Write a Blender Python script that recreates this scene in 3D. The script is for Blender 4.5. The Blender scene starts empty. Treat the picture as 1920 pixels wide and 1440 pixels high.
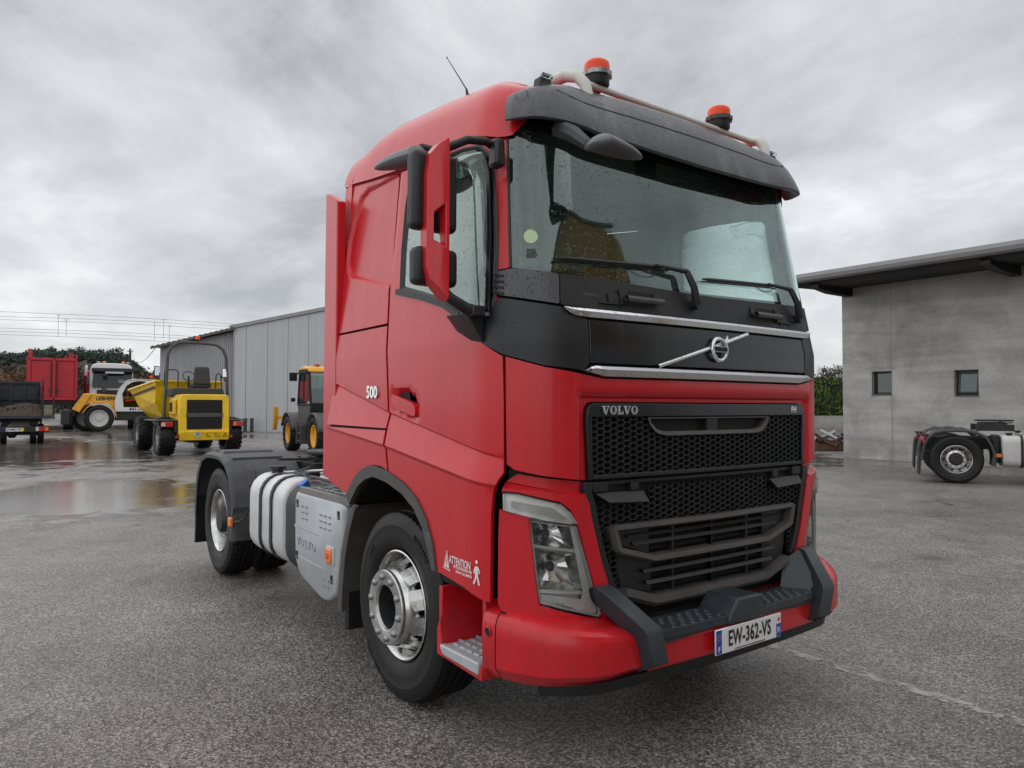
import bpy, bmesh, math, random
from mathutils import Vector, Matrix
random.seed(7)
PI = math.pi
sc = bpy.context.scene
col = sc.collection

# ---------------------------------------------------------------- camera, sky, sun, exposure
cam_d = bpy.data.cameras.new('camera'); cam = bpy.data.objects.new('camera', cam_d); col.objects.link(cam)
cam_d.sensor_width = 36; cam_d.lens = 36 * 1377.64 / 1920; cam_d.clip_start = .05; cam_d.clip_end = 6000
CAM = Vector((-3.157, -2.325, 1.632)); YAW, PITCH, ROLL = .6332, .0308, .002
_f = Vector((math.sin(YAW) * math.cos(PITCH), math.cos(YAW) * math.cos(PITCH), math.sin(PITCH)))
_r = Vector((math.cos(YAW), -math.sin(YAW), 0)); _u = _r.cross(_f)
_r2 = _r * math.cos(ROLL) + _u * math.sin(ROLL); _u2 = -_r * math.sin(ROLL) + _u * math.cos(ROLL)
cam.matrix_world = Matrix(((_r2.x, _u2.x, -_f.x, CAM.x), (_r2.y, _u2.y, -_f.y, CAM.y), (_r2.z, _u2.z, -_f.z, CAM.z), (0, 0, 0, 1)))
sc.camera = cam
sc.view_settings.view_transform = 'Standard'; sc.view_settings.look = 'None'
sc.view_settings.gamma = 1; sc.view_settings.use_curve_mapping = False
sc.view_settings.exposure = 0.80
sc.cycles.max_bounces = 8; sc.cycles.transparent_max_bounces = 12; sc.cycles.caustics_reflective = False; sc.cycles.caustics_refractive = False
sc.cycles.use_denoising = True; sc.cycles.sample_clamp_indirect = 6

SUN_EL, SUN_ROT = math.radians(55), math.radians(262)
world = bpy.data.worlds.new('World'); sc.world = world; world.use_nodes = True
def world_nodes():
    nt = world.node_tree; nt.nodes.clear(); N = nt.nodes.new; L = nt.links.new
    out = N('ShaderNodeOutputWorld'); bg = N('ShaderNodeBackground'); L(bg.outputs[0], out.inputs[0])
    sky = N('ShaderNodeTexSky'); sky.sky_type = 'NISHITA'; sky.sun_disc = False; sky.sun_elevation = SUN_EL; sky.sun_rotation = SUN_ROT
    bg.inputs[1].default_value = .1
    tc = N('ShaderNodeTexCoord'); sep = N('ShaderNodeSeparateXYZ'); L(tc.outputs['Generated'], sep.inputs[0])
    def m(op, a, b=None, c=None):
        n = N('ShaderNodeMath'); n.operation = op
        for i, v in enumerate((a, b, c)):
            if v is None: continue
            if isinstance(v, (int, float)): n.inputs[i].default_value = v
            else: L(v, n.inputs[i])
        return n.outputs[0]
    zc = m('ADD', m('MAXIMUM', sep.outputs[2], 0.0), .30)
    cx = m('DIVIDE', sep.outputs[0], zc); cy = m('DIVIDE', sep.outputs[1], zc)
    cmb = N('ShaderNodeCombineXYZ'); L(cx, cmb.inputs[0]); L(cy, cmb.inputs[1])
    def noise(scale, det, rough, dist, off):
        mp = N('ShaderNodeMapping'); mp.inputs['Location'].default_value = off; L(cmb.outputs[0], mp.inputs[0])
        mp.inputs['Scale'].default_value = (1.25, 1.1, 1); mp.inputs['Rotation'].default_value = (0, 0, .7)
        n = N('ShaderNodeTexNoise'); n.inputs['Scale'].default_value = scale; n.inputs['Detail'].default_value = det
        n.inputs['Roughness'].default_value = rough; n.inputs['Distortion'].default_value = dist; L(mp.outputs[0], n.inputs['Vector']); return n.outputs[0]
    a = noise(.9, 8, .58, .5, (3.1, 1.7, 0)); b = noise(2.6, 9, .6, .3, (7.3, 2.2, 0)); d = noise(.40, 4, .5, .2, (1.0, 9.0, 0))
    v = m('ADD', m('MULTIPLY', a, .55), m('ADD', m('MULTIPLY', b, .28), m('MULTIPLY', d, .35)))
    rp = N('ShaderNodeValToRGB'); L(v, rp.inputs[0]); cr = rp.color_ramp
    cr.elements[0].position = .47; cr.elements[0].color = (2.25, 2.33, 2.46, 1)
    cr.elements[1].position = .70; cr.elements[1].color = (5.8, 5.84, 5.88, 1)
    e = cr.elements.new(.55); e.color = (3.45, 3.52, 3.64, 1)
    e = cr.elements.new(.62); e.color = (4.3, 4.36, 4.44, 1)
    # the veil near the horizon is a little brighter and flatter
    hz = m('POWER', m('SUBTRACT', 1.0, m('MINIMUM', m('MAXIMUM', sep.outputs[2], 0.0), 1.0)), 7.0)
    mx = N('ShaderNodeMix'); mx.data_type = 'RGBA'; L(m('MULTIPLY', hz, .5), mx.inputs[0]); L(rp.outputs[0], mx.inputs[6]); mx.inputs[7].default_value = (4.75, 4.84, 5.0, 1)
    mx2 = N('ShaderNodeMix'); mx2.data_type = 'RGBA'; mx2.inputs[0].default_value = .93; L(sky.outputs[0], mx2.inputs[6]); L(mx.outputs[2], mx2.inputs[7])
    L(mx2.outputs[2], bg.inputs[0])
world_nodes()
sd = bpy.data.lights.new('sun', 'SUN'); sd.energy = .8; sd.angle = math.radians(160); sd.color = (1, .98, .95)
sun = bpy.data.objects.new('sun', sd); col.objects.link(sun)
_az = SUN_ROT
_sdir = Vector((math.sin(_az) * math.cos(SUN_EL), math.cos(_az) * math.cos(SUN_EL), math.sin(SUN_EL)))
sun.rotation_euler = _sdir.to_track_quat('Z', 'Y').to_euler(); sun.location = _sdir * 60

# ---------------------------------------------------------------- materials
MATS = {}
class NG:
    def __init__(s, name):
        s.m = bpy.data.materials.new(name); s.m.use_nodes = True; s.nt = s.m.node_tree; s.nt.nodes.clear()
        s.out = s.n('ShaderNodeOutputMaterial'); s.b = s.n('ShaderNodeBsdfPrincipled'); s.l(s.b.outputs[0], s.out.inputs[0])
        s.tc = s.n('ShaderNodeTexCoord'); MATS[name] = s.m
    def n(s, t): return s.nt.nodes.new(t)
    def l(s, a, b): s.nt.links.new(a, b)
    def set(s, k, v):
        if isinstance(v, (int, float)): s.b.inputs[k].default_value = v
        elif isinstance(v, tuple): s.b.inputs[k].default_value = v if len(v) == 4 else v + (1,)
        else: s.l(v, s.b.inputs[k])
    def math(s, op, a, b=None, c=None, clamp=False):
        n = s.n('ShaderNodeMath'); n.operation = op; n.use_clamp = clamp
        for i, v in enumerate((a, b, c)):
            if v is None: continue
            if isinstance(v, (int, float)): n.inputs[i].default_value = v
            else: s.l(v, n.inputs[i])
        return n.outputs[0]
    def vec(s, scale=(1, 1, 1), coord='Object'):
        mp = s.n('ShaderNodeMapping'); mp.inputs['Scale'].default_value = scale; s.l(s.tc.outputs[coord], mp.inputs[0]); return mp.outputs[0]
    def noise(s, scale, det=4, rough=.5, dist=0, vec=None):
        n = s.n('ShaderNodeTexNoise'); n.inputs['Scale'].default_value = scale; n.inputs['Detail'].default_value = det
        n.inputs['Roughness'].default_value = rough; n.inputs['Distortion'].default_value = dist
        s.l(vec or s.tc.outputs['Object'], n.inputs['Vector']); return n.outputs[0]
    def voro(s, scale, vec=None, feature='F1', rnd=1):
        n = s.n('ShaderNodeTexVoronoi'); n.feature = feature; n.inputs['Scale'].default_value = scale; n.inputs['Randomness'].default_value = rnd
        s.l(vec or s.tc.outputs['Object'], n.inputs['Vector']); return n
    def ramp(s, v, stops):
        r = s.n('ShaderNodeValToRGB'); s.l(v, r.inputs[0]); cr = r.color_ramp
        cr.elements[0].position, cr.elements[0].color = stops[0][0], stops[0][1] + (1,)
        cr.elements[1].position, cr.elements[1].color = stops[-1][0], stops[-1][1] + (1,)
        for p, c in stops[1:-1]: e = cr.elements.new(p); e.color = c + (1,)
        return r.outputs[0]
    def step(s, v, a, b):
        n = s.n('ShaderNodeMapRange'); n.interpolation_type = 'SMOOTHSTEP'; s.l(v, n.inputs[0]); n.inputs[1].default_value = a; n.inputs[2].default_value = b
        return n.outputs[0]
    def mix(s, f, a, b):
        n = s.n('ShaderNodeMix'); n.data_type = 'RGBA'
        if isinstance(f, (int, float)): n.inputs[0].default_value = f
        else: s.l(f, n.inputs[0])
        for i, v in ((6, a), (7, b)):
            if isinstance(v, tuple): n.inputs[i].default_value = v + (1,)
            else: s.l(v, n.inputs[i])
        return n.outputs[2]
    def bump(s, h, strength=.3, dist=.01, normal=None):
        n = s.n('ShaderNodeBump'); n.inputs['Strength'].default_value = strength; n.inputs['Distance'].default_value = dist; s.l(h, n.inputs['Height'])
        if normal is not None: s.l(normal, n.inputs['Normal'])
        return n.outputs[0]
    def drops(s, scale=75, dens=.5, size=.36):
        """small rain beads: height of scattered domes"""
        v = s.voro(scale)
        keep = s.n('ShaderNodeSeparateColor'); s.l(v.outputs['Color'], keep.inputs[0])
        r = s.math('MULTIPLY', keep.outputs[1], size)
        h = s.math('SUBTRACT', r, v.outputs['Distance'])
        h = s.math('MULTIPLY', s.math('MAXIMUM', h, 0.0), s.math('LESS_THAN', keep.outputs[0], dens))
        return h
def simple(name, c, rough=.5, metal=0, spec=.5, var=.12, vscale=6, coat=0, bump=0, bscale=60):
    g = NG(name); n = g.noise(vscale, 5, .6)
    lo = tuple(x * (1 - var) for x in c); hi = tuple(min(1, x * (1 + var)) for x in c)
    g.set('Base Color', g.ramp(n, [(.3, lo), (.7, hi)])); g.set('Roughness', g.math('MULTIPLY_ADD', n, .16, rough - .08)); g.set('Metallic', metal)
    g.set('Specular IOR Level', spec); g.set('Coat Weight', coat)
    if bump: g.set('Normal', g.bump(g.noise(bscale, 3, .5), bump, .01))
    return g.m

def paint_red():
    g = NG('red_paint'); n = g.noise(1.6, 6, .6, .3)
    streak = g.noise(1, 5, .6, 0, g.vec((14, 14, .8)))
    c = g.mix(g.step(streak, .35, .75), (.60, .011, .021), (.54, .011, .020))
    c = g.mix(g.math('MULTIPLY', g.step(g.noise(5, 6, .65, .4), .55, .8), .10), c, (.26, .06, .055))
    sz = g.n('ShaderNodeSeparateXYZ'); g.l(g.tc.outputs['Object'], sz.inputs[0]); low = g.math('SUBTRACT', 1.0, g.step(sz.outputs[2], .38, .95)); gr = g.step(g.noise(1, 6, .68, .3, g.vec((16, 16, 3))), .46, .78)
    c = g.mix(g.math('MULTIPLY', g.math('MULTIPLY', low, gr), .38), c, (.10, .035, .03))
    g.set('Base Color', c); g.set('Roughness', g.math('ADD', g.math('MULTIPLY', n, .12), g.math('MULTIPLY_ADD', streak, .10, .20)))
    g.set('Specular IOR Level', .4); g.set('Coat Weight', .28); g.set('Coat Roughness', .12)
    d = g.math('ADD', g.drops(95, .30, .30), g.drops(170, .5, .34))
    g.set('Normal', g.bump(d, .8, .010))
paint_red()
def paint_black(name, c, rough, dens=.45, grime=.03, ds=1):
    g = NG(name); streak = g.noise(1, 5, .62, .2, g.vec((9, 9, 1.2))); n = g.noise(3, 6, .6)
    dust = g.math('MULTIPLY', g.step(streak, .45, .8), grime)
    g.set('Base Color', g.mix(g.step(streak, .45, .8), c, tuple(x + grime for x in c)))
    g.set('Roughness', g.math('ADD', g.math('MULTIPLY', n, .18), g.math('MULTIPLY_ADD', streak, .15, rough - .15)))
    g.set('Normal', g.bump(g.math('ADD', g.drops(80 * ds, dens, .32), g.drops(150 * ds, dens, .36)), .9, .013 / ds))
    return g.m
paint_black('black_trim', (.012, .014, .017), .42, .22, .012)
paint_black('visor_black', (.062, .065, .074), .34, .9, .08, .62)
paint_black('dark_gloss', (.008, .011, .013), .22, .1, .012)
simple('black_plastic', (.013, .014, .016), .50, var=.25, bump=.15, bscale=300)
simple('grey_plastic', (.075, .071, .068), .52, var=.2, bump=.15, bscale=300)
simple('slate_plastic', (.030, .039, .047), .42, var=.2, vscale=9, bump=.1, bscale=200)
simple('hinge_black', (.032, .032, .034), .55, var=.2)
simple('deep_black', (.004, .004, .005), .7)
simple('rubber_seal', (.012, .012, .013), .45)
simple('lamp_silver', (.90, .91, .91), .25, metal=.1, var=.1, vscale=12)
simple('fender_grey', (.050, .052, .056), .45, var=.2, bump=.1, bscale=300)
simple('satin_steel', (.30, .31, .32), .38, metal=.85, var=.2, vscale=12)
simple('dark_metal', (.03, .031, .033), .5, metal=.3, var=.4, vscale=9, bump=.3, bscale=60)
simple('white_plastic', (.62, .61, .57), .4, var=.08)
simple('interior_grey', (.46, .49, .48), .8, var=.15)
simple('interior_dark', (.035, .037, .04), .7)
simple('seat_cloth', (.055, .056, .06), .9)
simple('curtain_cloth', (.62, .66, .65), .9, var=.12, vscale=3)
simple('amber_lens', (.85, .20, .01), .22, var=.05, coat=.6)
simple('orange_lens', (.88, .065, .004), .3, var=.1, coat=.15, spec=.35)
simple('red_lens', (.45, .012, .015), .2, coat=.6)
simple('blue_cap', (.02, .16, .62), .4, var=.2)
simple('plate_white', (.78, .79, .80), .35, var=.03)
simple('plate_blue', (.015, .06, .38), .35, var=.03)
simple('plate_yellow', (.70, .52, .05), .4)
simple('ink_black', (.01, .01, .011), .5)
simple('decal_white', (.80, .78, .77), .45, var=.03)
simple('decal_red', (.65, .02, .03), .45)
simple('sticker_green', (.50, .68, .38), .4, var=.05)
simple('yellow_paint', (.86, .55, .012), .36, var=.18, vscale=3, coat=.3, bump=.1, bscale=8)
simple('amber_paint', (.82, .40, .01), .38, var=.1, coat=.3)
simple('orange_paint', (.72, .37, .03), .42, var=.2)
simple('white_paint', (.72, .73, .73), .3, var=.05, coat=.4)
simple('old_white', (.55, .55, .53), .45, var=.1)
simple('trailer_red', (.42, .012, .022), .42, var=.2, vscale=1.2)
simple('dump_black', (.020, .026, .036), .5, var=.5, vscale=5, bump=.2, bscale=20)
simple('rust', (.11, .055, .035), .85, var=.5, vscale=14, bump=.6, bscale=30)
simple('earth', (.085, .062, .05), .95, var=.5, vscale=20)
simple('galvanised', (.34, .35, .36), .45, metal=.6, var=.15, vscale=10)
simple('mirror_glass', (.75, .78, .8), .03, metal=1, var=.01)
simple('gutter_grey', (.20, .19, .18), .5, var=.2, vscale=3)
simple('beam_black', (.006, .006, .008), .6)
simple('ochre_render', (.33, .19, .06), .85, var=.12, vscale=.8)
simple('window_frame_grey', (.018, .022, .026), .4)
simple('wood', (.22, .19, .12), .9, var=.4)
simple('wire', (.32, .33, .35), .6)
simple('mirror_grey', (.15, .155, .165), .42, var=.1)
simple('bark', (.05, .042, .033), .95, var=.4, vscale=12)

def chrome():
    g = NG('chrome'); g.set('Base Color', (.72, .72, .73)); g.set('Metallic', 1.0)
    n = g.noise(6, 5, .6); g.set('Roughness', g.math('MULTIPLY_ADD', n, .12, .05))
    g.set('Normal', g.bump(g.math('ADD', g.drops(95, .6, .42), g.drops(160, .6, .42)), .8, .01))
chrome()
def alloy():
    g = NG('alloy'); n = g.noise(14, 6, .65, .4); g.set('Metallic', 1.0)
    g.set('Base Color', g.ramp(n, [(.3, (.42, .42, .42)), (.7, (.80, .80, .79))])); g.set('Roughness', g.math('MULTIPLY_ADD', n, .35, .07))
    g.set('Normal', g.bump(n, .06, .01))
alloy()
def flange_alloy():
    g = NG('flange_alloy'); n = g.noise(22, 6, .7, .5); g.set('Metallic', .9)
    g.set('Base Color', g.ramp(n, [(.3, (.34, .34, .34)), (.7, (.66, .66, .65))])); g.set('Roughness', g.math('MULTIPLY_ADD', n, .3, .16)); g.set('Normal', g.bump(n, .08, .01))
flange_alloy()
def brushed():
    g = NG('brushed_alloy'); n = g.noise(1, 4, .6, 0, g.vec((60, 3, 60))); n2 = g.noise(4, 5, .6)
    g.set('Metallic', .3); g.set('Base Color', g.mix(g.step(n2, .35, .7), (.62, .63, .64), (.76, .77, .775)))
    g.set('Roughness', g.math('MULTIPLY_ADD', n, .25, .34)); g.set('Normal', g.bump(n, .05, .01))
brushed()
def silver_plastic():
    g = NG('silver_plastic'); n = g.noise(7, 6, .6, .4)
    g.set('Base Color', g.ramp(n, [(.3, (.42, .455, .485)), (.7, (.52, .555, .58))])); g.set('Roughness', g.math('MULTIPLY_ADD', n, .2, .36)); g.set('Metallic', .15)
    g.set('Normal', g.bump(g.drops(90, .3, .35), .5, .01))
silver_plastic()
def tyre():
    g = NG('tyre_rubber'); n = g.noise(9, 6, .6, .2); n2 = g.noise(2.2, 4, .6)
    g.set('Base Color', g.mix(g.math('MULTIPLY', g.step(n2, .4, .75), .6), (.007, .007, .008), (.020, .019, .018)))
    g.set('Roughness', g.math('MULTIPLY_ADD', n, .3, .38)); g.set('Normal', g.bump(n, .12, .01)); g.set('Specular IOR Level', .4)
tyre()
def glass(name, tint, fres=1.0, rough=.01, drops=True, haze=0):
    g = NG(name); g.nt.nodes.remove(g.b)
    tr = g.n('ShaderNodeBsdfTransparent'); tr.inputs[0].default_value = tint + (1,)
    gl = g.n('ShaderNodeBsdfGlossy'); gl.inputs['Roughness'].default_value = rough; gl.inputs['Color'].default_value = (.84, .98, .94, 1)
    fr = g.n('ShaderNodeFresnel'); fr.inputs[0].default_value = 1.5
    if drops:
        b = g.bump(g.math('ADD', g.drops(75, .45, .36), g.drops(140, .5, .38)), .7, .012)
        g.l(b, gl.inputs['Normal']); g.l(b, fr.inputs['Normal'])
    # both faces of the pane reflect
    f = g.math('MULTIPLY', fr.outputs[0], fres, clamp=True); f = g.math('ADD', f, haze, clamp=True)
    mx = g.n('ShaderNodeMixShader'); g.l(f, mx.inputs[0]); g.l(tr.outputs[0], mx.inputs[1]); g.l(gl.outputs[0], mx.inputs[2]); g.l(mx.outputs[0], g.out.inputs[0])
    return g.m
glass('windscreen_glass', (.78, 1.0, .92), 3.1, .02)
glass('door_glass', (.86, .95, .93), 3.0, .02)
glass('lens_clear', (.98, .98, .98), 1.0, .03)
glass('lens_smoke', (.45, .44, .42), 1.6, .05)
glass('far_glass', (.35, .42, .42), 2.2, .02, drops=False)
glass('dark_glass', (.10, .12, .12), 2.4, .02, drops=False)
glass('visor_tint', (.10, .20, .18), 1.6, .05, drops=False)

def asphalt():
    g = NG('asphalt'); P = g.tc.outputs['Object']
    big = g.noise(.16, 5, .6, .4); mid = g.noise(.9, 6, .65, .3); fine = g.noise(260, 2, .6); v = g.voro(92); v2 = g.voro(44)
    cs = g.n('ShaderNodeSeparateColor'); g.l(v.outputs['Color'], cs.inputs[0]); cs2 = g.n('ShaderNodeSeparateColor'); g.l(v2.outputs['Color'], cs2.inputs[0])
    base = g.ramp(mid, [(.3, (.150, .136, .123)), (.52, (.215, .197, .181)), (.75, (.29, .268, .249))])
    st = g.math('MULTIPLY_ADD', g.math('POWER', cs.outputs[0], 1.8), 1.75, .38)
    light = g.math('GREATER_THAN', cs2.outputs[1], .80); light = g.math('MULTIPLY', light, g.math('LESS_THAN', v2.outputs['Distance'], .32))
    mul = g.n('ShaderNodeMix'); mul.data_type = 'RGBA'; mul.blend_type = 'MULTIPLY'; mul.inputs[0].default_value = 1
    cmb = g.n('ShaderNodeCombineColor'); [g.l(st, cmb.inputs[i]) for i in range(3)]
    g.l(base, mul.inputs[6]); g.l(cmb.outputs[0], mul.inputs[7])
    c = g.mix(g.math('MULTIPLY', light, .6), mul.outputs[2], (.58, .55, .52))
    # hairline cracks and old oil spots
    wp = g.n('ShaderNodeMixRGB'); wp.inputs[0].default_value = .12; g.l(P, wp.inputs[1]); nz = g.n('ShaderNodeTexNoise'); nz.inputs['Scale'].default_value = 1.4; g.l(P, nz.inputs['Vector']); g.l(nz.outputs['Color'], wp.inputs[2])
    cr_ = g.voro(.42, wp.outputs[0], 'DISTANCE_TO_EDGE'); crack = g.math('MULTIPLY', g.math('LESS_THAN', cr_.outputs['Distance'], .0035), g.step(g.noise(.35, 3, .5), .52, .6))
    c = g.mix(g.math('MULTIPLY', crack, .5), c, (.03, .029, .028))
    oil = g.voro(.55); c = g.mix(g.math('MULTIPLY', g.math('SUBTRACT', 1.0, g.step(g.math('ADD', oil.outputs['Distance'], g.math('MULTIPLY', g.noise(6, 4, .6), .12)), .10, .22)), .45), c, (.045, .043, .04))
    # wet areas: puddled film toward the back of the yard and along the wall
    sep = g.n('ShaderNodeSeparateXYZ'); g.l(P, sep.inputs[0]); X, Y = sep.outputs[0], sep.outputs[1]
    def blob(cx, cy, rx, ry, rot=0):
        ca, sa = math.cos(rot), math.sin(rot)
        dx = g.math('ADD', X, -cx); dy = g.math('ADD', Y, -cy)
        a = g.math('DIVIDE', g.math('ADD', g.math('MULTIPLY', dx, ca), g.math('MULTIPLY', dy, sa)), rx)
        b = g.math('DIVIDE', g.math('SUBTRACT', g.math('MULTIPLY', dy, ca), g.math('MULTIPLY', dx, sa)), ry)
        d = g.math('SQRT', g.math('ADD', g.math('MULTIPLY', a, a), g.math('MULTIPLY', b, b)))
        return g.math('SUBTRACT', 1.0, d, clamp=True)
    w = None
    for args in ((-1, 30, 7, 16), (4.5, 42, 5, 14), (10, 38, 6, 5), (18.6, 12.0, 6.5, 2.4, .9), (18.2, 6.8, 1.6, 5.0), (-1.5, 13, 4, 5), (20, 26, 10, 10), (4, 60, 12, 14)):
        bl = blob(*args); w = bl if w is None else g.math('MAXIMUM', w, bl)
    pn = g.noise(.85, 8, .66, .9)
    wet = g.step(g.math('ADD', g.math('MULTIPLY', w, .46), g.math('MULTIPLY', pn, .86)), .52, .66)
    damp = g.step(g.math('ADD', g.math('MULTIPLY', big, .7), g.math('MULTIPLY', g.noise(2.3, 5, .6, .3), .3)), .38, .62)
    dk = g.n('ShaderNodeMix'); dk.data_type = 'RGBA'; dk.blend_type = 'MULTIPLY'; g.l(g.math('MULTIPLY', wet, .55), dk.inputs[0]); g.l(c, dk.inputs[6]); dk.inputs[7].default_value = (.45, .43, .42, 1)
    dk2 = g.n('ShaderNodeMix'); dk2.data_type = 'RGBA'; dk2.blend_type = 'MULTIPLY'; g.l(g.math('MULTIPLY', damp, .55), dk2.inputs[0]); g.l(dk.outputs[2], dk2.inputs[6]); dk2.inputs[7].default_value = (.5, .47, .44, 1)
    g.set('Base Color', dk2.outputs[2])
    r = g.math('SUBTRACT', g.math('MULTIPLY_ADD', damp, -.22, .42), g.math('MULTIPLY', wet, .32), clamp=True)
    g.set('Roughness', g.math('MAXIMUM', r, .05)); g.set('Specular IOR Level', .55)
    dry = g.math('SUBTRACT', 1.0, g.math('MULTIPLY', wet, .92))
    h = g.math('ADD', g.math('MULTIPLY', v.outputs['Distance'], .6), g.math('MULTIPLY', v2.outputs['Distance'], .8))
    bn = g.n('ShaderNodeBump'); g.l(h, bn.inputs['Height']); g.l(g.math('MULTIPLY', dry, .6), bn.inputs['Strength']); bn.inputs['Distance'].default_value = .016
    g.set('Normal', bn.outputs[0])
asphalt()
def concrete():
    g = NG('board_concrete'); P = g.tc.outputs['Object']
    sep = g.n('ShaderNodeSeparateXYZ'); g.l(P, sep.inputs[0])
    bands = g.noise(1, 3, .6, .1, g.vec((.25, .25, 2.3))); cloud = g.noise(.8, 7, .62, .5); fine = g.noise(14, 5, .6)
    drip = g.noise(1, 5, .6, .3, g.vec((2.2, 2.2, .25)))
    v = g.math('ADD', g.math('MULTIPLY', bands, .4), g.math('ADD', g.math('MULTIPLY', cloud, .45), g.math('MULTIPLY', fine, .15)))
    c = g.ramp(v, [(.41, (.30, .296, .286)), (.5, (.41, .406, .392)), (.59, (.53, .526, .505))])
    base_dirt = g.math('MULTIPLY', g.math('SUBTRACT', 1.0, g.step(sep.outputs[2], .05, .7)), g.step(drip, .35, .7))
    c = g.mix(g.math('MULTIPLY', base_dirt, .5), c, (.15, .14, .115))
    c = g.mix(g.math('MULTIPLY', g.step(drip, .55, .8), .3), c, (.19, .185, .175))
    g.set('Base Color', c); g.set('Roughness', .85); g.set('Normal', g.bump(g.math('ADD', bands, g.math('MULTIPLY', fine, .4)), .25, .02))
concrete()
def cladding(name, c):
    g = NG(name); n = g.noise(.35, 6, .6, .4); st = g.noise(1, 4, .6, 0, g.vec((3, 3, .15)))
    g.set('Base Color', g.mix(g.step(st, .3, .8), tuple(x * .9 for x in c), c)); g.set('Roughness', g.math('MULTIPLY_ADD', n, .2, .4)); g.set('Metallic', .1)
cladding('panel_steel', (.46, .48, .50)); cladding('sheet_steel', (.40, .405, .43)); cladding('roof_edge', (.30, .30, .31)); cladding('rust_roof', (.10, .085, .075))
def leafy(name, cols, scale=1.5):
    g = NG(name); n = g.noise(scale, 5, .7); oi = g.n('ShaderNodeObjectInfo')
    v = g.math('ADD', g.math('MULTIPLY', n, .8), g.math('MULTIPLY', oi.outputs['Random'], .2))
    g.set('Base Color', g.ramp(v, [(.3 + .4 * i / (len(cols) - 1), c) for i, c in enumerate(cols)])); g.set('Roughness', .8); g.set('Specular IOR Level', .2)
leafy('hazy_pine_foliage', [(.034, .050, .044), (.046, .066, .056), (.064, .084, .068)], .15)  # lighter, bluish greens: distance haze is mixed into the leaf colour
leafy('hedge_leaf', [(.025, .05, .015), (.07, .12, .025), (.16, .18, .05)], 2)
leafy('russet_leaf', [(.10, .055, .03), (.17, .085, .04), (.22, .12, .06)], .8)
leafy('bare_twigs', [(.045, .036, .03), (.08, .066, .05), (.11, .09, .06)], .8)
leafy('hill_grass', [(.035, .04, .025), (.055, .06, .035), (.075, .07, .045)], .02)
leafy('palm_leaf', [(.02, .03, .018), (.04, .05, .03), (.05, .06, .03)], 2)

# ---------------------------------------------------------------- helpers
def tag(o, label=None, cat=None, group=None, kind=None):
    if label: o['label'] = label
    if cat: o['category'] = cat
    if group: o['group'] = group
    if kind: o['kind'] = kind
    return o
def empty(name, label, cat, loc=(0, 0, 0), rz=0, group=None):
    o = bpy.data.objects.new(name, None); col.objects.link(o); o.location = loc; o.rotation_euler = (0, 0, rz); o.empty_display_size = .3
    return tag(o, label, cat, group)
def mk(name, vs, fs, mat, parent=None, smooth=40, bevel=0, seg=2, kind=None, label=None):
    me = bpy.data.meshes.new(name); me.from_pydata([tuple(v) for v in vs], [], fs); me.validate(); me.update()
    return mkm(name, me, mat, parent, smooth, bevel, seg, kind, label)
def mkm(name, me, mat, parent=None, smooth=40, bevel=0, seg=2, kind=None, label=None):
    if mat:
        for m_ in ([mat] if isinstance(mat, str) else mat): me.materials.append(MATS[m_])
    if smooth:
        me.shade_smooth(); me.set_sharp_from_angle(angle=math.radians(smooth))
    o = bpy.data.objects.new(name, me); col.objects.link(o)
    if parent: o.parent = parent
    if bevel:
        b = o.modifiers.new('b', 'BEVEL'); b.width = bevel; b.segments = seg; b.limit_method = 'ANGLE'; b.angle_limit = math.radians(35)
    if kind: o['kind'] = kind
    if label: o['label'] = label
    return o
def frame_of(d):
    d = Vector(d).normalized(); up = Vector((0, 0, 1)) if abs(d.z) < .95 else Vector((1, 0, 0))
    a = up.cross(d).normalized(); b = d.cross(a).normalized(); return a, b, d
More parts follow.
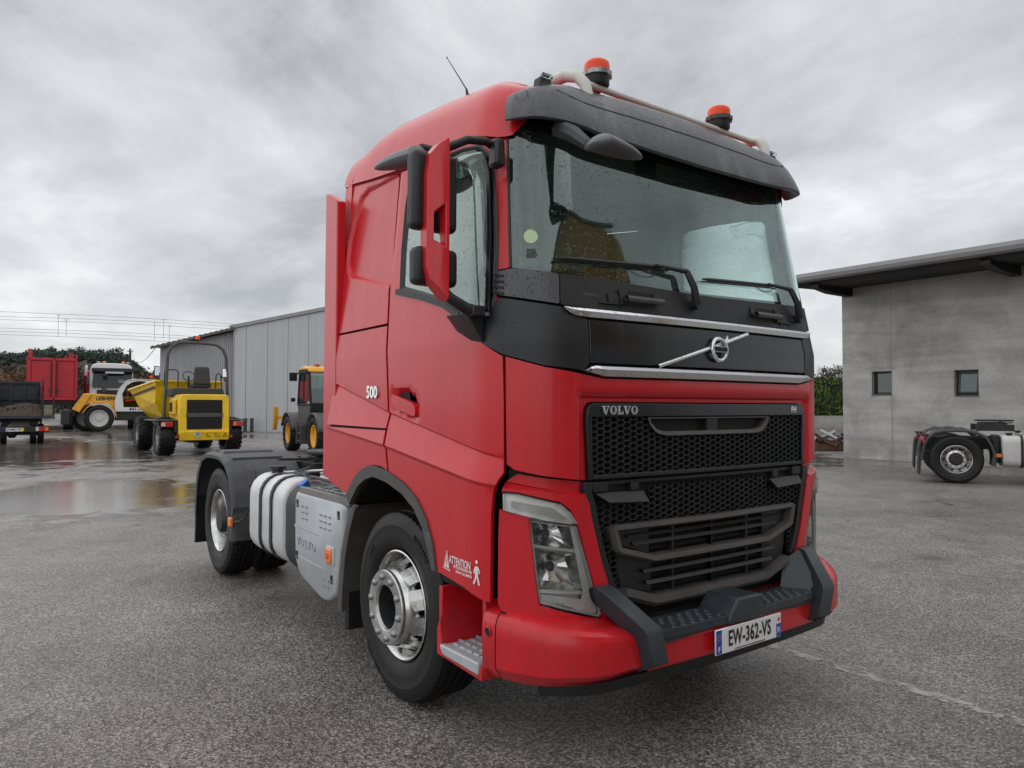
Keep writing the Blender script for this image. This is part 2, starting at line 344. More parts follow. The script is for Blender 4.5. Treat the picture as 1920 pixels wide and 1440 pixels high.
class MB:
    def __init__(s): s.v = []; s.f = []; s.M = None
    def add(s, vs, fs):
        k = len(s.v)
        if s.M is not None: vs = [s.M @ Vector(v) for v in vs]
        s.v += [tuple(v) for v in vs]; s.f += [tuple(i + k for i in f) for f in fs]; return s
    def box(s, c, d, rot=None, taper=1):
        vs = []
        for z in (-1, 1):
            t = taper if z > 0 else 1
            for x, y in ((-1, -1), (1, -1), (1, 1), (-1, 1)): vs.append(Vector((x * d[0] / 2 * t, y * d[1] / 2 * t, z * d[2] / 2)))
        if rot is not None:
            R = rot if isinstance(rot, Matrix) else Matrix.Rotation(rot, 3, 'Z'); vs = [R @ v for v in vs]
        vs = [v + Vector(c) for v in vs]
        return s.add(vs, [(3, 2, 1, 0), (4, 5, 6, 7), (0, 1, 5, 4), (1, 2, 6, 5), (2, 3, 7, 6), (3, 0, 4, 7)])
    def bb(s, x0, x1, y0, y1, z0, z1): return s.box(((x0 + x1) / 2, (y0 + y1) / 2, (z0 + z1) / 2), (x1 - x0, y1 - y0, z1 - z0))
    def tube(s, pts, r, n=8, cap=True):
        pts = [Vector(p) for p in pts]; rs = r if isinstance(r, (list, tuple)) else [r] * len(pts)
        vs = []; a = None
        for i, p in enumerate(pts):
            d = (pts[min(i + 1, len(pts) - 1)] - pts[max(i - 1, 0)]).normalized()
            if a is None: a, b, _ = frame_of(d)
            else: a = (a - d * a.dot(d)).normalized(); b = d.cross(a)
            for k in range(n):
                t = 2 * PI * k / n; vs.append(p + (a * math.cos(t) + b * math.sin(t)) * rs[i])
        fs = [(i * n + k, i * n + (k + 1) % n, (i + 1) * n + (k + 1) % n, (i + 1) * n + k) for i in range(len(pts) - 1) for k in range(n)]
        if cap: fs += [tuple(range(n - 1, -1, -1)), tuple((len(pts) - 1) * n + k for k in range(n))]
        return s.add(vs, fs)
    def cyl(s, p0, p1, r, n=16, r2=None): return s.tube([p0, p1], [r, r if r2 is None else r2], n)
    def lathe(s, prof, axis='X', c=(0, 0, 0), n=32, close=False):
        """prof: (along, radius)"""
        vs = []; c = Vector(c)
        for a, r in prof:
            for k in range(n):
                t = 2 * PI * k / n; u, w = r * math.cos(t), r * math.sin(t)
                vs.append(c + (Vector((a, u, w)) if axis == 'X' else Vector((w, a, u)) if axis == 'Y' else Vector((u, w, a))))
        fs = [(i * n + k, i * n + (k + 1) % n, (i + 1) * n + (k + 1) % n, (i + 1) * n + k) for i in range(len(prof) - 1) for k in range(n)]
        return s.add(vs, fs)
    def prism(s, poly, f0, f1):
        """poly 2D; f0,f1 map (u,v)->3D for both faces"""
        n = len(poly); vs = [f0(*p) for p in poly] + [f1(*p) for p in poly]
        return s.add(vs, [tuple(range(n)), tuple(range(2 * n - 1, n - 1, -1))] + [(i, n + i, n + (i + 1) % n, (i + 1) % n) for i in range(n)])
    def grid(s, fn, U, V):
        vs = [fn(u, v) for u in U for v in V]; m_ = len(V)
        return s.add(vs, [(i * m_ + j, (i + 1) * m_ + j, (i + 1) * m_ + j + 1, i * m_ + j + 1) for i in range(len(U) - 1) for j in range(m_ - 1)])
    def build(s, name, mat, parent=None, smooth=40, bevel=0, seg=2, kind=None, label=None, fix=True):
        me = bpy.data.meshes.new(name); me.from_pydata(s.v, [], s.f); me.validate(); me.update()
        if fix:
            bm = bmesh.new(); bm.from_mesh(me); bmesh.ops.recalc_face_normals(bm, faces=bm.faces); bm.to_mesh(me); bm.free()
        return mkm(name, me, mat, parent, smooth, bevel, seg, kind, label)
def lin(a, b, n): return [a + (b - a) * i / (n - 1) for i in range(n)]
def rounded(poly, r, n=4):
    out = []; N = len(poly)
    for i in range(N):
        p0, p, p1 = Vector(poly[i - 1]), Vector(poly[i]), Vector(poly[(i + 1) % N])
        a, b = p0 - p, p1 - p; rr = min(r, a.length * .45, b.length * .45); a.normalize(); b.normalize()
        if a.dot(b) < -.985: out.append(tuple(p)); continue
        s0, s1 = p + a * rr, p + b * rr
        for k in range(n + 1):
            t = k / n; out.append(tuple(s0 * (1 - t) ** 2 + p * 2 * t * (1 - t) + s1 * t * t))
    return out
def inset(poly, d):
    """polygon offset inward by d (CCW)"""
    out = []; N = len(poly)
    for i in range(N):
        p0, p, p1 = Vector(poly[i - 1]), Vector(poly[i]), Vector(poly[(i + 1) % N])
        e0 = (p - p0).normalized(); e1 = (p1 - p).normalized(); n0 = Vector((-e0.y, e0.x)); n1 = Vector((-e1.y, e1.x))
        m_ = (n0 + n1); L = m_.length
        if L < 1e-4: out.append(tuple(p)); continue
        m_ /= L; out.append(tuple(p + m_ * (d / max(.35, m_.dot(n0)))))
    return out
def area2(poly): return sum(poly[i - 1][0] * poly[i][1] - poly[i][0] * poly[i - 1][1] for i in range(len(poly))) / 2
def flip(poly): return [(-a, b) for a, b in reversed(poly)]
_fonts = {}
def text_mesh(txt, size=1, sx=1, bold=0, space=1.0):
    cu = bpy.data.curves.new('t', 'FONT'); cu.body = txt; cu.size = size; cu.offset = bold; cu.space_character = space; cu.resolution_u = 3
    cu.align_x = 'CENTER'; cu.align_y = 'CENTER'
    o = bpy.data.objects.new('t', cu); col.objects.link(o)
    dg = bpy.context.evaluated_depsgraph_get(); me = bpy.data.meshes.new_from_object(o.evaluated_get(dg))
    vs = [(v.co.x * sx, v.co.y) for v in me.vertices]; fs = [tuple(p.vertices) for p in me.polygons]
    bpy.data.objects.remove(o); bpy.data.curves.remove(cu); bpy.data.meshes.remove(me)
    return vs, fs
def text_on(name, txt, size, fn, mat, parent, sx=1, bold=0, space=1.0, depth=0, fn_in=None):
    """fn(u,v)->3D point; depth lettering when fn_in is given"""
    vs, fs = text_mesh(txt, size, sx, bold, space)
    me = bpy.data.meshes.new(name); V = [tuple(fn(*v)) for v in vs]; F = list(fs)
    if fn_in:
        k = len(V); V += [tuple(fn_in(*v)) for v in vs]
        from collections import Counter
        ed = Counter()
        for f in fs:
            for i in range(len(f)): ed[frozenset((f[i - 1], f[i]))] += 1
        for f in fs:
            for i in range(len(f)):
                if ed[frozenset((f[i - 1], f[i]))] == 1: F.append((f[i], f[i - 1], f[i - 1] + k, f[i] + k))
    me.from_pydata(V, [], F); me.update()
    return mkm(name, me, mat, parent, 0)
def dup(root, loc=None, rz=None, label=None, parent=None):
    r = root.copy(); col.objects.link(r)
    if loc is not None: r.location = loc
    if rz is not None: r.rotation_euler = (0, 0, rz)
    if label: r['label'] = label
    if parent is not None: r.parent = parent
    for ch in KIDS(root):
        c = ch.copy(); col.objects.link(c); c.parent = r; c.matrix_parent_inverse = ch.matrix_parent_inverse.copy()
        for g_ in KIDS(ch):
            d = g_.copy(); col.objects.link(d); d.parent = c
    return r
def KIDS(o): return [c for c in bpy.data.objects if c.parent == o]
# ---------------------------------------------------------------- the cab's skin: s runs round the plan, z is height
A_, R_ = 0.89, 0.36
def ss(a, b, t): t = min(1, max(0, (t - a) / (b - a))); return t * t * (3 - 2 * t)
def base(s,z):
    sg=1 if s>=0 else -1; q=abs(s); Q=A_+R_*math.pi/2
    if q<A_: x,y,nx,ny=q,0,0,-1
    elif q<Q:
        th=(q-A_)/R_; x=A_+R_*math.sin(th); y=R_*(1-math.cos(th)); nx,ny=math.sin(th),-math.cos(th)
    else: x,y,nx,ny=A_+R_,R_+q-Q,1,0
    y+=.165+.03*(x/.95)**2
    t=max(0,(z-1.95)/.95); w=1-ss(.6,2.4,q)
    kx=1-.07*min(t,1.4)
    y+=.19*w*t
    return sg*x*kx,y,sg*nx,ny
def side_off(s,z):
    """flare of the side panels below the body crease"""
    q=abs(s)
    if q<1.26: return 0.0
    h=ZL(q)-z; H=ZL(q)-ZL2(q)
    if h<=0: return 0.0
    w=ss(1.24,1.36,q)
    if h<.012: d=-.012*h/.012
    elif h<H: d=-.012+.056*(h-.012)/(H-.012)
    elif h<H+.02: d=.044-.013*(h-H)/.02
    else: d=.031
    return d*w
def lerp(x,pts):
    if x<=pts[0][0]: return pts[0][1]
    for (a,b),(c,d) in zip(pts,pts[1:]):
        if x<=c: return b+(d-b)*(x-a)/(c-a)
    return pts[-1][1]
def ZL(q): return lerp(q,[(1.178,1.385),(2.328,1.60),(3.128,1.79)])
def ZL2(q): return lerp(q,[(1.178,1.26),(2.328,1.42),(3.128,1.50)])
def P0(s,z,off=0,relief=True):
    x,y,nx,ny=base(s,z)
    o=off+(side_off(s,z) if relief else 0)
    return (x+nx*o,y+ny*o,z)
def pdist(p, poly):
    """signed distance, positive inside"""
    x, y = p; ins = False; best = 9e9; n = len(poly)
    for i in range(n):
        (x0, y0), (x1, y1) = poly[i - 1], poly[i]
        if (y0 > y) != (y1 > y) and x < (x1 - x0) * (y - y0) / (y1 - y0) + x0: ins = not ins
        dx, dy = x1 - x0, y1 - y0; t = max(0, min(1, ((x - x0) * dx + (y - y0) * dy) / (dx * dx + dy * dy + 1e-12)))
        best = min(best, math.hypot(x - x0 - t * dx, y - y0 - t * dy))
    return best if ins else -best
RECESS = [(-2.40, 2.33), (-2.40, 3.02), (-2.701, 3.018), (-2.838, 3.025), (-2.946, 2.987), (-3.021, 2.879), (-3.072, 2.729), (-3.076, 2.568), (-3.04, 2.50), (-2.988, 2.465), (-2.46, 2.335)]
HPOC = [(-2.30, 1.62), (-2.02, 1.555), (-1.995, 1.60), (-2.02, 1.685), (-2.12, 1.735), (-2.20, 1.735), (-2.30, 1.715)]
def relief(s, z):
    q = -abs(s); o = 0
    if q < -2.36 and z > 2.2: o -= .020 * ss(-.004, .022, pdist((q, z), RECESS))
    if -2.4 < q < -1.9 and 1.5 < z < 1.8: o -= .03 * ss(-.004, .022, pdist((q, z), HPOC))
    if q > -1.1 and z < 1.75 and z > 1.2:
        d = max(abs(q) - .885, z - 1.655)
        o -= .030 * (1 - ss(.012, .05, d))
    return o
def P(s, z, off=0, rel=True):
    return Vector(P0(s, z, off + (relief(s, z) if rel else 0), rel))
# bumper surface
def PB(s, z, off=0):
    a, r = .84, .42; sg = 1 if s >= 0 else -1; q = abs(s); Q = a + r * PI / 2
    if q < a: x, y, nx, ny = q, 0, 0, -1
    elif q < Q: th = (q - a) / r; x = a + r * math.sin(th); y = r * (1 - math.cos(th)); nx, ny = math.sin(th), -math.cos(th)
    else: x, y, nx, ny = a + r, r + q - Q, 1, 0
    y += -.012 + .045 * (x / .95) ** 2
    return Vector((sg * (x + nx * off), y + ny * off, z))
def panel(name, poly, mat, parent, off=0.0, thick=.02, grid=.06, surf=P, bevel=.004, smooth=32, round_=0, rel=True, label=None, kind=None, back=False):
    if area2(poly) < 0: poly = list(reversed(poly))
    if round_: poly = rounded(poly, round_)
    bm = bmesh.new(); f = bm.faces.new([bm.verts.new((a, b, 0)) for a, b in poly])
    xs = [p[0] for p in poly]; zs = [p[1] for p in poly]
    for ax, lo, hi in ((0, min(xs), max(xs)), (1, min(zs), max(zs))):
        k = math.floor(lo / grid) + 1
        while k * grid < hi - 1e-4:
            co = [0, 0, 0]; no = [0, 0, 0]; co[ax] = k * grid; no[ax] = 1
            if min(abs(k * grid - t) for t in (xs if ax == 0 else zs)) > 1e-5 or True:
                bmesh.ops.bisect_plane(bm, geom=bm.verts[:] + bm.edges[:] + bm.faces[:], plane_co=co, plane_no=no, dist=1e-5)
            k += 1
    if surf is P and rel and min(zs) < 1.8 and max(abs(x) for x in xs) > 1.4:
        sg_ = -1 if min(xs) < 0 else 1
        for (q0, q1) in ((1.178, 2.328), (2.328, 3.128)):
            for fn_ in (lambda q: ZL(q), lambda q: ZL(q) - .012, lambda q: ZL2(q), lambda q: ZL2(q) - .02):
                a_, b_ = Vector((sg_ * q0, fn_(q0 + 1e-6), 0)), Vector((sg_ * q1, fn_(q1), 0)); d_ = b_ - a_
                fs_ = [f for f in bm.faces if q0 - .001 <= abs(f.calc_center_median().x) <= q1 + .001]
                gs = set(fs_)
                for f in fs_: gs.update(f.verts); gs.update(f.edges)
                bmesh.ops.bisect_plane(bm, geom=list(gs), plane_co=a_, plane_no=Vector((-d_.y, d_.x, 0)), dist=1e-5)
    bmesh.ops.triangulate(bm, faces=[f for f in bm.faces if len(f.verts) > 4])
    top = {v: surf(v.co.x, v.co.y, off) if surf is not P else P(v.co.x, v.co.y, off, rel) for v in bm.verts}
    low = {v: surf(v.co.x, v.co.y, off - thick) if surf is not P else P(v.co.x, v.co.y, off - thick, rel) for v in bm.verts}
    if thick:
        be = [e for e in bm.edges if len(e.link_faces) == 1]
        vm = {}
        for e in be:
            for v in e.verts:
                if v not in vm: vm[v] = (bm.verts.new(low[v]))
        for e in be:
            l = e.link_loops[0]; a = l.vert; b = l.link_loop_next.vert
            bm.faces.new((b, a, vm[a], vm[b]))
    for v, p in top.items(): v.co = p
    me = bpy.data.meshes.new(name); bm.normal_update(); bm.to_mesh(me); bm.free()
    return mkm(name, me, mat, parent, smooth, bevel, 2, kind, label)
def both(name, poly, *a, **k):
    k2 = dict(k); k2.pop('label', None)
    return panel(name, poly, *a, **k), panel(name, flip(poly), *a, **k2)
def sym(left):
    """left half given from centre-top going outward ... returns the closed symmetric polygon"""
    return left + [(-a, b) for a, b in reversed(left)]
PN = {
'side_upper':[(-3.2, 3.108), (-2.77, 3.052), (-2.449, 3.018), (-2.444, 2.804), (-2.436, 2.578), (-2.412, 2.305), (-2.393, 2.112), (-3.14, 2.106), (-3.19, 2.351), (-3.2, 2.949)],
'side_mid':[(-3.137, 2.092), (-2.391, 2.096), (-2.362, 1.784), (-2.340, 1.508), (-3.14, 1.516), (-3.14, 1.795)],
'side_lower':[(-3.14, 1.499), (-2.338, 1.496), (-2.312, 1.383), (-2.288, 1.275), (-2.36, 1.292), (-2.469, 1.295), (-2.591, 1.268), (-2.695, 1.213), (-2.778, 1.132), (-2.825, 1.092), (-3.12, 1.15)],
'door':[(-2.431, 3.01), (-2.425, 2.801), (-2.415, 2.575), (-2.388, 2.302), (-2.367, 2.091), (-2.338, 1.783), (-2.318, 1.518), (-2.288, 1.385), (-2.266, 1.271), (-2.078, 1.224), (-1.931, 1.153), (-1.83, 1.055), (-1.765, 0.944), (-1.732, 0.815), (-1.492, 0.785), (-1.375, 0.755), (-1.326, 0.745), (-1.324, 0.909), (-1.322, 1.151), (-1.315, 1.24), (-1.292, 1.300), (-1.272, 1.33), (-1.272, 1.374), (-1.273, 1.638), (-1.279, 1.862), (-1.368, 1.912), (-1.46, 1.971), (-1.539, 2.035), (-1.591, 2.075), (-1.755, 2.155), (-2.004, 2.222), (-2.266, 2.285), (-2.288, 2.52), (-2.289, 2.77), (-2.268, 2.94), (-2.15, 2.985)],
'window':[(-2.262, 2.93), (-2.285, 2.77), (-2.284, 2.52), (-2.262, 2.292), (-2.004, 2.228), (-1.755, 2.16), (-1.591, 2.077), (-1.50, 2.055), (-1.35, 2.055), (-1.318, 2.171), (-1.312, 2.338), (-1.316, 2.55), (-1.335, 2.78), (-1.37, 2.865), (-1.438, 2.915), (-1.617, 2.945), (-1.935, 2.965), (-2.18, 2.97)],
'pillar':[(-1.318, 2.925), (-1.253, 2.917), (-1.246, 2.60), (-1.237, 2.278), (-1.300, 2.272), (-1.296, 2.442), (-1.303, 2.683)],
'deflector':[(-1.305, 2.262), (-1.235, 2.272), (-1.104, 2.258), (-1.012, 2.246), (-1.015, 2.102), (-1.133, 2.12), (-1.302, 2.15)],
'black_corner':[(-1.330, 2.098), (-1.302, 2.138), (-1.134, 2.108), (-1.008, 2.090), (-0.968, 2.052), (-0.873, 2.040), (-0.871, 1.921), (-0.869, 1.832), (-0.908, 1.80), (-1.092, 1.818), (-1.275, 1.870), (-1.391, 1.925), (-1.475, 1.984), (-1.565, 2.050), (-1.45, 2.045), (-1.36, 2.05)],
'lamp_body':[(-1.216, 1.325), (-1.091, 1.308), (-0.893, 1.288), (-0.897, 1.238), (-0.872, 1.187), (-0.863, 1.138), (-0.803, 0.925), (-0.750, 0.784), (-0.715, 0.621), (-0.996, 0.648), (-1.137, 0.668), (-1.282, 0.709), (-1.298, 0.743), (-1.296, 1.056), (-1.291, 1.177), (-1.276, 1.226), (-1.263, 1.27)],
'drl':[(-1.270, 1.240), (-1.20, 1.236), (-1.021, 1.195), (-0.980, 1.158), (-0.944, 1.106), (-0.983, 1.105), (-1.091, 1.124), (-1.268, 1.165)],
'lamp':[(-1.160, 1.128), (-1.091, 1.118), (-0.944, 1.096), (-0.892, 0.935), (-0.802, 0.671), (-0.818, 0.663), (-0.996, 0.718), (-1.11, 0.752), (-1.120, 0.792), (-1.143, 0.993)],
}
truck = empty('tractor_unit', 'glossy red European tractor unit parked in the foreground, wet with rain, facing right', 'truck', (0, 0, 0))
T = truck

def build_cab():
    # skin panels, both sides
    for nm, key, g in (('side_panel', 'side_upper', .015), ('side_panel', 'side_mid', .04), ('side_panel', 'side_lower', .035)):
        both(nm, PN[key], 'red_paint', T, grid=g, thick=.025)
    dr = [panel('door', p, 'red_paint', T, grid=.028, thick=.025, bevel=.003) for p in (PN['door'], flip(PN['door']))]
    for sgn, d in ((1, dr[0]), (-1, dr[1])):
        fl = (lambda p: p) if sgn == 1 else flip
        # glass, rubber seal, belt strip, wind deflector
        W = PN['window']; outer = inset(W if area2(W) > 0 else W[::-1], -.012)
        w2 = W if area2(W) > 0 else W[::-1]
        m = MB(); n = len(w2)
        def fp(p, o):
            v = P(p[0] * sgn, p[1], o, False); return v
        inn = inset(w2, .022)
        for i in range(n):
            j = (i + 1) % n
            m.add([fp(outer[i], -.002), fp(outer[j], -.002), fp(w2[j], .006), fp(w2[i], .006), fp(inn[j], -.012), fp(inn[i], -.012)], [(0, 1, 2, 3), (3, 2, 4, 5)])
        m.build('window_seal', 'rubber_seal', d)
        panel('window_glass', fl(inset(w2, .01)), 'door_glass', d, off=-.012, thick=0, grid=.08, rel=False, bevel=0)
        belt = [(-2.30, 2.268), (-2.0, 2.203), (-1.755, 2.137), (-1.60, 2.063), (-1.585, 2.09), (-1.755, 2.168), (-2.0, 2.236), (-2.30, 2.302)]
        panel('belt_strip', fl(belt), 'black_plastic', d, off=.012, thick=.02, grid=.1, rel=False, round_=.01)
        defl = [(-1.40, 2.06), (-1.338, 2.06), (-1.330, 2.45), (-1.342, 2.76), (-1.38, 2.86), (-1.46, 2.90), (-1.60, 2.92), (-1.78, 2.915), (-1.74, 2.83), (-1.62, 2.835), (-1.53, 2.82), (-1.475, 2.76), (-1.455, 2.62), (-1.43, 2.35)]
        panel('wind_deflector', fl(defl), 'lens_clear', d, off=.022, thick=.014, grid=.05, rel=False, bevel=.004)
        panel('deflector_edge', fl([(-1.36, 2.07), (-1.334, 2.07), (-1.327, 2.45), (-1.338, 2.76), (-1.37, 2.85), (-1.385, 2.84), (-1.356, 2.74), (-1.349, 2.45)]), 'dark_gloss', d, off=.027, thick=.03, grid=.05, rel=False, bevel=.002)
        # handle bar in its pocket
        h = [(-2.285, 1.665), (-2.275, 1.702), (-2.045, 1.652), (-2.01, 1.63), (-2.005, 1.585), (-2.03, 1.578), (-2.255, 1.628)]
        panel('door_handle', fl(h), 'red_paint', d, off=.012, thick=.03, grid=.05, rel=False, bevel=.006, round_=.012)
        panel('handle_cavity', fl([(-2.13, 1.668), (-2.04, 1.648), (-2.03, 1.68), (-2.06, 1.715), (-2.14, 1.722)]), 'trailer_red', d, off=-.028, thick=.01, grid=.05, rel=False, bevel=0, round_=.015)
    both('pillar_panel', PN['pillar'], 'red_paint', T, grid=.05, thick=.03)
    both('door_frame', [(-1.340, 2.06), (-1.312, 2.06), (-1.306, 2.30), (-1.303, 2.45), (-1.309, 2.69), (-1.325, 2.90), (-1.40, 2.965), (-1.60, 2.99), (-2.15, 2.992), (-2.17, 2.975), (-1.93, 2.962), (-1.62, 2.944), (-1.44, 2.918), (-1.36, 2.86), (-1.33, 2.75), (-1.315, 2.45)][::-1], 'red_paint', T, off=-.004, grid=.04, thick=.02, rel=False)
    for k in range(4):
        z0 = 2.255 - k * .028
        both('gill', [(-1.325, z0 - .012), (-1.27, z0 - .020), (-1.27, z0 - .012), (-1.325, z0)], 'black_plastic', T, off=.012, thick=.03, grid=.05, rel=False, bevel=0)
    both('air_deflector', PN['deflector'], 'visor_black', T, off=.004, grid=.05, thick=.03, round_=.012)
    both('corner_panel', PN['black_corner'], 'black_trim', T, off=.002, grid=.05, thick=.03)
    # mirror bracket cup on the corner
    for sg in (-1, 1):
        m = MB(); x0 = sg * 1.248
        a = [(x0, .80, 2.075), (x0, .505, 2.062), (sg * 1.25, .50, 1.93), (sg * 1.25, .60, 1.945), (sg * 1.25, .73, 2.0)]
        b = [(sg * 1.32, .72, 2.072), (sg * 1.345, .50, 2.060), (sg * 1.275, .50, 1.965), (sg * 1.275, .60, 1.975), (sg * 1.29, .68, 2.02)]
        m.add(a + b, [(5, 6, 7, 8, 9), (0, 1, 6, 5), (1, 2, 7, 6), (2, 3, 8, 7), (3, 4, 9, 8), (4, 0, 5, 9)]); m.build('mirror_bracket', 'black_trim', T, bevel=.005)
    # front red panel with the radiator grille recess
    left = [(0, 1.764), (-.40, 1.764), (-.789, 1.764), (-.921, 1.784), (-1.092, 1.812), (-1.264, 1.860), (-1.262, 1.62), (-1.257, 1.372), (-1.22, 1.346), (-1.091, 1.320), (-.867, 1.292), (-.874, 1.45), (-.882, 1.57), (-.878, 1.62), (-.862, 1.648), (-.83, 1.655), (0, 1.655)]
    for p in (left, flip(left)): panel('front_panel', p, 'red_paint', T, grid=.022, thick=.03)
    # grab-handle band, hood panel, chrome strips
    band = [(0, 2.226), (-.105, 2.226), (-.504, 2.236), (-.82, 2.246), (-1.003, 2.246), (-1.007, 2.100), (-.838, 2.090), (-.40, 2.093), (0, 2.093)]
    panel('scuttle_panel', sym(band[:]) if False else band + [(-a, b) for a, b in reversed(band[1:-1])], 'black_plastic', T, off=.002, grid=.07, thick=.03)
    hood = [(0, 2.040), (-.864, 2.038), (-.866, 1.835), (0, 1.828)]
    panel('hood_panel', [(-.864, 2.038), (-.866, 1.835), (.866, 1.835), (.864, 2.038)], 'dark_gloss', T, off=.002, grid=.07, thick=.03)
    def strip(name, top, bot, bulge, n=60):
        m = MB()
        def fn(t, k):
            zt, zb = lerp(t, top), lerp(t, bot); v = k; e = [0, .25, .75, 1][0]
            o = {0: .0, 1: bulge * .8, 2: bulge, 3: bulge * .55, 4: 0}[k]; z = {0: zt, 1: zt - (zt - zb) * .12, 2: zt - (zt - zb) * .38, 3: zb + (zt - zb) * .08, 4: zb}[k]
            return P(t, z, o, False)
        m.grid(fn, lin(top[0][0], top[-1][0], n), [0, 1, 2, 3, 4]); m.build(name, 'chrome', T, smooth=25)
    strip('chrome_strip', [(-1.0, 2.092), (1.0, 2.092)], [(-1.0, 2.085), (-.973, 2.060), (-.94, 2.047), (-.86, 2.044), (.86, 2.044), (.94, 2.047), (.973, 2.060), (1.0, 2.085)], .022)
    strip('chrome_strip', [(-.912, 1.798), (-.866, 1.826), (.866, 1.826), (.912, 1.798)], [(-.912, 1.795), (-.79, 1.770), (.79, 1.770), (.912, 1.795)], .030)
    # grab handles with recesses and square covers
    for sg in (-1, 1):
        f = lambda u, v, o: P(sg * u, v, o, False)
        def slab(name, u0, u1, v0, v1, o, th, mat, bev=.003, tv=0):
            poly = [(sg * u0, v0), (sg * u1, v0 + tv), (sg * u1, v1 + tv), (sg * u0, v1)]
            panel(name, poly, mat, T, off=o, thick=th, grid=.2, rel=False, bevel=bev, round_=.004)
        slab('cover_plate', .735, .668, 2.130, 2.176, .010, .012, 'black_plastic')
        slab('cover_surround', .790, .655, 2.122, 2.128, .012, .012, 'black_plastic', .001)
        slab('recess', .64, .40, 2.150, 2.198, .003, .002, 'deep_black', 0)
        slab('recess', .665, .615, 2.126, 2.200, .016, .014, 'black_plastic')
        slab('recess', .425, .375, 2.150, 2.196, .010, .014, 'black_plastic')
        m = MB(); m.grid(lambda u, v: f(u, 2.155 + .016 * math.cos(v) - (.0 if abs(u - .51) < .1 else 0), .026 + .016 * math.sin(v) + .006), lin(.64, .39, 9), lin(0, 2 * PI, 9)); m.build('grab_handle', 'grey_plastic', T)
        slab('panel_gap', .750, .748, 2.096, 2.13, .0035, .002, 'deep_black', 0)
        slab('panel_gap', .660, .658, 2.096, 2.13, .0035, .002, 'deep_black', 0)
        slab('panel_gap', 1.010, 1.006, 2.10, 2.245, .002, .002, 'deep_black', 0)
    # diagonal bar and ring emblem
    em = MB()
    e0, e1 = Vector((-.435, 1.832)), Vector((.30, 2.036)); dd = (e1 - e0).normalized(); nn = Vector((-dd.y, dd.x))
    em.grid(lambda t, k: P(*(e0.lerp(e1, t) + nn * (.011 * math.cos(k))), .003 + .013 * math.sin(k), False), lin(0, 1, 30), lin(-.2, PI + .2, 8))
    bar = em.build('emblem_bar', 'chrome', T)
    ec = Vector((.012, 1.936)); R0, R1 = .047, .067
    em = MB()
    for k in range(40):
        pass
    U = lin(0, 2 * PI, 41)
    em.grid(lambda t, k: P(ec.x + math.cos(t) * (.058 + .0105 * math.cos(k)), ec.y + math.sin(t) * (.058 + .0105 * math.cos(k)) , .022 + .010 * math.sin(k), False), U, lin(-.5, PI + .5, 8))
    arr = [(.034, .046), (.060, .068), (.073, .078), (.072, .045), (.060, .032)]
    em.prism(arr, lambda u, v: P(ec.x + u, ec.y + v, .032, False), lambda u, v: P(ec.x + u, ec.y + v, .012, False))
    ring = em.build('emblem_ring', 'chrome', bar)
    em = MB(); em.prism([(-.057, -.017), (.057, -.017), (.057, .017), (-.057, .017)], lambda u, v: P(ec.x + u, ec.y + v, .031, False), lambda u, v: P(ec.x + u, ec.y + v, .01, False))
    em.build('emblem_plate', 'satin_steel', bar, bevel=.002)
    word('emblem_lettering', 'ink_black', bar, lambda u, v, o: P(ec.x + u, ec.y + v, o, False), .104, .021, .0345, .030)
    # upper grille
    G = [(0, 1.650), (-.835, 1.648), (-.866, 1.640), (-.880, 1.61), (-.882, 1.56), (-.874, 1.40), (-.867, 1.297), (0, 1.291)]
    Ghalf = G
    # frame pieces of the grille
    fr = panel('grille_frame', [(-.860, 1.640), (-.876, 1.61), (-.878, 1.56), (-.870, 1.40), (-.863, 1.300), (-.835, 1.300), (-.842, 1.40), (-.846, 1.585), (.846, 1.585), (.842, 1.40), (.835, 1.300), (.863, 1.300), (.870, 1.40), (.878, 1.56), (.876, 1.61), (.860, 1.640), (.835, 1.649), (-.835, 1.649)], 'dark_gloss', T, off=-.006, thick=.03, grid=.1, rel=False, bevel=.004)
    panel('grille_frame', [(-.863, 1.294), (.863, 1.294), (.863, 1.315), (-.863, 1.315)], 'black_plastic', T, off=-.008, thick=.03, grid=.1, rel=False)
    panel('grille_backing', [(-.85, 1.30), (.85, 1.30), (.85, 1.60), (-.85, 1.60)], 'deep_black', T, off=-.045, thick=0, grid=.2, rel=False, bevel=0)
    def inlet_hole(u, v): return abs(u) < .50 - (1.60 - v) * .9 * (1 if v < 1.54 else .2) and v > 1.495
    honey('honeycomb_mesh', T, lambda u, v: abs(u) < .845 and 1.313 < v < 1.588 and not inlet_hole(u, v), -.015, .016, 1.30, 1.60)
    m = MB()
    for seg in ([(-.487, 1.580), (-.47, 1.545), (-.43, 1.512), (-.37, 1.500), (.37, 1.500), (.43, 1.512), (.47, 1.545), (.487, 1.580)],):
        for a, b in zip(seg, seg[1:]):
            n_ = max(1, int(abs(b[0] - a[0]) / .08))
            for i in range(n_):
                p = Vector(a).lerp(Vector(b), i / n_); q = Vector(a).lerp(Vector(b), (i + 1) / n_); d = (q - p).normalized(); w = Vector((-d.y, d.x)) * .010
                m.add([P(*(p - w), -.004, False), P(*(q - w), -.004, False), P(*(q + w), -.012, False), P(*(p + w), -.012, False), P(*(q + w), -.05, False), P(*(p + w), -.05, False)], [(0, 1, 2, 3), (3, 2, 4, 5)])
    m.build('inlet_frame', 'grey_plastic', T)
    panel('inlet_frame', [(-.485, 1.573), (.485, 1.573), (.485, 1.580), (-.485, 1.580)], 'grey_plastic', T, off=-.008, thick=.02, grid=.1, rel=False, bevel=.002)
    panel('inlet_divider', [(-.05, 1.505), (.035, 1.505), (.035, 1.575), (-.05, 1.575)], 'black_plastic', T, off=-.012, thick=.03, grid=.2, rel=False, bevel=.003)
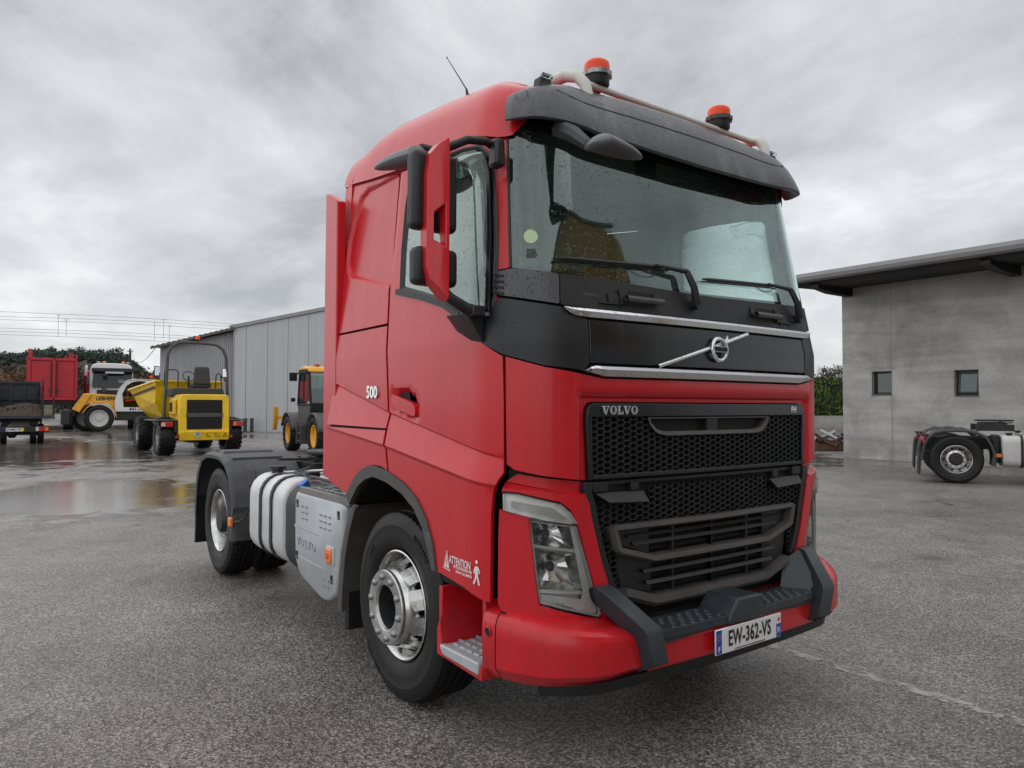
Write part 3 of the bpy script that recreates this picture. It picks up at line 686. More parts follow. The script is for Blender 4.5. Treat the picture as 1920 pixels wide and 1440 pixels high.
    word('brand_lettering', 'chrome', T, lambda u, v, o: P(-.685 + u, 1.617 + v, o, False), .228, .040, .006, -.006)
    text_on('model_lettering', 'FH', .048, lambda u, v: P(.74 + u, 1.617 + v, .003, False), 'chrome', T, 1.0, .001, fn_in=lambda u, v: P(.74 + u, 1.617 + v, -.006, False))
    text_on('power_lettering', '500', .098, lambda u, v: P(-2.535 + u, 1.712 - u * .02 + v, .012), 'chrome', T, .98, .003, fn_in=lambda u, v: P(-2.535 + u, 1.712 - u * .02 + v, 0.0))
    # windscreen
    ws = [(0, 2.218), (-.427, 2.230), (-.82, 2.244), (-1.104, 2.258), (-1.232, 2.276), (-1.236, 2.5), (-1.24, 2.75), (-1.243, 3.05), (-1.1, 3.10), (0, 3.10)]
    wsf = ws + [(-a, b) for a, b in reversed(ws[1:-1])]
    w = panel('windscreen', wsf, 'windscreen_glass', T, off=-.006, thick=0, grid=.05, rel=False, bevel=0)
    # black frit border
    for p in ([(-1.236, 2.276), (-1.20, 2.268), (-1.185, 2.40), (-1.205, 2.7), (-1.215, 3.0), (-1.243, 3.0), (-1.24, 2.7)],):
        both('glass_border', p, 'deep_black', T, off=-.010, thick=0, grid=.06, rel=False, bevel=0)
        both('windscreen_seal', [(-1.246, 2.278), (-1.232, 2.276), (-1.236, 2.6), (-1.242, 2.95), (-1.254, 2.95), (-1.248, 2.6)], 'rubber_seal', T, off=.002, thick=.02, grid=.06, rel=False, bevel=.002)
    panel('glass_border', [(-1.2, 2.255), (-.82, 2.24), (0, 2.215), (.82, 2.24), (1.2, 2.255), (1.2, 2.285), (.82, 2.262), (0, 2.238), (-.82, 2.262), (-1.2, 2.285)], 'deep_black', T, off=-.010, thick=0, grid=.06, rel=False, bevel=0)
    # stickers on the glass
    m = MB(); c = (-1.136, 2.425)
    m.add([P(c[0] + .034 * math.cos(t), c[1] + .034 * math.sin(t), -.003, False) for t in lin(0, 2 * PI, 29)[:-1]], [tuple(range(28))]); st = m.build('round_sticker', 'sticker_green', T, 0, fix=False)
    m = MB(); rr = random.Random(5)
    for i in range(6):
        x = -.022
        while x < .022:
            w = rr.uniform(.002, .007); z = 2.360 - i * .0075; m.add([P(-1.136 + a_, b_, -.002, False) for a_, b_ in ((x, z), (x + w, z), (x + w, z + .0042), (x, z + .0042))], [(0, 1, 2, 3)]); x += w + .0015
    m.build('sticker_print', 'ink_black', st, fix=False, smooth=0)
def word(name, mat, parent, f, width, h, o1, o0):
    """slab-serif capitals V O L V O, built as solid letters"""
    L = {'V': ([[(-.5, .5), (-.5, .40), (-.42, .36), (-.12, -.5), (.10, -.5), (.34, .36), (.46, .40), (.46, .5), (.12, .5), (.12, .40), (.22, .36), (.04, -.22), (-.10, .36), (-.01, .40), (-.01, .5)]], .96),
         'L': ([[(-.38, .5), (-.38, .40), (-.28, .38), (-.28, -.38), (-.38, -.40), (-.38, -.5), (.40, -.5), (.40, -.10), (.32, -.10), (.24, -.36), (-.02, -.38), (-.02, .38), (.08, .40), (.08, .5)]], .80)}
    m = MB(); adv = {'V': .98, 'O': .98, 'L': .82}; tot = sum(adv[c] for c in 'VOLVO'); x = -tot / 2; k = width / tot
    for ch in 'VOLVO':
        cx = x + adv[ch] / 2; x += adv[ch]
        if ch == 'O':
            n = 20; V = []
            for t in lin(0, 2 * PI, n + 1)[:-1]:
                for rx, ry in ((.45, .52), (.20, .40)):
                    u, v = cx + rx * math.cos(t), ry * math.sin(t); V += [f(u * k, v * h, o1), f(u * k, v * h, o0)]
            F = []
            for i in range(n):
                a, b = i * 4, ((i + 1) % n) * 4; F += [(a, b, b + 2, a + 2), (a + 1, b + 1, b, a), (a + 2, b + 2, b + 3, a + 3)]
            m.add(V, F)
        else:
            m.prism(L[ch][0][0], lambda u, v: f((u + cx) * k, v * h, o1), lambda u, v: f((u + cx) * k, v * h, o0))
    return m.build(name, mat, parent, 0)
def honey(name, parent, ok, off, dep, z0, z1, surf=None, W=.050, H=.0285, mat='black_plastic', umax=.9, sign=(1,)):
    """flat-topped wide hexagon cells; thin raised walls"""
    surf = surf or (lambda u, v, o: P(u, v, o, False)); m = MB(); j = 0; z = z0
    dx, dz = W * .75 + .004, H
    i0 = int(umax / dx) + 1
    for i in range(-i0, i0 + 1):
        u = i * dx; v = z0 + (dz / 2 if i % 2 else 0)
        while v < z1:
            if ok(u, v):
                hx = [(-.5, 0), (-.25, -.5), (.25, -.5), (.5, 0), (.25, .5), (-.25, .5)]
                V = []
                for a, b in hx:
                    uo, vo = a * (W + .005), b * (H + .0005); ui, vi = a * (W - .004), b * (H - .0045)
                    V += [surf(u + uo, v + vo, off), surf(u + ui, v + vi, off - .001), surf(u + ui * .85, v + vi * .85, off - dep)]
                F = []
                for q in range(6):
                    a, b = q * 3, ((q + 1) % 6) * 3; F += [(a, b, b + 1, a + 1), (a + 1, b + 1, b + 2, a + 2)]
                m.add(V, F)
            v += dz
    return m.build(name, mat, parent, 0, kind='stuff', fix=False)
def zseam(s):
    q = -abs(s)
    return lerp(q, [(-3.21, 3.118), (-2.77, 3.060), (-2.45, 3.026), (-1.95, 3.006), (-1.6, 2.998), (-1.42, 2.965), (-1.32, 2.932), (-1.22, 2.925), (-1.1, 3.04), (-.9, 3.09), (0, 3.10)])
def ztop(y): return lerp(y, [(.3, 3.245), (.45, 3.27), (.73, 3.33), (1.18, 3.392), (1.75, 3.445), (2.0, 3.43), (2.2, 3.375)])
def build_roof():
    m = MB(); S = [-3.205, -3.195, -3.17, -3.1] + lin(-3.0, -1.3, 24) + lin(-1.25, -.85, 12) + lin(-.7, 0, 6)
    S = S + [-s for s in reversed(S[:-1])]; T_ = [0, .08, .16, .24, .32, .40, .47, .54, .60, .66, .72, .79, .86, .93, 1]
    def fn(s, t):
        z0 = zseam(s) + .003; b = Vector(P0(s, z0, 0, False)); x, y, nx, ny = base(s, z0)
        edge = {3.205: .90, 3.195: .96, 3.17: .985}.get(abs(s), 1)
        a = t * PI / 2; zt = ztop(b.y); I = .36
        H = zt - z0
        k = math.sin(a) ** .62
        zz = z0 + H * k * edge; o = .012 - I * (1 - max(0, math.cos(a)) ** .62) - .03 * k
        x2, y2, _, _ = base(s, z0 + min(H * k, .12))
        p = Vector((x2 + nx * o, y2 + ny * o, zz))
        if y < 2.3: p.y = max(p.y, b.y - .02)
        return p
    m.grid(fn, S, T_)
    n = len(S); base_i = len(m.v)
    # crown between the two shoulders
    K = lin(0, 1, 9); half = n // 2; rows = []
    def crown(i, k):
        a = fn(S[i], 1); b = fn(S[n - 1 - i], 1); p = a.lerp(b, k); p.z += .035 * math.sin(PI * k); return p
    m.grid(lambda i, k: crown(int(i), k), list(range(half + 1)), K)
    # rear face and lip
    for sg in (0, 1):
        pass
    o = m.build('roof_panel', 'red_paint', T, smooth=50)
    bm = bmesh.new(); bm.from_mesh(o.data); bmesh.ops.remove_doubles(bm, verts=bm.verts, dist=.002); bmesh.ops.recalc_face_normals(bm, faces=bm.faces); bm.to_mesh(o.data); bm.free()
    # rear wall of the cab and roof
    m = MB(); top = [crown(0, k) for k in K]; prof = [fn(S[0], t) for t in reversed(T_)]; prof2 = [fn(S[-1], t) for t in T_]
    loop = list(reversed(prof)) + top[1:-1] + list(reversed(prof2))
    pr_ = [(p.x, p.z) for p in loop] + [(1.23, 1.2), (-1.23, 1.2)]
    m.prism(pr_, lambda u, v: (u, 2.26, v), lambda u, v: (u, 2.20, v)); m.build('rear_wall', 'red_paint', T)
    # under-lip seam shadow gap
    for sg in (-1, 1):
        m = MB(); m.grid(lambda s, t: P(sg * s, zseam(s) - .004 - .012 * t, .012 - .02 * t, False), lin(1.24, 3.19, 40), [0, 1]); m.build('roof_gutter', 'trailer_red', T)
    # sun visor
    zt = [(0, 3.255), (.5, 3.248), (.9, 3.222), (1.05, 3.195), (1.15, 3.168), (1.20, 3.152), (1.235, 3.138)]; zb = [(0, 2.930), (.40, 2.938), (.8, 2.955), (1.0, 2.972), (1.15, 2.984), (1.20, 2.987), (1.235, 2.992)]
    prof = [(0, -.04), (.0, .02), (.12, .055), (.35, .085), (.62, .105), (.86, .118), (.97, .118), (1, .108), (.99, .09), (.9, .07), (.5, .045), (.3, .0)]
    Sv = lin(-1.235, -1.0, 14) + lin(-.95, .95, 30) + lin(1.0, 1.235, 14)
    def vf(s, i):
        v, o = prof[int(i)]; a, b = lerp(abs(s), zt), lerp(abs(s), zb); e = 1 - max(0, (abs(s) - 1.10) / .135) * .42
        z_ = a - (a - b) * v
        kk = min(1, (1.235 - abs(s)) / .3 + .55)
        return P(s, z_, o * e * (.8 + .2 * kk), False)
    m = MB(); m.grid(vf, Sv, list(range(len(prof))))
    for s in (Sv[0], Sv[-1]):
        q = [vf(s, i) for i in range(len(prof))]; m.add(q, [tuple(range(len(q)))])
    vis = m.build('sun_visor', 'visor_black', T, smooth=35)
    def gap(pts, w=.004):
        m = MB()
        def sp(s, v):
            a, b = lerp(abs(s), zt), lerp(abs(s), zb)
            for (v0, o0), (v1, o1) in zip(prof[1:7], prof[2:8]):
                if v0 <= v <= v1: o = o0 + (o1 - o0) * (v - v0) / (v1 - v0 + 1e-9); break
            kk = min(1, (1.235 - abs(s)) / .3 + .55); return P(s, a - (a - b) * v, o * (.8 + .2 * kk) + .0015, False)
        for a, b in zip(pts, pts[1:]):
            n_ = max(1, int(abs(b[0] - a[0]) / .06))
            for i in range(n_):
                p = Vector(a).lerp(Vector(b), i / n_); q = Vector(a).lerp(Vector(b), (i + 1) / n_); d = (q - p).normalized(); w_ = Vector((-d.y * 1, d.x * 3)) * w
                m.add([sp(*(p - w_)), sp(*(q - w_)), sp(*(q + w_)), sp(*(p + w_))], [(0, 1, 2, 3)])
        return m.build('visor_groove', 'deep_black', vis)
    gap([(-1.03, .06), (-.99, .22), (-.94, .36), (-.86, .42), (-.5, .43), (.5, .43), (.86, .42), (.94, .36), (.99, .22), (1.03, .06)])
    c = (-1.155, .30)
    gap([(c[0] + .028 * math.cos(t), c[1] + .20 * math.sin(t)) for t in lin(0, 2 * PI, 13)], .0012)
    # antenna
    m = MB(); m.tube([(-.9, 1.18, 3.40), (-.9, 1.20, 3.46)], [.012, .006], 8); m.tube([(-.9, 1.20, 3.46), (-.9, 1.417, 3.727)], [.004, .0022], 6); m.cyl((-.9, 1.414, 3.723), (-.9, 1.42, 3.732), .004, 6)
    m.build('antenna', 'black_plastic', T)
    # lamp bar
    m = MB(); m.tube([(-.60, .50, 3.318), (.80, .50, 3.318)], .018, 12); bar = m.build('lamp_bar', 'white_plastic', T)
    for sg in (-1, 1):
        x = .70 if sg < 0 else .83
        m = MB(); m.tube([(sg * (x + .05), .74, 3.24), (sg * (x + .048), .68, 3.305), (sg * (x + .04), .61, 3.335), (sg * (x + .02), .53, 3.340), (sg * x, .46, 3.315), (sg * (x - .015), .42, 3.265), (sg * (x - .02), .405, 3.19)], [.026, .029, .031, .032, .031, .030, .029], 12)
        m.build('bar_elbow', 'white_plastic', bar)
        m = MB(); m.box((sg * .93, .46, 3.215), (.08, .06, .05), taper=.85); mk_ = m.build('marker_lamp', 'black_plastic', T, bevel=.006)
        m = MB(); m.box((sg * .925, .435, 3.243), (.06, .03, .026), Matrix.Rotation(-.5, 3, 'X')); m.build('lamp_lens', 'lens_clear', mk_, bevel=.004)
    for x in (-.512, .503):
        c = (x, .52, 0)
        m = MB(); m.lathe([(3.330, .0), (3.330, .060), (3.338, .066), (3.365, .066), (3.385, .071)], 'Z', c, 24); b = m.build('beacon', 'black_plastic', T)
        m = MB()
        m.lathe([(3.380, .068), (3.382, .078), (3.404, .079), (3.410, .071)], 'Z', c, 24)
        for k in range(12):
            a = k * PI / 6; m.box((x + .0785 * math.cos(a), .52 + .0785 * math.sin(a), 3.393), (.006, .010, .026), a)
        m.build('beacon_ring', 'grey_plastic' if x > 0 else 'satin_steel', b)
        m = MB(); m.lathe([(3.405, .069), (3.444, .069), (3.458, .065), (3.468, .052), (3.472, .0)], 'Z', c, 28); m.build('beacon_dome', 'orange_lens', b, smooth=60)
        m = MB(); m.cyl((x, .52, 3.30), (x, .52, 3.33), .02); m.build('beacon_stem', 'grey_plastic', b)

def build_inner():
    # trim behind the glass and backing behind the panel joints, cut out at the windows
    B, F_, U_, A2 = [(-3.18, 1.25), (-2.25, 1.25), (-2.25, 3.02), (-3.18, 3.05)], [(-2.25, 1.36), (-2.05, 1.30), (-1.86, 1.22), (-1.27, 1.36), (-1.27, 2.03), (-1.50, 2.04), (-1.60, 2.06), (-1.755, 2.14), (-2.0, 2.21), (-2.25, 2.27)], [(-2.25, 2.94), (-1.9, 2.945), (-1.6, 2.925), (-1.42, 2.89), (-1.33, 2.82), (-1.33, 3.02), (-2.25, 3.02)], [(-1.33, 2.03), (-1.23, 2.03), (-1.235, 3.05), (-1.33, 3.02)]
    for p in (B, F_, U_, A2):
        both('cab_shell', p, 'deep_black', T, off=-.028, thick=.004, grid=.12, rel=True if p is B else False, bevel=0, smooth=0)
        both('interior_trim', p, 'interior_grey', T, off=-.055, thick=.006, grid=.12, rel=False, bevel=0, smooth=0)
    panel('cab_shell', [(-1.27, 1.20), (1.27, 1.20), (1.27, 2.24), (-1.27, 2.24)], 'deep_black', T, off=-.05, thick=.01, grid=.1, rel=False, bevel=0)
    m = MB(); m.bb(-1.07, 1.07, 2.10, 2.15, 1.5, 3.2); m.build('rear_lining', 'curtain_cloth', T)
    m = MB(); m.bb(-1.15, 1.15, .35, 2.1, 1.38, 1.42); m.build('cab_floor', 'interior_dark', T)
    m = MB(); m.bb(-1.05, 1.05, .45, 2.1, 3.12, 3.15); m.build('headliner', 'interior_grey', T)
    panel('header_trim', [(-1.15, 2.985), (1.15, 2.985), (1.15, 3.10), (-1.15, 3.10)], 'interior_dark', T, off=-.03, thick=.05, grid=.2, rel=False)
    m = MB(); m.prism([(.25, 1.9), (.22, 2.17), (.36, 2.20), (.55, 2.15), (.60, 2.0), (.5, 1.6), (.3, 1.6)], lambda y, z: (-.88, y, z), lambda y, z: (.88, y, z)); m.bb(-1.08, 1.08, .52, .70, 1.6, 2.05); m.build('dashboard', 'interior_dark', T, bevel=.02)
    def seat(x):
        m = MB(); m.box((x, 1.30, 1.78), (.5, .52, .16)); s_ = m.build('seat_cushion', 'seat_cloth', T, bevel=.05)
        m = MB(); m.box((x, 1.60, 2.16), (.48, .14, .68), Matrix.Rotation(-.15, 3, 'X'), taper=.85); m.build('seat_back', 'seat_cloth', s_, bevel=.05)
        m = MB(); m.box((x, 1.68, 2.58), (.28, .10, .2), Matrix.Rotation(-.15, 3, 'X')); m.build('headrest', 'seat_cloth', s_, bevel=.04)
    seat(-.62); seat(.62)
    m = MB(); ax = Vector((0, -.55, .83)).normalized(); a, b, _ = frame_of(ax); c = Vector((.60, .74, 2.25))
    m.tube([c + (a * math.cos(t) + b * math.sin(t)) * .215 for t in lin(0, 2 * PI, 30)], .016, 8, False)
    for t in (.2, PI - .2, -PI / 2): m.tube([c, c + (a * math.cos(t) + b * math.sin(t)) * .21], .013, 6)
    m.cyl(c - ax * .25, c, .04); m.build('steering_wheel', 'interior_dark', T)
    for x in (-.25,):
        m = MB(); m.box((x, .42, 2.92), (.16, .02, .10)); m.build('toll_badge', 'interior_dark', T, bevel=.01)

def build_mirrors():
    for sg in (-1,):
        dy = 0; kx = 1
        X = lambda x: sg * x * kx
        # arms
        m = MB()
        m.tube([(X(1.185), .50 + dy, 2.855), (X(1.25), .49 + dy, 2.872), (X(1.34), .50 + dy, 2.862), (X(1.43), .535 + dy, 2.815), (X(1.50), .57 + dy, 2.76)], [.019, .020, .020, .021, .022], 10)
        mir = m.build('mirror_arm', 'black_trim', T)
        m = MB(); m.box((X(1.195), .47 + dy, 2.82), (.06, .075, .135), taper=.85); m.build('arm_mount', 'black_trim', mir, bevel=.015)
        m = MB(); m.tube([(X(1.29), .49 + dy, 2.072), (X(1.35), .49 + dy, 2.078), (X(1.43), .50 + dy, 2.12), (X(1.49), .53 + dy, 2.19)], [.028, .029, .026, .023], 10); m.box((X(1.30), .50 + dy, 2.07), (.07, .09, .05)); m.build('lower_arm', 'black_trim', mir, bevel=.008)
        # painted bar with its window
        poly = [(0.028, 2.845), (-.018, 2.815), (-.055, 2.77), (-.072, 2.68), (-.074, 2.26), (-.060, 2.20), (-.02, 2.155), (.024, 2.105), (.030, 2.14), (.030, 2.80)]
        hole = [(-.048, 2.50), (.010, 2.545), (.010, 2.345), (-.048, 2.375)]
        base_y = .53 + dy; cx = 1.475
        def fp(u, v, d): return Vector((X(cx - u * .85), base_y - d - u * .35, v))
        m = MB()
        # facade in strips round the opening
        def ring(d0):
            return [fp(u, v, d0 + (.012 if abs(u) < .06 else .0)) for u, v in poly]
        out = poly; H4 = hole
        V = [fp(u, v, .03 if i in (2, 3, 4, 5) else .045) for i, (u, v) in enumerate(out)] + [fp(u, v, .048) for u, v in H4] + [fp(u * .8 - .002, v + (2.44 - v) * .25, .0) for u, v in H4] + [fp(u, v, -.03) for u, v in out]
        F = [(1, 10, 11, 0), (0, 11, 9), (11, 12, 8, 9), (12, 7, 8), (12, 13, 6, 7), (13, 5, 6), (13, 4, 5), (10, 3, 4, 13), (10, 2, 3), (10, 1, 2)]
        F += [(10 + i, 10 + (i + 1) % 4, 14 + (i + 1) % 4, 14 + i) for i in range(4)]
        F += [(i, (i + 1) % 10, 18 + (i + 1) % 10, 18 + i) for i in range(10)]
        # back with opening
        Bk = {0: 18, 1: 19, 2: 20, 3: 21, 4: 22, 5: 23, 6: 24, 7: 25, 8: 26, 9: 27}
        F += [tuple(reversed([Bk[i] if i < 10 else i + 4 for i in f])) for f in F[:10]]
        m.add(V, F); m.build('mirror_fairing', 'red_paint', mir, smooth=25, bevel=.004)
        # glass housings
        for (zc, h, w, xc) in ((2.615, .36, .235, 1.468), (2.27, .175, .225, 1.46)):
            m = MB(); m.box((X(xc), .60 + dy, zc), (w, .085, h)); hs = m.build('mirror_housing', 'black_plastic', mir, bevel=.028, seg=3)
            m = MB(); m.box((X(xc), .648 + dy, zc), (w - .04, .006, h - .04)); m.build('mirror_face', 'mirror_glass', hs, bevel=.002)
    # kerb view mirror above the door (rounded shell on a short arm)
    def shell(name, c, L, W, H, rot, parent):
        m = MB(); R = Matrix.Rotation(rot, 3, 'Z')
        def fn(u, v):
            x = -math.cos(u); t_ = (x + 1) / 2; rr = min(1, (t_ / .10) ** .5) * max(0, 1 - t_ ** 2.2) ** .62
            p = Vector((x * L / 2, rr * math.cos(v) * W / 2, rr * math.sin(v) * H * (.62 if math.sin(v) > 0 else .38)))
            return R @ p + Vector(c)
        m.grid(fn, lin(.02, PI - .02, 16), lin(0, 2 * PI, 17)); return m.build(name, 'mirror_grey', parent, smooth=70)
    m = MB(); m.tube([(-1.17, 1.06, 3.0), (-1.24, 1.10, 3.02), (-1.31, 1.17, 2.985)], [.022, .022, .02], 8); a = m.build('mirror_arm', 'black_trim', T)
    shell('mirror_housing', (-1.345, 1.17, 2.935), .37, .15, .10, math.radians(108), a)
    # front view mirror under the visor
    m = MB(); m.tube([(-.93, .33, 2.95), (-.95, .20, 2.88), (-.965, .08, 2.79)], [.045, .04, .026], 8); m.cyl((-.995, .06, 2.785), (-.94, .06, 2.79), .026, 12); m.tube([(-.97, .05, 2.79), (-.92, .01, 2.815), (-.85, .0, 2.815)], [.016, .016, .012], 8)
    a = m.build('mirror_arm', 'black_trim', T)
    shell('mirror_housing', (-.868, .0, 2.768), .33, .16, .066, math.radians(6), a)

def build_wipers():
    for x0, tip in ((-.125, -1.04), (.855, -.03)):
        p0 = P(x0, 2.165, .03, False); p1 = P(x0 - .035, 2.255, .055, False); p2 = P(x0 - .06, 2.335, .045, False)
        m = MB(); m.tube([p0, p1, p2], [.023, .019, .016], 8); m.cyl(P(x0, 2.165, 0, False), P(x0, 2.165, .045, False), .026, 12)
        q = P(x0 - .28, 2.345, .035, False); m.tube([p2, q], [.014, .009], 8); w = m.build('wiper', 'black_trim', T)
        m = MB(); pts = [P(s, lerp(s, [(tip, 2.315), (x0 - .2, 2.347)]), .018, False) for s in lin(tip, x0 - .16, 14)]; m.tube(pts, [.005] + [.010] * 12 + [.006], 6)
        m.tube([P(s, lerp(s, [(tip, 2.315), (x0 - .2, 2.347)]) - .012, .006, False) for s in lin(tip, x0 - .16, 14)], .0045, 5)
        m.build('wiper_blade', 'rubber_seal', w)
        m = MB(); m.tube([P(s, 2.33 - .03 * math.sin((s - x0 + .42) / .22 * PI), .02, False) for s in lin(x0 - .42, x0 - .2, 8)], .0025, 4); m.build('washer_hose', 'rubber_seal', w)

def build_lower_front():
    # panels beside the grille and round the lamps
    def lamp_side(sg):
        fl = (lambda p: p) if sg < 0 else flip
        LB = PN['lamp_body']; 
        # body split round the lamp opening: outer cheek, inner upright, shoulder
        upper = [(-1.216, 1.325), (-1.091, 1.308), (-0.893, 1.288), (-0.897, 1.238), (-0.935, 1.225), (-1.10, 1.262), (-1.276, 1.290)]
        panel('lamp_shoulder', fl(upper), 'red_paint', T, off=-.035, thick=.03, grid=.04, rel=False)
        sh = [(-1.280, 1.240), (-1.276, 1.262), (-1.10, 1.250), (-0.935, 1.222), (-0.897, 1.232), (-0.872, 1.187), (-0.863, 1.138), (-0.803, 0.925), (-0.750, 0.784), (-0.715, 0.625), (-0.996, 0.650), (-1.137, 0.670), (-1.282, 0.711), (-1.298, 0.743), (-1.296, 1.056), (-1.291, 1.165), (-1.268, 1.158), (-1.150, 1.136), (-1.143, 0.993), (-1.120, 0.792), (-1.110, 0.745), (-.996, .710), (-.815, .652), (-.792, .662), (-.886, .935), (-.938, 1.100), (-.972, 1.165), (-1.020, 1.203), (-1.20, 1.245), (-1.272, 1.248)]
        panel('lamp_surround', fl(sh), 'red_paint', T, off=.004, thick=.035, grid=.04, rel=False, bevel=.004)
        m = MB(); a, b = [(-1.278, 1.288), (-1.10, 1.260), (-.935, 1.226), (-.900, 1.238)], [(-1.276, 1.262), (-1.10, 1.250), (-.935, 1.222), (-.897, 1.232)]
        m.grid(lambda i, k: P(-sg * -1 * (-1) * 1 * 0 + (a[int(i)][0] * (1 if sg < 0 else -1)), a[int(i)][1], -.035, False) if k == 0 else P(b[int(i)][0] * (1 if sg < 0 else -1), b[int(i)][1], .003, False), [0, 1, 2, 3], [0, 1]); m.build('lamp_shoulder', 'red_paint', T)
        q = 1 if sg < 0 else -1
        sd = 1 if sg < 0 else -1
        def S(s, z, o): return P(s * sd, z, o, False)
        # housing behind
        hl = panel('headlight', fl(PN['lamp']), 'lamp_silver', T, off=-.075, thick=.02, grid=.06, rel=False, bevel=0)
        m = MB(); LP = PN['lamp']; n = len(LP); LPc = (-.98, .90)
        for i in range(n):
            a_, b_ = LP[i], LP[(i + 1) % n]
            def sh_(p, k): return (p[0] + (LPc[0] - p[0]) * k, p[1] + (LPc[1] - p[1]) * k)
            m.add([S(*a_, .002), S(*b_, .002), S(*sh_(b_, .06), -.008), S(*sh_(a_, .06), -.008), S(*b_, -.09), S(*a_, -.09)], [(0, 1, 2, 3), (0, 1, 4, 5)])
        m.build('headlight_bezel', 'lamp_silver', hl)
        m = MB()
        for i in range(n):
            a_, b_ = LP[i], LP[(i + 1) % n]; m.add([S(*a_, .005), S(*b_, .005), S(*sh_(b_, .022), .005), S(*sh_(a_, .022), .005)], [(0, 1, 2, 3)])
        m.build('lens_seal', 'rubber_seal', hl)
        # silver frame walls, reflectors
        fr = MB()
        def wall(pts, o0, o1):
            for p, r in zip(pts, pts[1:]): fr.add([S(*p, o0), S(*r, o0), S(*r, o1), S(*p, o1)], [(0, 1, 2, 3)])
        def plate(pts, o): fr.add([S(*p, o) for p in pts], [tuple(range(len(pts)))])
        plate([(-.965, 1.088), (-.938, 1.090), (-.812, .685), (-.835, .675), (-1.10, .755), (-1.105, .79), (-.905, .755), (-.895, .79)], -.018)
        plate([(-1.148, 1.0), (-.925, .965), (-.921, .98), (-1.146, 1.015)], -.030); plate([(-1.125, .81), (-.875, .79), (-.878, .772), (-1.11, .792)], -.028)
        wall([(-1.146, 1.008), (-.923, .973)], -.03, -.075); wall([(-1.12, .80), (-.877, .782)], -.03, -.075); wall([(-.955, 1.085), (-.875, .79)], -.022, -.075)
        fr.build('headlight_frame', 'lamp_silver', hl)
        for cell, ap in (([(-1.146, 1.118), (-.985, 1.105), (-.940, .985), (-1.138, 1.012)], (-1.075, 1.055)), ([(-1.136, .992), (-.935, .962), (-.888, .792), (-1.112, .818)], (-1.050, .905))):
            m = MB(); R2 = [(ap[0] + (p[0] - ap[0]) * .34, ap[1] + (p[1] - ap[1]) * .34) for p in cell]
            def ed(poly, k): return [tuple(Vector(poly[i]).lerp(Vector(poly[(i + 1) % 4]), t)) for i in range(4) for t in lin(0, 1, k + 1)[:-1]]
            A, B_ = ed(cell, 5), ed(R2, 5); n = len(A); rr = random.Random(3)
            V = [S(*p, -.020) for p in A] + [S(p[0] * .55 + q_[0] * .45, p[1] * .55 + q_[1] * .45, -.058 + rr.uniform(-.006, .006)) for p, q_ in zip(A, B_)] + [S(*p, -.073) for p in B_]
            m.add(V, [(i_, (i_ + 1) % n, n + (i_ + 1) % n, n + i_) for i_ in range(n)] + [(n + i_, n + (i_ + 1) % n, 2 * n + (i_ + 1) % n, 2 * n + i_) for i_ in range(n)] + [tuple(2 * n + k for k in range(n))]); m.build('reflector', 'alloy', hl, smooth=12)
            m = MB(); m.lathe([(0, .022), (.012, .020), (.02, .012), (.024, 0)], 'Y', S(ap[0], ap[1], -.05), 14); m.build('bulb', 'interior_dark', hl)
        m = MB(); m.box(S(-1.01, .747, -.04), (.16, .03, .05)); 
        m = MB()
        for i in range(7):
            for j in range(3): 
                c = S(-1.08 + i * .022, .765 + (-.004 * i) - j * .012, -.038); m.add([c + Vector((-.01, 0, -.005)), c + Vector((.01, 0, -.005)), c + Vector((.01, 0, .005)), c + Vector((-.01, 0, .005)), c + Vector((0, -.008, 0))], [(0, 1, 4), (1, 2, 4), (2, 3, 4), (3, 0, 4)])
        m.build('indicator_optic', 'chrome', hl, smooth=0, fix=False)
        panel('headlight_lens', fl(inset(LP if area2(LP) > 0 else LP[::-1], .003)), 'lens_clear', hl, off=.004, thick=0, grid=.06, rel=False, bevel=0)
        # daytime running light above
        D = PN['drl']; dl = panel('running_light', fl(D), 'lamp_silver', T, off=-.006, thick=.03, grid=.04, rel=False, bevel=0)
        panel('light_guide', fl([(-1.235, 1.207), (-1.06, 1.180), (-.985, 1.128), (-1.00, 1.122), (-1.09, 1.142), (-1.235, 1.178)]), 'white_plastic', dl, off=.004, thick=.01, grid=.04, rel=False, bevel=.003)
        panel('running_lens', fl(D), 'lens_clear', dl, off=.016, thick=.02, grid=.05, rel=False, bevel=.004)
    lamp_side(-1); lamp_side(1)
    panel('front_backing', [(-1.29, .60), (1.29, .60), (1.29, 1.30), (-1.29, 1.30)], 'deep_black', T, off=-.13, thick=.01, grid=.1, rel=False, bevel=0)
    # lower grille frame, mesh, slats
    edge = [(-.893, 1.284), (-.897, 1.238), (-.872, 1.187), (-.863, 1.138), (-.803, .925), (-.753, .784), (-.700, .784), (-.760, .925), (-.818, 1.130), (-.825, 1.18), (-.848, 1.232), (-.845, 1.284)]
    both('grille_frame', edge, 'black_plastic', T, off=-.004, thick=.03, grid=.08, rel=False)
    panel('grille_frame', [(-.845, 1.262), (.845, 1.262), (.845, 1.284), (-.845, 1.284)], 'black_plastic', T, off=-.03, thick=.03, grid=.08, rel=False)
    panel('grille_backing', [(-.85, .60), (.85, .60), (.85, 1.28), (-.85, 1.28)], 'deep_black', T, off=-.085, thick=.01, grid=.2, rel=False, bevel=0)
    def ok(u, v):
        a = abs(u)
        if v > 1.26 or v < .80: return False
        w = lerp(v, [(.80, .735), (.925, .765), (1.13, .82), (1.25, .845)])
        if a > w - .01: return False
        if .49 < a < .845 and v > 1.175 and (v > 1.185 or a < .80): return False
        inner = lerp(v, [(.80, .665), (.95, .715), (1.085, .755)])
        return v > 1.085 or a > inner
    honey('honeycomb_mesh', T, ok, -.018, .016, .79, 1.27)
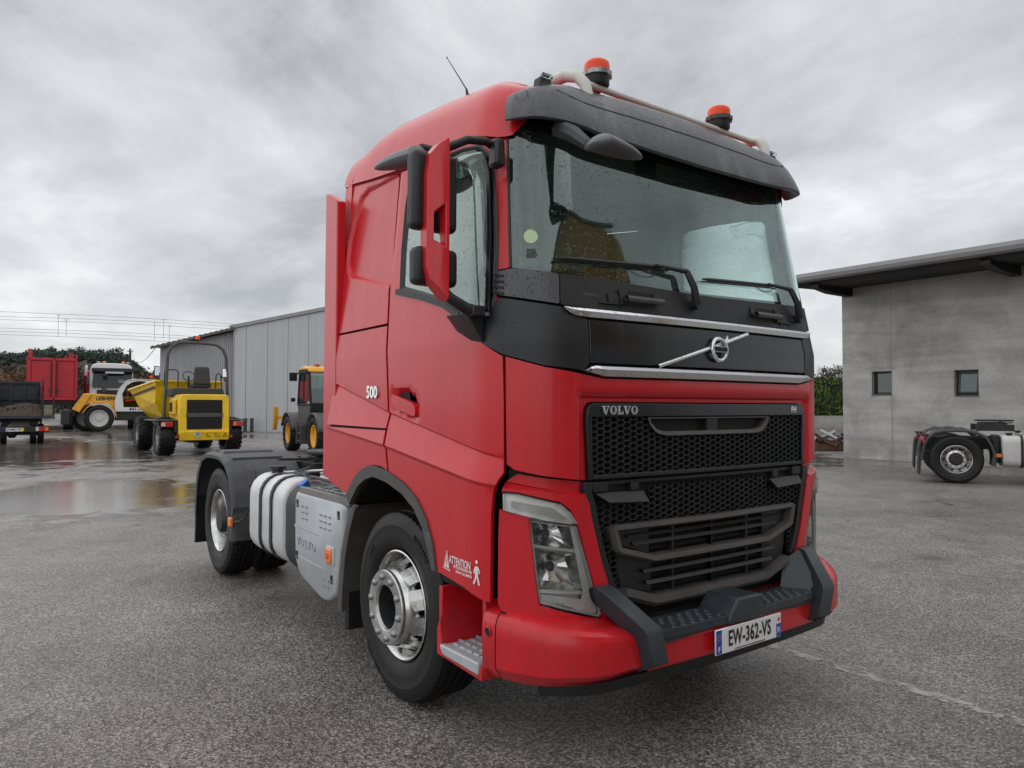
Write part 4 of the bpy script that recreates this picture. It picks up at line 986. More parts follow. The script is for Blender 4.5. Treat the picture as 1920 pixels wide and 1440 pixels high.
    # hinged flaps
    for sd in (-1, 1):
        m = MB(); m.add([P(sd * .823, 1.232, -.02, False), P(sd * .513, 1.225, -.02, False), P(sd * .520, 1.178, .028, False), P(sd * .775, 1.190, .028, False), P(sd * .52, 1.172, .02, False), P(sd * .772, 1.183, .02, False)], [(0, 1, 2, 3), (3, 2, 4, 5)]); m.build('hinge_flap', 'hinge_black', T)
        f = (lambda p: p) if sd < 0 else flip
        panel('hinge_cover', f([(-.835, 1.235), (-.745, 1.235), (-.745, 1.282), (-.835, 1.282)]), 'black_plastic', T, off=-.012, thick=.03, grid=.2, rel=False)
        panel('hinge_cover', f([(-.595, 1.228), (-.545, 1.228), (-.545, 1.270), (-.595, 1.270)]), 'black_plastic', T, off=-.016, thick=.03, grid=.2, rel=False)
    def bar(name, pts, w, o, th, mat, par=T):
        """flat bar along a path in (s,z)"""
        m = MB(); N = len(pts); L = []; 
        for i, p in enumerate(pts):
            p = Vector(p); d0 = (p - Vector(pts[i - 1])).normalized() if i else None; d1 = (Vector(pts[i + 1]) - p).normalized() if i < N - 1 else None
            d = ((d0 or d1) + (d1 or d0)).normalized(); n_ = Vector((-d.y, d.x)); k = 1 / max(.5, n_.dot(Vector((-(d1 or d0).y, (d1 or d0).x)))); L.append((p, n_ * (w / 2 * k)))
        sec = lambda p, n_: [P(*(p + n_), o - th, False), P(*(p + n_ * .9), o, False), P(*(p - n_ * .35), o + .006, False), P(*(p - n_), o - .012, False), P(*(p - n_), o - th, False)]
        st = []
        for (p, n_), (p2, n2) in zip(L, L[1:]):
            k = max(1, int((p2 - p).length / .12)); st += [(p.lerp(p2, i / k), n_.lerp(n2, i / k)) for i in range(k)]
        st.append(L[-1]); V = []; [V.extend(sec(*q)) for q in st]
        F = [(i * 5 + k, (i + 1) * 5 + k, (i + 1) * 5 + (k + 1) % 5, i * 5 + (k + 1) % 5) for i in range(len(st) - 1) for k in range(5)] + [tuple(range(5)), tuple((len(st) - 1) * 5 + k for k in range(5))]
        m.add(V, F); return m.build(name, mat, par, smooth=30)
    W_ = .034
    bar('grille_surround', [(-.722, 1.060), (0, 1.056), (.722, 1.060)], W_, .004, .05, 'grey_plastic')
    bar('grille_surround', [(-.726, 1.068), (-.697, .968), (-.68, .952), (-.462, .892), (.462, .892), (.68, .952), (.697, .968), (.726, 1.068)], W_ * 1.15, .007, .06, 'grey_plastic')
    bar('grille_surround', [(-.655, .752), (-.455, .690), (.455, .690), (.655, .752)], W_ * 1.7, .010, .07, 'grey_plastic')
    both('vent_cheek', [(-.690, 1.05), (-.672, .975), (-.46, .91), (-.46, 1.05)], 'black_plastic', T, off=-.035, thick=.02, grid=.2, rel=False)
    both('vent_cheek', [(-.695, .945), (-.45, .872), (-.45, .72), (-.655, .78)], 'black_plastic', T, off=-.03, thick=.02, grid=.2, rel=False)
    for z, w, o in ((1.012, .62, -.03), (.972, .58, -.03), (.838, .53, -.012), (.780, .51, -.012)):
        m = MB(); m.grid(lambda s, k: P(s, z + [.008, .009, -.006, -.008][int(k)], o + [-.03, .0, .014, -.03][int(k)], False), lin(-w, w, 24), [0, 1, 2, 3]); m.build('slat', 'black_plastic', T, smooth=30)
    for z in (.99, .945, .86, .81, .75):
        m = MB(); m.grid(lambda s, k: P(s, z + [.014, -.014][int(k)], -.055 + [-.01, .01][int(k)], False), lin(-.45, .45, 8), [0, 1]); m.build('inner_slat', 'deep_black', T)
    for s in (-.30, 0, .30, .0):
        panel('slat_support', [(s - .008, .72), (s + .008, .72), (s + .008, 1.045), (s - .008, 1.045)], 'black_plastic', T, off=-.028, thick=.03, grid=.3, rel=False, bevel=0) if s or True else None
    # bumper
    zt = [(0, .568), (.60, .568), (.705, .60), (.72, .630), (.9, .655), (1.1, .680), (1.3, .715), (1.5, .722)]
    def bump(s0, s1, n, zt, zb, prof, name='bumper'):
        m = MB()
        def fn(s, i):
            v, o = prof[int(i)]; a, b = lerp(abs(s), zt), lerp(abs(s), zb); z = b + (a - b) * v if v <= 1 else a + (v - 1)
            return PB(s, z, o)
        S = lin(s0, s1, n); m.grid(fn, S, list(range(len(prof))))
        for s in (s0, s1): m.add([fn(s, i) for i in range(len(prof))], [tuple(range(len(prof)))])
        return m.build(name, 'red_paint', T, smooth=22)
    zb = [(0, .432), (.7, .432), (.9, .420), (1.2, .405), (1.45, .402)]
    pf = [(.0, -.12), (.0, -.050), (.05, -.034), (.19, -.002), (.60, .0), (.78, -.002), (.87, -.012), (.93, -.030), (.97, -.055), (1.0, -.095), (1.02, -.18), (.8, -.18)]
    for sg in (-1, 1):
        bump(*((-1.405, -.655, 26) if sg < 0 else (.655, 1.405, 26)), zt, zb, pf)
        m = MB()
        def fe(s, i):
            v, o = pf[int(i)]; a, b = .722, .400; return PB(s, b + (a - b) * v, o)
        m.grid(lambda s, i: fe(sg * s, i), lin(1.412, 1.50, 5), list(range(len(pf)))); m.add([fe(sg * 1.50, i) for i in range(len(pf))], [tuple(range(len(pf)))]); m.add([fe(sg * 1.412, i) for i in range(len(pf))], [tuple(range(len(pf)))])
        e = m.build('bumper_end', 'red_paint', T, smooth=50)
        c = PB(sg * 1.455, .615, .001); m = MB(); m.lathe([(sg * .001, .018), (sg * .004, .020), (sg * .001, .024)], 'X', c, 18)
        m.build('hole_rim', 'trailer_red', e); m = MB(); m.lathe([(sg * .0015, .0), (sg * .0015, .0185)], 'X', c, 18); m.build('hole', 'deep_black', e)
        m = MB(); m.grid(lambda s, i: fe(sg * s, i) - Vector((sg * .006, 0, 0)), lin(1.38, 1.43, 4), list(range(1, 9))); m.build('bumper_joint', 'deep_black', T)
    bump(-.66, .66, 24, [(0, .566), (1, .566)], [(0, .432), (1, .432)], [(0, -.08), (0, -.02), (.1, -.012), (.85, -.010), (1, -.022), (1, -.10)])
    m = MB(); m.grid(lambda s, i: PB(s, *[(.425, -.03), (.425, -.06), (.355, -.075), (.355, -.10), (.425, -.12)][int(i)]), lin(-1.22, 1.22, 50), [0, 1, 2, 3, 4]); m.build('underrun_skirt', 'black_plastic', T, smooth=30)
    # guard horns
    for sg in (-1, 1):
        St = [(.175, .812, .858, .762), (.125, .80, .850, .756), (-.045, .650, .757, .655), (-.055, .625, .750, .648), (-.050, .478, .708, .600), (-.02, .470, .708, .60)]
        m = MB(); V = []
        for y, z, xo, xi in St:
            V += [(sg * xo, y + .0, z), (sg * xi, y + .004, z), (sg * xi, y + .10, z - .05), (sg * xo, y + .10, z - .05)]
        F = [(i * 4 + k, (i + 1) * 4 + k, (i + 1) * 4 + (k + 1) % 4, i * 4 + (k + 1) % 4) for i in range(len(St) - 1) for k in range(4)] + [(0, 1, 2, 3), tuple(20 + k for k in range(4))]
        m.add(V, F)
        m.add([(sg * .762, .170, .80), (sg * .70, .02, .67), (sg * .62, .02, .600), (sg * .56, .16, .617), (sg * .60, .178, .69), (sg * .67, .178, .77)], [(0, 1, 2, 3, 4, 5)])
        m.build('bumper_guard', 'slate_plastic', T, bevel=.008)
    # step plates and centre block
    for sg in (-1, 1):
        m = MB(); m.prism([(.605, -.012), (.13, -.035), (.13, .15), (.64, .178), (.66, .10)], lambda x, y: (sg * x, y, .615), lambda x, y: (sg * x, y, .575)); m.prism([(.60, .0), (.13, -.02), (.13, .05), (.60, .08)], lambda x, y: (sg * x, y, .580), lambda x, y: (sg * x, y, .545 if x > .3 else .575))
        st = m.build('bumper_step', 'slate_plastic', T, bevel=.006)
        m = MB()
        for j in range(4):
            for i in range(6 - (j > 2)):
                x = .20 + i * .066 + (.03 if j % 2 else 0); y = .0 + j * .038 + .012 * (1 - x / .6) - .01
                if x < .575 - j * .02: m.add([(sg * (x - .018), y - .009, .6155), (sg * (x + .018), y - .009, .6155), (sg * (x + .018), y + .009, .6155), (sg * (x - .018), y + .009, .6155), (sg * (x - .01), y - .004, .626), (sg * (x + .01), y + .0, .626)], [(0, 1, 5, 4), (1, 2, 5), (2, 3, 4, 5), (3, 0, 4)])
        for i in range(6): m.box((sg * (.20 + i * .068), -.030 + (.20 + i * .068) * .045, .598), (.035, .008, .022))
        m.build('tread_stud', 'slate_plastic', st, smooth=0, kind='stuff')
    m = MB(); m.prism([(-.165, .600), (-.095, .690), (.085, .690), (.125, .600), (.125, .57), (-.165, .57)], lambda x, z: (x, -.045, z), lambda x, z: (x, .16, z)); m.build('centre_block', 'slate_plastic', T, bevel=.012)
    # number plate
    m = MB(); m.box((0, -.034, .500), (.53, .010, .122)); pl = m.build('number_plate', 'plate_white', T, bevel=.004)
    yp = -.0405
    m = MB(); m.bb(-.262, -.222, yp, yp + .002, .444, .556); m.build('plate_band', 'plate_blue', pl)
    m = MB(); m.bb(.222, .262, yp, yp + .002, .444, .510); m.build('plate_band', 'plate_blue', pl)
    text_on('plate_characters', 'EW-362-VS', .105, lambda u, v: (u, yp - .001, .503 + v), 'ink_black', pl, .66, .0025, 1.06)
    text_on('plate_characters', 'F', .034, lambda u, v: (-.242 + u, yp - .001, .465 + v), 'plate_white', pl, 1, .001)
    text_on('plate_characters', '91', .042, lambda u, v: (.242 + u, yp - .001, .476 + v), 'plate_white', pl, .75, .001)
    m = MB()
    for k in range(12):
        a = k * PI / 6; c = Vector((-.242 + .012 * math.cos(a), yp - .001, .522 + .012 * math.sin(a))); m.add([c + Vector((.002 * math.cos(b), 0, .002 * math.sin(b))) for b in lin(0, 2 * PI, 6)[:-1]], [tuple(range(5))])
    m.build('plate_stars', 'plate_yellow', pl, fix=False)
    m = MB(); c = Vector((.242, yp - .001, .532)); m.add([c + Vector(((.015 if k % 2 else .006) * math.cos(k * PI / 8), 0, (.015 if k % 2 else .006) * math.sin(k * PI / 8))) for k in range(16)], [tuple(range(16))]); m.build('region_mark', 'decal_red', pl, fix=False)
    m = MB(); rr = random.Random(3); x = -.12
    while x < .12:
        w = rr.uniform(.006, .022); m.add([(x, yp - .001, .447), (x + w, yp - .001, .447), (x + w, yp - .001, .4525), (x, yp - .001, .4525)], [(0, 1, 2, 3)]); x += w + .004
    m.build('plate_print', 'ink_black', pl, fix=False, smooth=0)
    # warning sticker on the right side
    f = lambda u, v: P(-1.512 + u * .80, .872 + v - (u) * .02, .004)
    d = bpy.data.objects['door'] if 'door' in bpy.data.objects else T
    st = text_on('warning_sticker', 'ATTENTION', .052, lambda u, v: f(u - .012, v + .020), 'decal_white', d, .80, .0010)
    text_on('sticker_print', 'NE VOUS ENGAGEZ PAS', .0175, lambda u, v: f(u + .018, v - .006), 'decal_white', st, 1.0, .0006); text_on('sticker_print', 'DEVANT LE CAMION', .0175, lambda u, v: f(u + .030, v - .026), 'decal_white', st, 1.0, .0006)
    m = MB(); tri = [(-.195, -.030), (-.118, -.038), (-.155, .062)]; big = [f(*p) for p in tri]; cx, cy = sum(p[0] for p in tri) / 3, sum(p[1] for p in tri) / 3
    def sc_(p, k): return f(cx + (p[0] - cx) * k, cy + (p[1] - cy) * k)
    V = [sc_(p, 1) for p in tri] + [sc_(p, .82) for p in tri] + [sc_(p, .66) for p in tri]
    m.add(V, [(0, 1, 4, 3), (1, 2, 5, 4), (2, 0, 3, 5), (6, 7, 8)]); m.build('sticker_triangle', 'decal_white', st, fix=False, smooth=0)
    text_on('sticker_print', '!', .04, lambda u, v: P(-1.512 - .125 + u, .872 + .003 + v, .0055), 'decal_red', st, 1, .001)
    m = MB()
    def limb(pts, w):
        for a, b in zip(pts, pts[1:]):
            a_, b_ = Vector(a), Vector(b); dd = (b_ - a_).normalized(); n_ = Vector((-dd.y, dd.x)) * w; m.add([f(*(a_ - n_)), f(*(b_ - n_)), f(*(b_ + n_)), f(*(a_ + n_))], [(0, 1, 2, 3)])
    ox = .150
    limb([(ox, .030), (ox + .002, -.010)], .012); limb([(ox, -.008), (ox - .008, -.030), (ox - .022, -.052)], .006); limb([(ox + .004, -.008), (ox + .012, -.030), (ox + .020, -.054)], .006)
    limb([(ox, .028), (ox - .016, .012), (ox - .018, -.004)], .004); limb([(ox + .006, .028), (ox + .020, .014), (ox + .024, .0)], .004)
    m.add([f(ox + .001 + .009 * math.cos(t), .050 + .009 * math.sin(t)) for t in lin(0, 2 * PI, 15)[:-1]], [tuple(range(14))]); m.build('walking_figure', 'decal_white', st, fix=False, smooth=0)
# ---------------------------------------------------------------- wheels
def tyre_mesh(r, w, rim_r, lugs=60, lug_d=.010, n=96, grooves=4, seed=0):
    """axis X, centred; +x is the outer side"""
    h = w / 2; prof = [(-h * .62, rim_r), (-h * .80, rim_r + .02), (-h, rim_r + (r - rim_r) * .45), (-h * .98, rim_r + (r - rim_r) * .75), (-h * .90, r - .018), (-h * .84, r - .005)]
    for k in range(grooves):
        x = -h * .84 + (2 * h * .84) * (k + 1) / (grooves + 1); prof += [(x - .008, r), (x - .006, r - .012), (x + .006, r - .012), (x + .008, r)]
    prof += [(h * .84, r - .005), (h * .90, r - .018), (h * .98, rim_r + (r - rim_r) * .75), (h * .995, rim_r + (r - rim_r) * .66), (h * .985, rim_r + (r - rim_r) * .645), (h, rim_r + (r - rim_r) * .45), (h * .93, rim_r + (r - rim_r) * .2), (h * .80, rim_r + .02), (h * .62, rim_r)]
    m = MB(); vs = []; n = lugs * 2
    for i, (x, rr) in enumerate(prof):
        for k in range(n):
            t = 2 * PI * k / n; q = rr
            if rr > r - .03 and abs(x) > h * .5 and (k % 2): q = rr - lug_d
            vs.append((x, q * math.cos(t), q * math.sin(t)))
    fs = [(i * n + k, i * n + (k + 1) % n, (i + 1) * n + (k + 1) % n, (i + 1) * n + k) for i in range(len(prof) - 1) for k in range(n)]
    m.add(vs, fs); return m
def holes_disc(m, r0, r1, x0, x1, nh=10, hole=.5, depth=.03, xmid=None):
    """annular (conical) disc with nh round holes; radii r0<r1 at x0,x1"""
    for s in range(nh):
        a0 = 2 * PI * s / nh; N = 16; sq = []
        for k in range(N):
            t = 2 * PI * k / N; c, sn = math.cos(t), math.sin(t); q = max(abs(c), abs(sn)); sq.append((c / q, sn / q, c, sn))
        def mp(u, v, dx=0):
            rr = r0 + (r1 - r0) * (v + 1) / 2; x = x0 + (x1 - x0) * (v + 1) / 2; th = a0 + u * PI / nh; return (x + dx, rr * math.cos(th), rr * math.sin(th))
        rm = (r0 + r1) / 2; ku = hole / (rm * PI / nh); kv = hole / ((r1 - r0) / 2)
        V = [mp(a, b) for a, b, _, _ in sq] + [mp(c * ku, d * kv) for _, _, c, d in sq] + [mp(c * ku * .95, d * kv * .95, -depth) for _, _, c, d in sq]
        F = [(k, (k + 1) % N, N + (k + 1) % N, N + k) for k in range(N)] + [(N + k, N + (k + 1) % N, 2 * N + (k + 1) % N, 2 * N + k) for k in range(N)]
        m.add(V, F)
def flipx(o_sign):
    return Matrix.Scale(o_sign, 4, Vector((1, 0, 0)))
def nuts(mb, mat, t, c, a0):
    first = None
    for k in range(10):
        a = k * PI / 5 + a0
        if first is None: o = first = mb.build('wheel_nut', mat, t, smooth=50)
        else: o = first.copy(); col.objects.link(o); o.parent = t
        o.location = Vector(c) + Vector((0, .166 * math.cos(a), .166 * math.sin(a)))
def wheel(parent, c, sg, kind, r=.52, w=.315, name='wheel'):
    """sg = -1: outer side faces -x"""
    M = Matrix.Translation(Vector(c)) @ Matrix.Scale(sg, 4, Vector((1, 0, 0)))
    m = tyre_mesh(r, w, .292, 72 if kind == 'front' else 60, .007 if kind == 'front' else .014); m.v = [M @ Vector(v) for v in m.v]
    t = m.build(name, 'tyre_rubber', parent, smooth=30)
    h = w / 2
    m = MB(); m.M = M
    m.lathe([(h * .80, .300), (h * .84, .303), (h * .86, .296), (h * .80, .284), (h * .66, .278), (h * .45, .266), (-h * .5, .255), (-h * .75, .30)], n=64)
    if kind == 'front':
        m2 = MB(); m2.M = M
        holes_disc(m2, .215, .268, h + .022, h * .35, 10, .0215, .03); m2.lathe([(h * .35, .268), (h * .2, .272)], n=64); m2.lathe([(h + .022, .215), (h + .040, .206), (h + .050, .200)], n=64)
        m2.build('rim_disc', 'alloy', t, smooth=40)
        m3 = MB(); m3.M = M; m3.lathe([(h + .020, .206), (h + .058, .204), (h + .064, .199), (h + .065, .135), (h + .060, .122), (h + .045, .116)], n=64)
        m3.build('hub_flange', 'flange_alloy', t, smooth=35)
        m4 = MB(); m4.M = M; m4.lathe([(h - .06, .0), (h - .06, .104), (h + .046, .114)], n=32); m4.lathe([(h - .06, .075), (h - .03, .070), (h - .02, .05), (h - .02, .0)], n=16); m4.lathe([(h * .35 - .035, .20), (h * .35 - .035, .272)], n=32); m4.build('hub_core', 'dark_metal', t)
        m5 = MB(); m5.lathe([(sg * (h + .063), .021), (sg * (h + .072), .0195), (sg * (h + .080), .015), (sg * (h + .083), .0)], n=12); nuts(m5, 'satin_steel', t, c, .15)
    else:
        m2 = MB(); m2.M = M; holes_disc(m2, .19, .258, -h * .0, -h * .35, 10, .024, .03); m2.lathe([(-h * .35, .258), (-h * .5, .262)], n=64); m2.lathe([(0, .19), (.01, .17), (.01, .14)], n=48); m2.build('rim_disc', 'alloy', t)
        m3 = MB(); m3.M = M; m3.lathe([(.01, .14), (.03, .132), (h * .75, .118), (h * .86, .10), (h * .88, .0)], n=32); m3.build('hub_core', 'dark_metal' if kind != 'plain' else 'black_plastic', t)
        m5 = MB(); m5.cyl((0, 0, 0), (sg * .06, 0, 0), .017, 6); nuts(m5, 'chrome', t, c, 0)
    m.build('rim', 'alloy', t, smooth=40)
    if kind == 'front':
        for tx, a0, rr, sz in (('315/80 R22.5', math.radians(52), .455, .036), ('315/80 R22.5', math.radians(232), .455, .036), ('TUBELESS', math.radians(140), .40, .022)):
            def pol(u, v, dx): a = a0 - u / rr * 1.0; q = rr + v; return (c[0] + sg * (h * (1.004 if q < .44 else .992) + dx), c[1] - sg * q * math.cos(a) * -1 * 1.0, c[2] + q * math.sin(a))
            text_on('sidewall_lettering', tx, sz, lambda u, v: pol(-u * sg, v, .003), 'rubber_seal', t, 1.0, .0006, fn_in=lambda u, v: pol(-u * sg, v, -.004))
    return t
def fender(parent, sg, y0, z0, mat='fender_grey'):
    """half-round rear wing over a dual wheel; y0,z0 axle"""
    m = MB(); R0 = .645
    def path(t):
        # t 0..1 from front foot, over the top, to the rear foot
        pts = [(-.72, -.10), (-.71, .15), (-.665, .33), (-.57, .50), (-.43, .60), (-.25, .648), (0, .660), (.25, .648), (.43, .60), (.56, .48), (.645, .30), (.68, .10), (.69, -.02)]
        k = t * (len(pts) - 1); i = min(int(k), len(pts) - 2); a, b = pts[i], pts[i + 1]; f_ = k - i
        return a[0] + (b[0] - a[0]) * f_, a[1] + (b[1] - a[1]) * f_
    TT = lin(0, 1, 49); secs = [(-1.255, -.055), (-1.262, -.02), (-1.25, -.005), (-1.22, 0), (-.92, .004), (-.60, 0), (-.58, -.02), (-.58, -.04)]
    V = []
    def pt(t, x, d):
        y, z = path(t); y2, z2 = path(min(1, t + .01)); y1, z1 = path(max(0, t - .01)); dy, dz = y2 - y1, z2 - z1; L = math.hypot(dy, dz); ny, nz = -dz / L, dy / L
        if nz < 0 and abs(t - .5) < .3: ny, nz = -ny, -nz
        ny, nz = (y / math.hypot(y, z + .25), (z + .25) / math.hypot(y, z + .25))
        return (sg * -x, y0 + y + ny * d, z0 + z + nz * d)
    m.grid(lambda t, i: pt(t, *secs[int(i)]), TT, list(range(len(secs))))
    f_ = m.build('rear_fender', mat, parent, smooth=45)
    for t0 in (.34, .45, .56):
        m = MB(); m.grid(lambda t, i: pt(t, [-1.19, -1.18, -.72, -.70][int(i)], (.002 if i in (0, 3) or t < t0 + .001 or t > t0 + .064 else .022)), [t0, t0 + .006, t0 + .02, t0 + .035, t0 + .05, t0 + .059, t0 + .065], [0, 1, 2, 3]); m.build('fender_rib', mat, f_, smooth=20)
    for xa in (-1.10, -.80):
        m = MB(); m.grid(lambda t, i: pt(t, *[(xa, .004), (xa + .01, .016), (xa + .07, .016), (xa + .08, .004)][int(i)]), lin(.19, .30, 8), [0, 1, 2, 3]); m.build('fender_clamp', mat, f_, smooth=20)
    # front lower cheek with pressed pocket, rear flap
    m = MB(); m.grid(lambda t, i: (sg * -[-1.262, -1.258, -.60][int(i)], y0 + lerp(t, [(0, -.66), (1, -.72)]) + [.05, 0, 0][int(i)], z0 - .10 + t * .30), [0, 1], [0, 1, 2]); m.build('fender_cheek', mat, f_)
    m = MB(); m.prism([(.665, .42), (.70, .30), (.72, -.10), (.725, -.32), (.69, -.32), (.67, .0)], lambda y, z: (sg * 1.245, y0 + y, z0 + z), lambda y, z: (sg * .62, y0 + y, z0 + z)); m.build('mud_flap', 'rubber_seal', f_)
    return f_
def strap_path(x_out, x_in, z0, z1, r, n=5):
    pts = [(x_in, z1)]
    for k in range(n + 1): a = k / n * PI / 2; pts.append((x_out - r + r * math.sin(a), z1 - r + r * math.cos(a)))
    for k in range(n + 1): a = k / n * PI / 2; pts.append((x_out - r + r * math.cos(a), z0 + r - r * math.sin(a)))
    pts.append((x_in, z0)); return pts
def tank(parent, sg, y0, y1, z0, z1, xo=1.225, xi=.58, r=.15, mat='brushed_alloy', straps=(), cap=True, name='fuel_tank'):
    """rounded saddle tank; sides in profile (x,z), long axis y"""
    pr_ = strap_path(xo, xi, z0, z1, r)
    m = MB(); Y = [y0, y0 + .012, y0 + .035, y0 + .05] + lin(y0 + .1, y1 - .1, 5) + [y1 - .05, y1 - .035, y1 - .012, y1]; sc_ = [.93, .975, .995, 1] + [1] * 5 + [1, .995, .975, .93]
    cx, cz = (xo + xi) / 2, (z0 + z1) / 2; V = []
    for y, k in zip(Y, sc_): V += [(sg * (cx + (x - cx) * k), y, cz + (z - cz) * k) for x, z in pr_]
    n = len(pr_); F = [(i * n + k, i * n + (k + 1) % n, (i + 1) * n + (k + 1) % n, (i + 1) * n + k) for i in range(len(Y) - 1) for k in range(n)] + [tuple(range(n)), tuple((len(Y) - 1) * n + k for k in range(n))]
    m.add(V, F); tk = m.build(name, mat, parent, smooth=50)
    for ys in straps:
        p2 = strap_path(xo + .006, xi, z0 - .006, z1 + .006, r + .005)
        m = MB(); V = []
        for y, e in ((ys - .026, 0), (ys - .024, .006), (ys + .024, .006), (ys + .026, 0)):
            V += [(sg * (x + (e if x > xi + .02 else 0)), y, z + (e if z > cz else -e)) for x, z in p2]
        F = [(i * n + k, i * n + k + 1, (i + 1) * n + k + 1, (i + 1) * n + k) for i in range(3) for k in range(n - 1)]; m.add(V, F); m.build('tank_strap', 'black_plastic', tk, smooth=40)
    if cap:
        m = MB(); m.lathe([(z1 - .02, .05), (z1 + .025, .048), (z1 + .03, .072), (z1 + .055, .070), (z1 + .06, .0)], 'Z', (sg * (xo - .20), y1 - .14, 0), 20); m.build('filler_cap', 'black_plastic', tk)
    return tk
def chassis(parent, y0, y1, z=.98, detail=True):
    m = MB()
    for x in (-.42, .42): m.bb(x - .04, x + .04, y0, y1, z - .27, z)
    for y in (y0 + .1, (y0 + y1) / 2, y1 - .05): m.bb(-.40, .40, y - .05, y + .05, z - .22, z - .06)
    m.build('chassis_frame', 'dark_metal', parent, bevel=.01)
def axle(parent, y, z=.51, rear=True):
    m = MB(); m.cyl((-.95, y, z), (.95, y, z), .075, 12)
    if rear: m.lathe([(-.22, .05), (-.15, .20), (0, .24), (.15, .20), (.22, .05)], 'X', (0, y, z), 16)
    m.bb(-.46, -.38, y - .55, y + .55, z + .05, z + .12); m.bb(.38, .46, y - .55, y + .55, z + .05, z + .12)
    m.build('axle', 'dark_metal', parent)
def fifth_wheel(parent, y, z=1.2):
    m = MB(); n = 28; poly = []
    for k in range(n + 1):
        a = -PI * .25 + k / n * PI * 1.5; poly.append((.47 * math.cos(a) * 1.0, -.42 * math.sin(a)))
    poly = [(x, yy) for x, yy in poly]; poly += [(-.22, .62), (-.05, .22), (.05, .22), (.22, .62)] if False else []
    m.prism(poly, lambda u, v: (u, y + v, z - abs(v) * .0), lambda u, v: (u, y + v, z - .035)); fw = m.build('fifth_wheel', 'dark_metal', parent, bevel=.008)
    for a_, b_ in ((-.55, -.38), (.38, .55)): m = MB(); m.bb(a_, b_, y - .35, y + .35, z - .24, z - .10); m.build('mounting_foot', 'dark_metal', fw)
    m = MB(); m.tube([(-.30, y - .1, z - .05), (-.62, y - .2, z - .06), (-.86, y - .26, z - .05)], .013, 8)
    m.build('release_handle', 'dark_metal', fw)
    m = MB(); m.bb(-.5, .5, y - .22, y + .22, z - .16, z - .06); m.build('coupling_mount', 'dark_metal', fw)
def build_running_gear():
    ya, yr = 1.40, 5.20
    for sg in (-1, 1):
        wheel(T, (sg * 1.072, ya, .52), sg, 'front')
        wheel(T, (sg * 1.065, yr, .515), sg, 'rear', r=.515, w=.29); wheel(T, (sg * .72, yr, .515), sg, 'rear', r=.515, w=.29)
        fender(T, sg, yr, .52)
        # arch trim, liner and rear flap of the front wheel
        fl = (lambda p: p) if sg < 0 else flip
        a = [(-2.835, 1.085), (-2.785, 1.130), (-2.700, 1.212), (-2.591, 1.266), (-2.469, 1.294), (-2.279, 1.273), (-2.078, 1.222), (-1.931, 1.151), (-1.83, 1.053), (-1.767, .942), (-1.735, .815)]
        cs, cz = -2.28, .60
        b = [(cs + (p[0] - cs) * .905, cz + (p[1] - cz) * .905) for p in a]; b[0] = (-2.775, 1.035); b[-1] = (-1.775, .815)
        panel('arch_trim', fl(a + b[::-1]), 'grey_plastic', T, off=.010, thick=.05, grid=.05, bevel=.004, smooth=50)
        m = MB(); m.grid(lambda i, k: P(sg * -b[int(i)][0], b[int(i)][1], -.02 - .72 * k, True), list(range(len(b))), [0, 1]); m.build('wheel_arch_liner', 'deep_black', T, smooth=60)
        m = MB(); m.bb(sg * .45, sg * .50, .9, 2.2, .5, 1.4); m.build('inner_wall', 'deep_black', T)
        # rear half of the liner: vertical blade
        m = MB(); Z = [(1.03, 1.90), (1.0, 1.955), (.85, 2.04), (.70, 2.095), (.50, 2.135), (.33, 2.15)]
        m.grid(lambda i, k: (sg * [1.245, 1.25, 1.245, .62, .62][int(k)], Z[int(i)][1] + [.02, -.005, -.045, -.045, -.03][int(k)], Z[int(i)][0]), list(range(6)), [0, 1, 2, 3, 4]); m.build('rear_liner', 'grey_plastic', T, smooth=30)
        m = MB(); m.grid(lambda i, k: (sg * [1.20, .62][int(k)], 2.10 - .10 * i * 0, .40 - .18 * i), [0, 1], [0, 1]); m.grid(lambda i, k: (sg * [1.215, 1.20, .62, .62][int(k)], [2.11, 2.09, 2.09, 2.11][int(k)], .45 - .24 * i), [0, 1], [0, 1, 2, 3]); m.build('mud_flap', 'rubber_seal', T)
    axle(T, ya, .52, False); axle(T, yr)
    chassis(T, .6, 5.95); fifth_wheel(T, 4.72, 1.19)
    # engine mass, gearbox, prop shaft so that nothing shows through below
    m = MB(); m.box((0, 1.7, .85), (.8, 1.9, .7), taper=.9); m.build('engine', 'deep_black', T, bevel=.05)
    m = MB(); m.cyl((0, 2.6, .8), (0, 5.1, .6), .06, 10); m.box((0, 2.75, .8), (.5, .6, .5)); m.build('gearbox', 'dark_metal', T, bevel=.04)
    # left-hand side saddle tanks, right-hand side tank, adblue tank, silver cover
    tank(T, -1, 3.27, 4.10, .40, 1.065, xo=1.235, r=.17, straps=(3.50, 3.765)); tank(T, 1, 2.3, 4.10, .40, 1.06, xo=1.235, r=.17, straps=(2.8, 3.5))
    ad = tank(T, -1, 2.90, 3.265, .38, 1.045, xo=1.215, r=.17, mat='black_plastic', cap=False, name='additive_tank')
    m = MB(); m.M = Matrix.Translation(Vector((-1.14, 3.03, 1.035))) @ Matrix.Rotation(-.62, 4, 'Y') @ Matrix.Scale(.8, 4); m.lathe([(-.05, .04), (0, .046), (.01, .052), (.045, .050), (.052, .0)], 'Z', n=18)
    for k in range(9):
        a_ = k * 2 * PI / 9; m.box((.050 * math.cos(a_), .050 * math.sin(a_), .028), (.012, .012, .036), a_)
    m.build('additive_cap', 'blue_cap', ad)
    # silver ribbed cover of the battery box
    poly = rounded([(2.965, 1.015), (2.965, .72), (2.95, .52), (2.86, .425), (2.46, .335), (2.36, .335), (2.215, .40), (2.195, .50), (2.10, .80), (2.075, 1.01)], .055, 5)
    m = MB(); cy_, cz_ = 2.54, .69
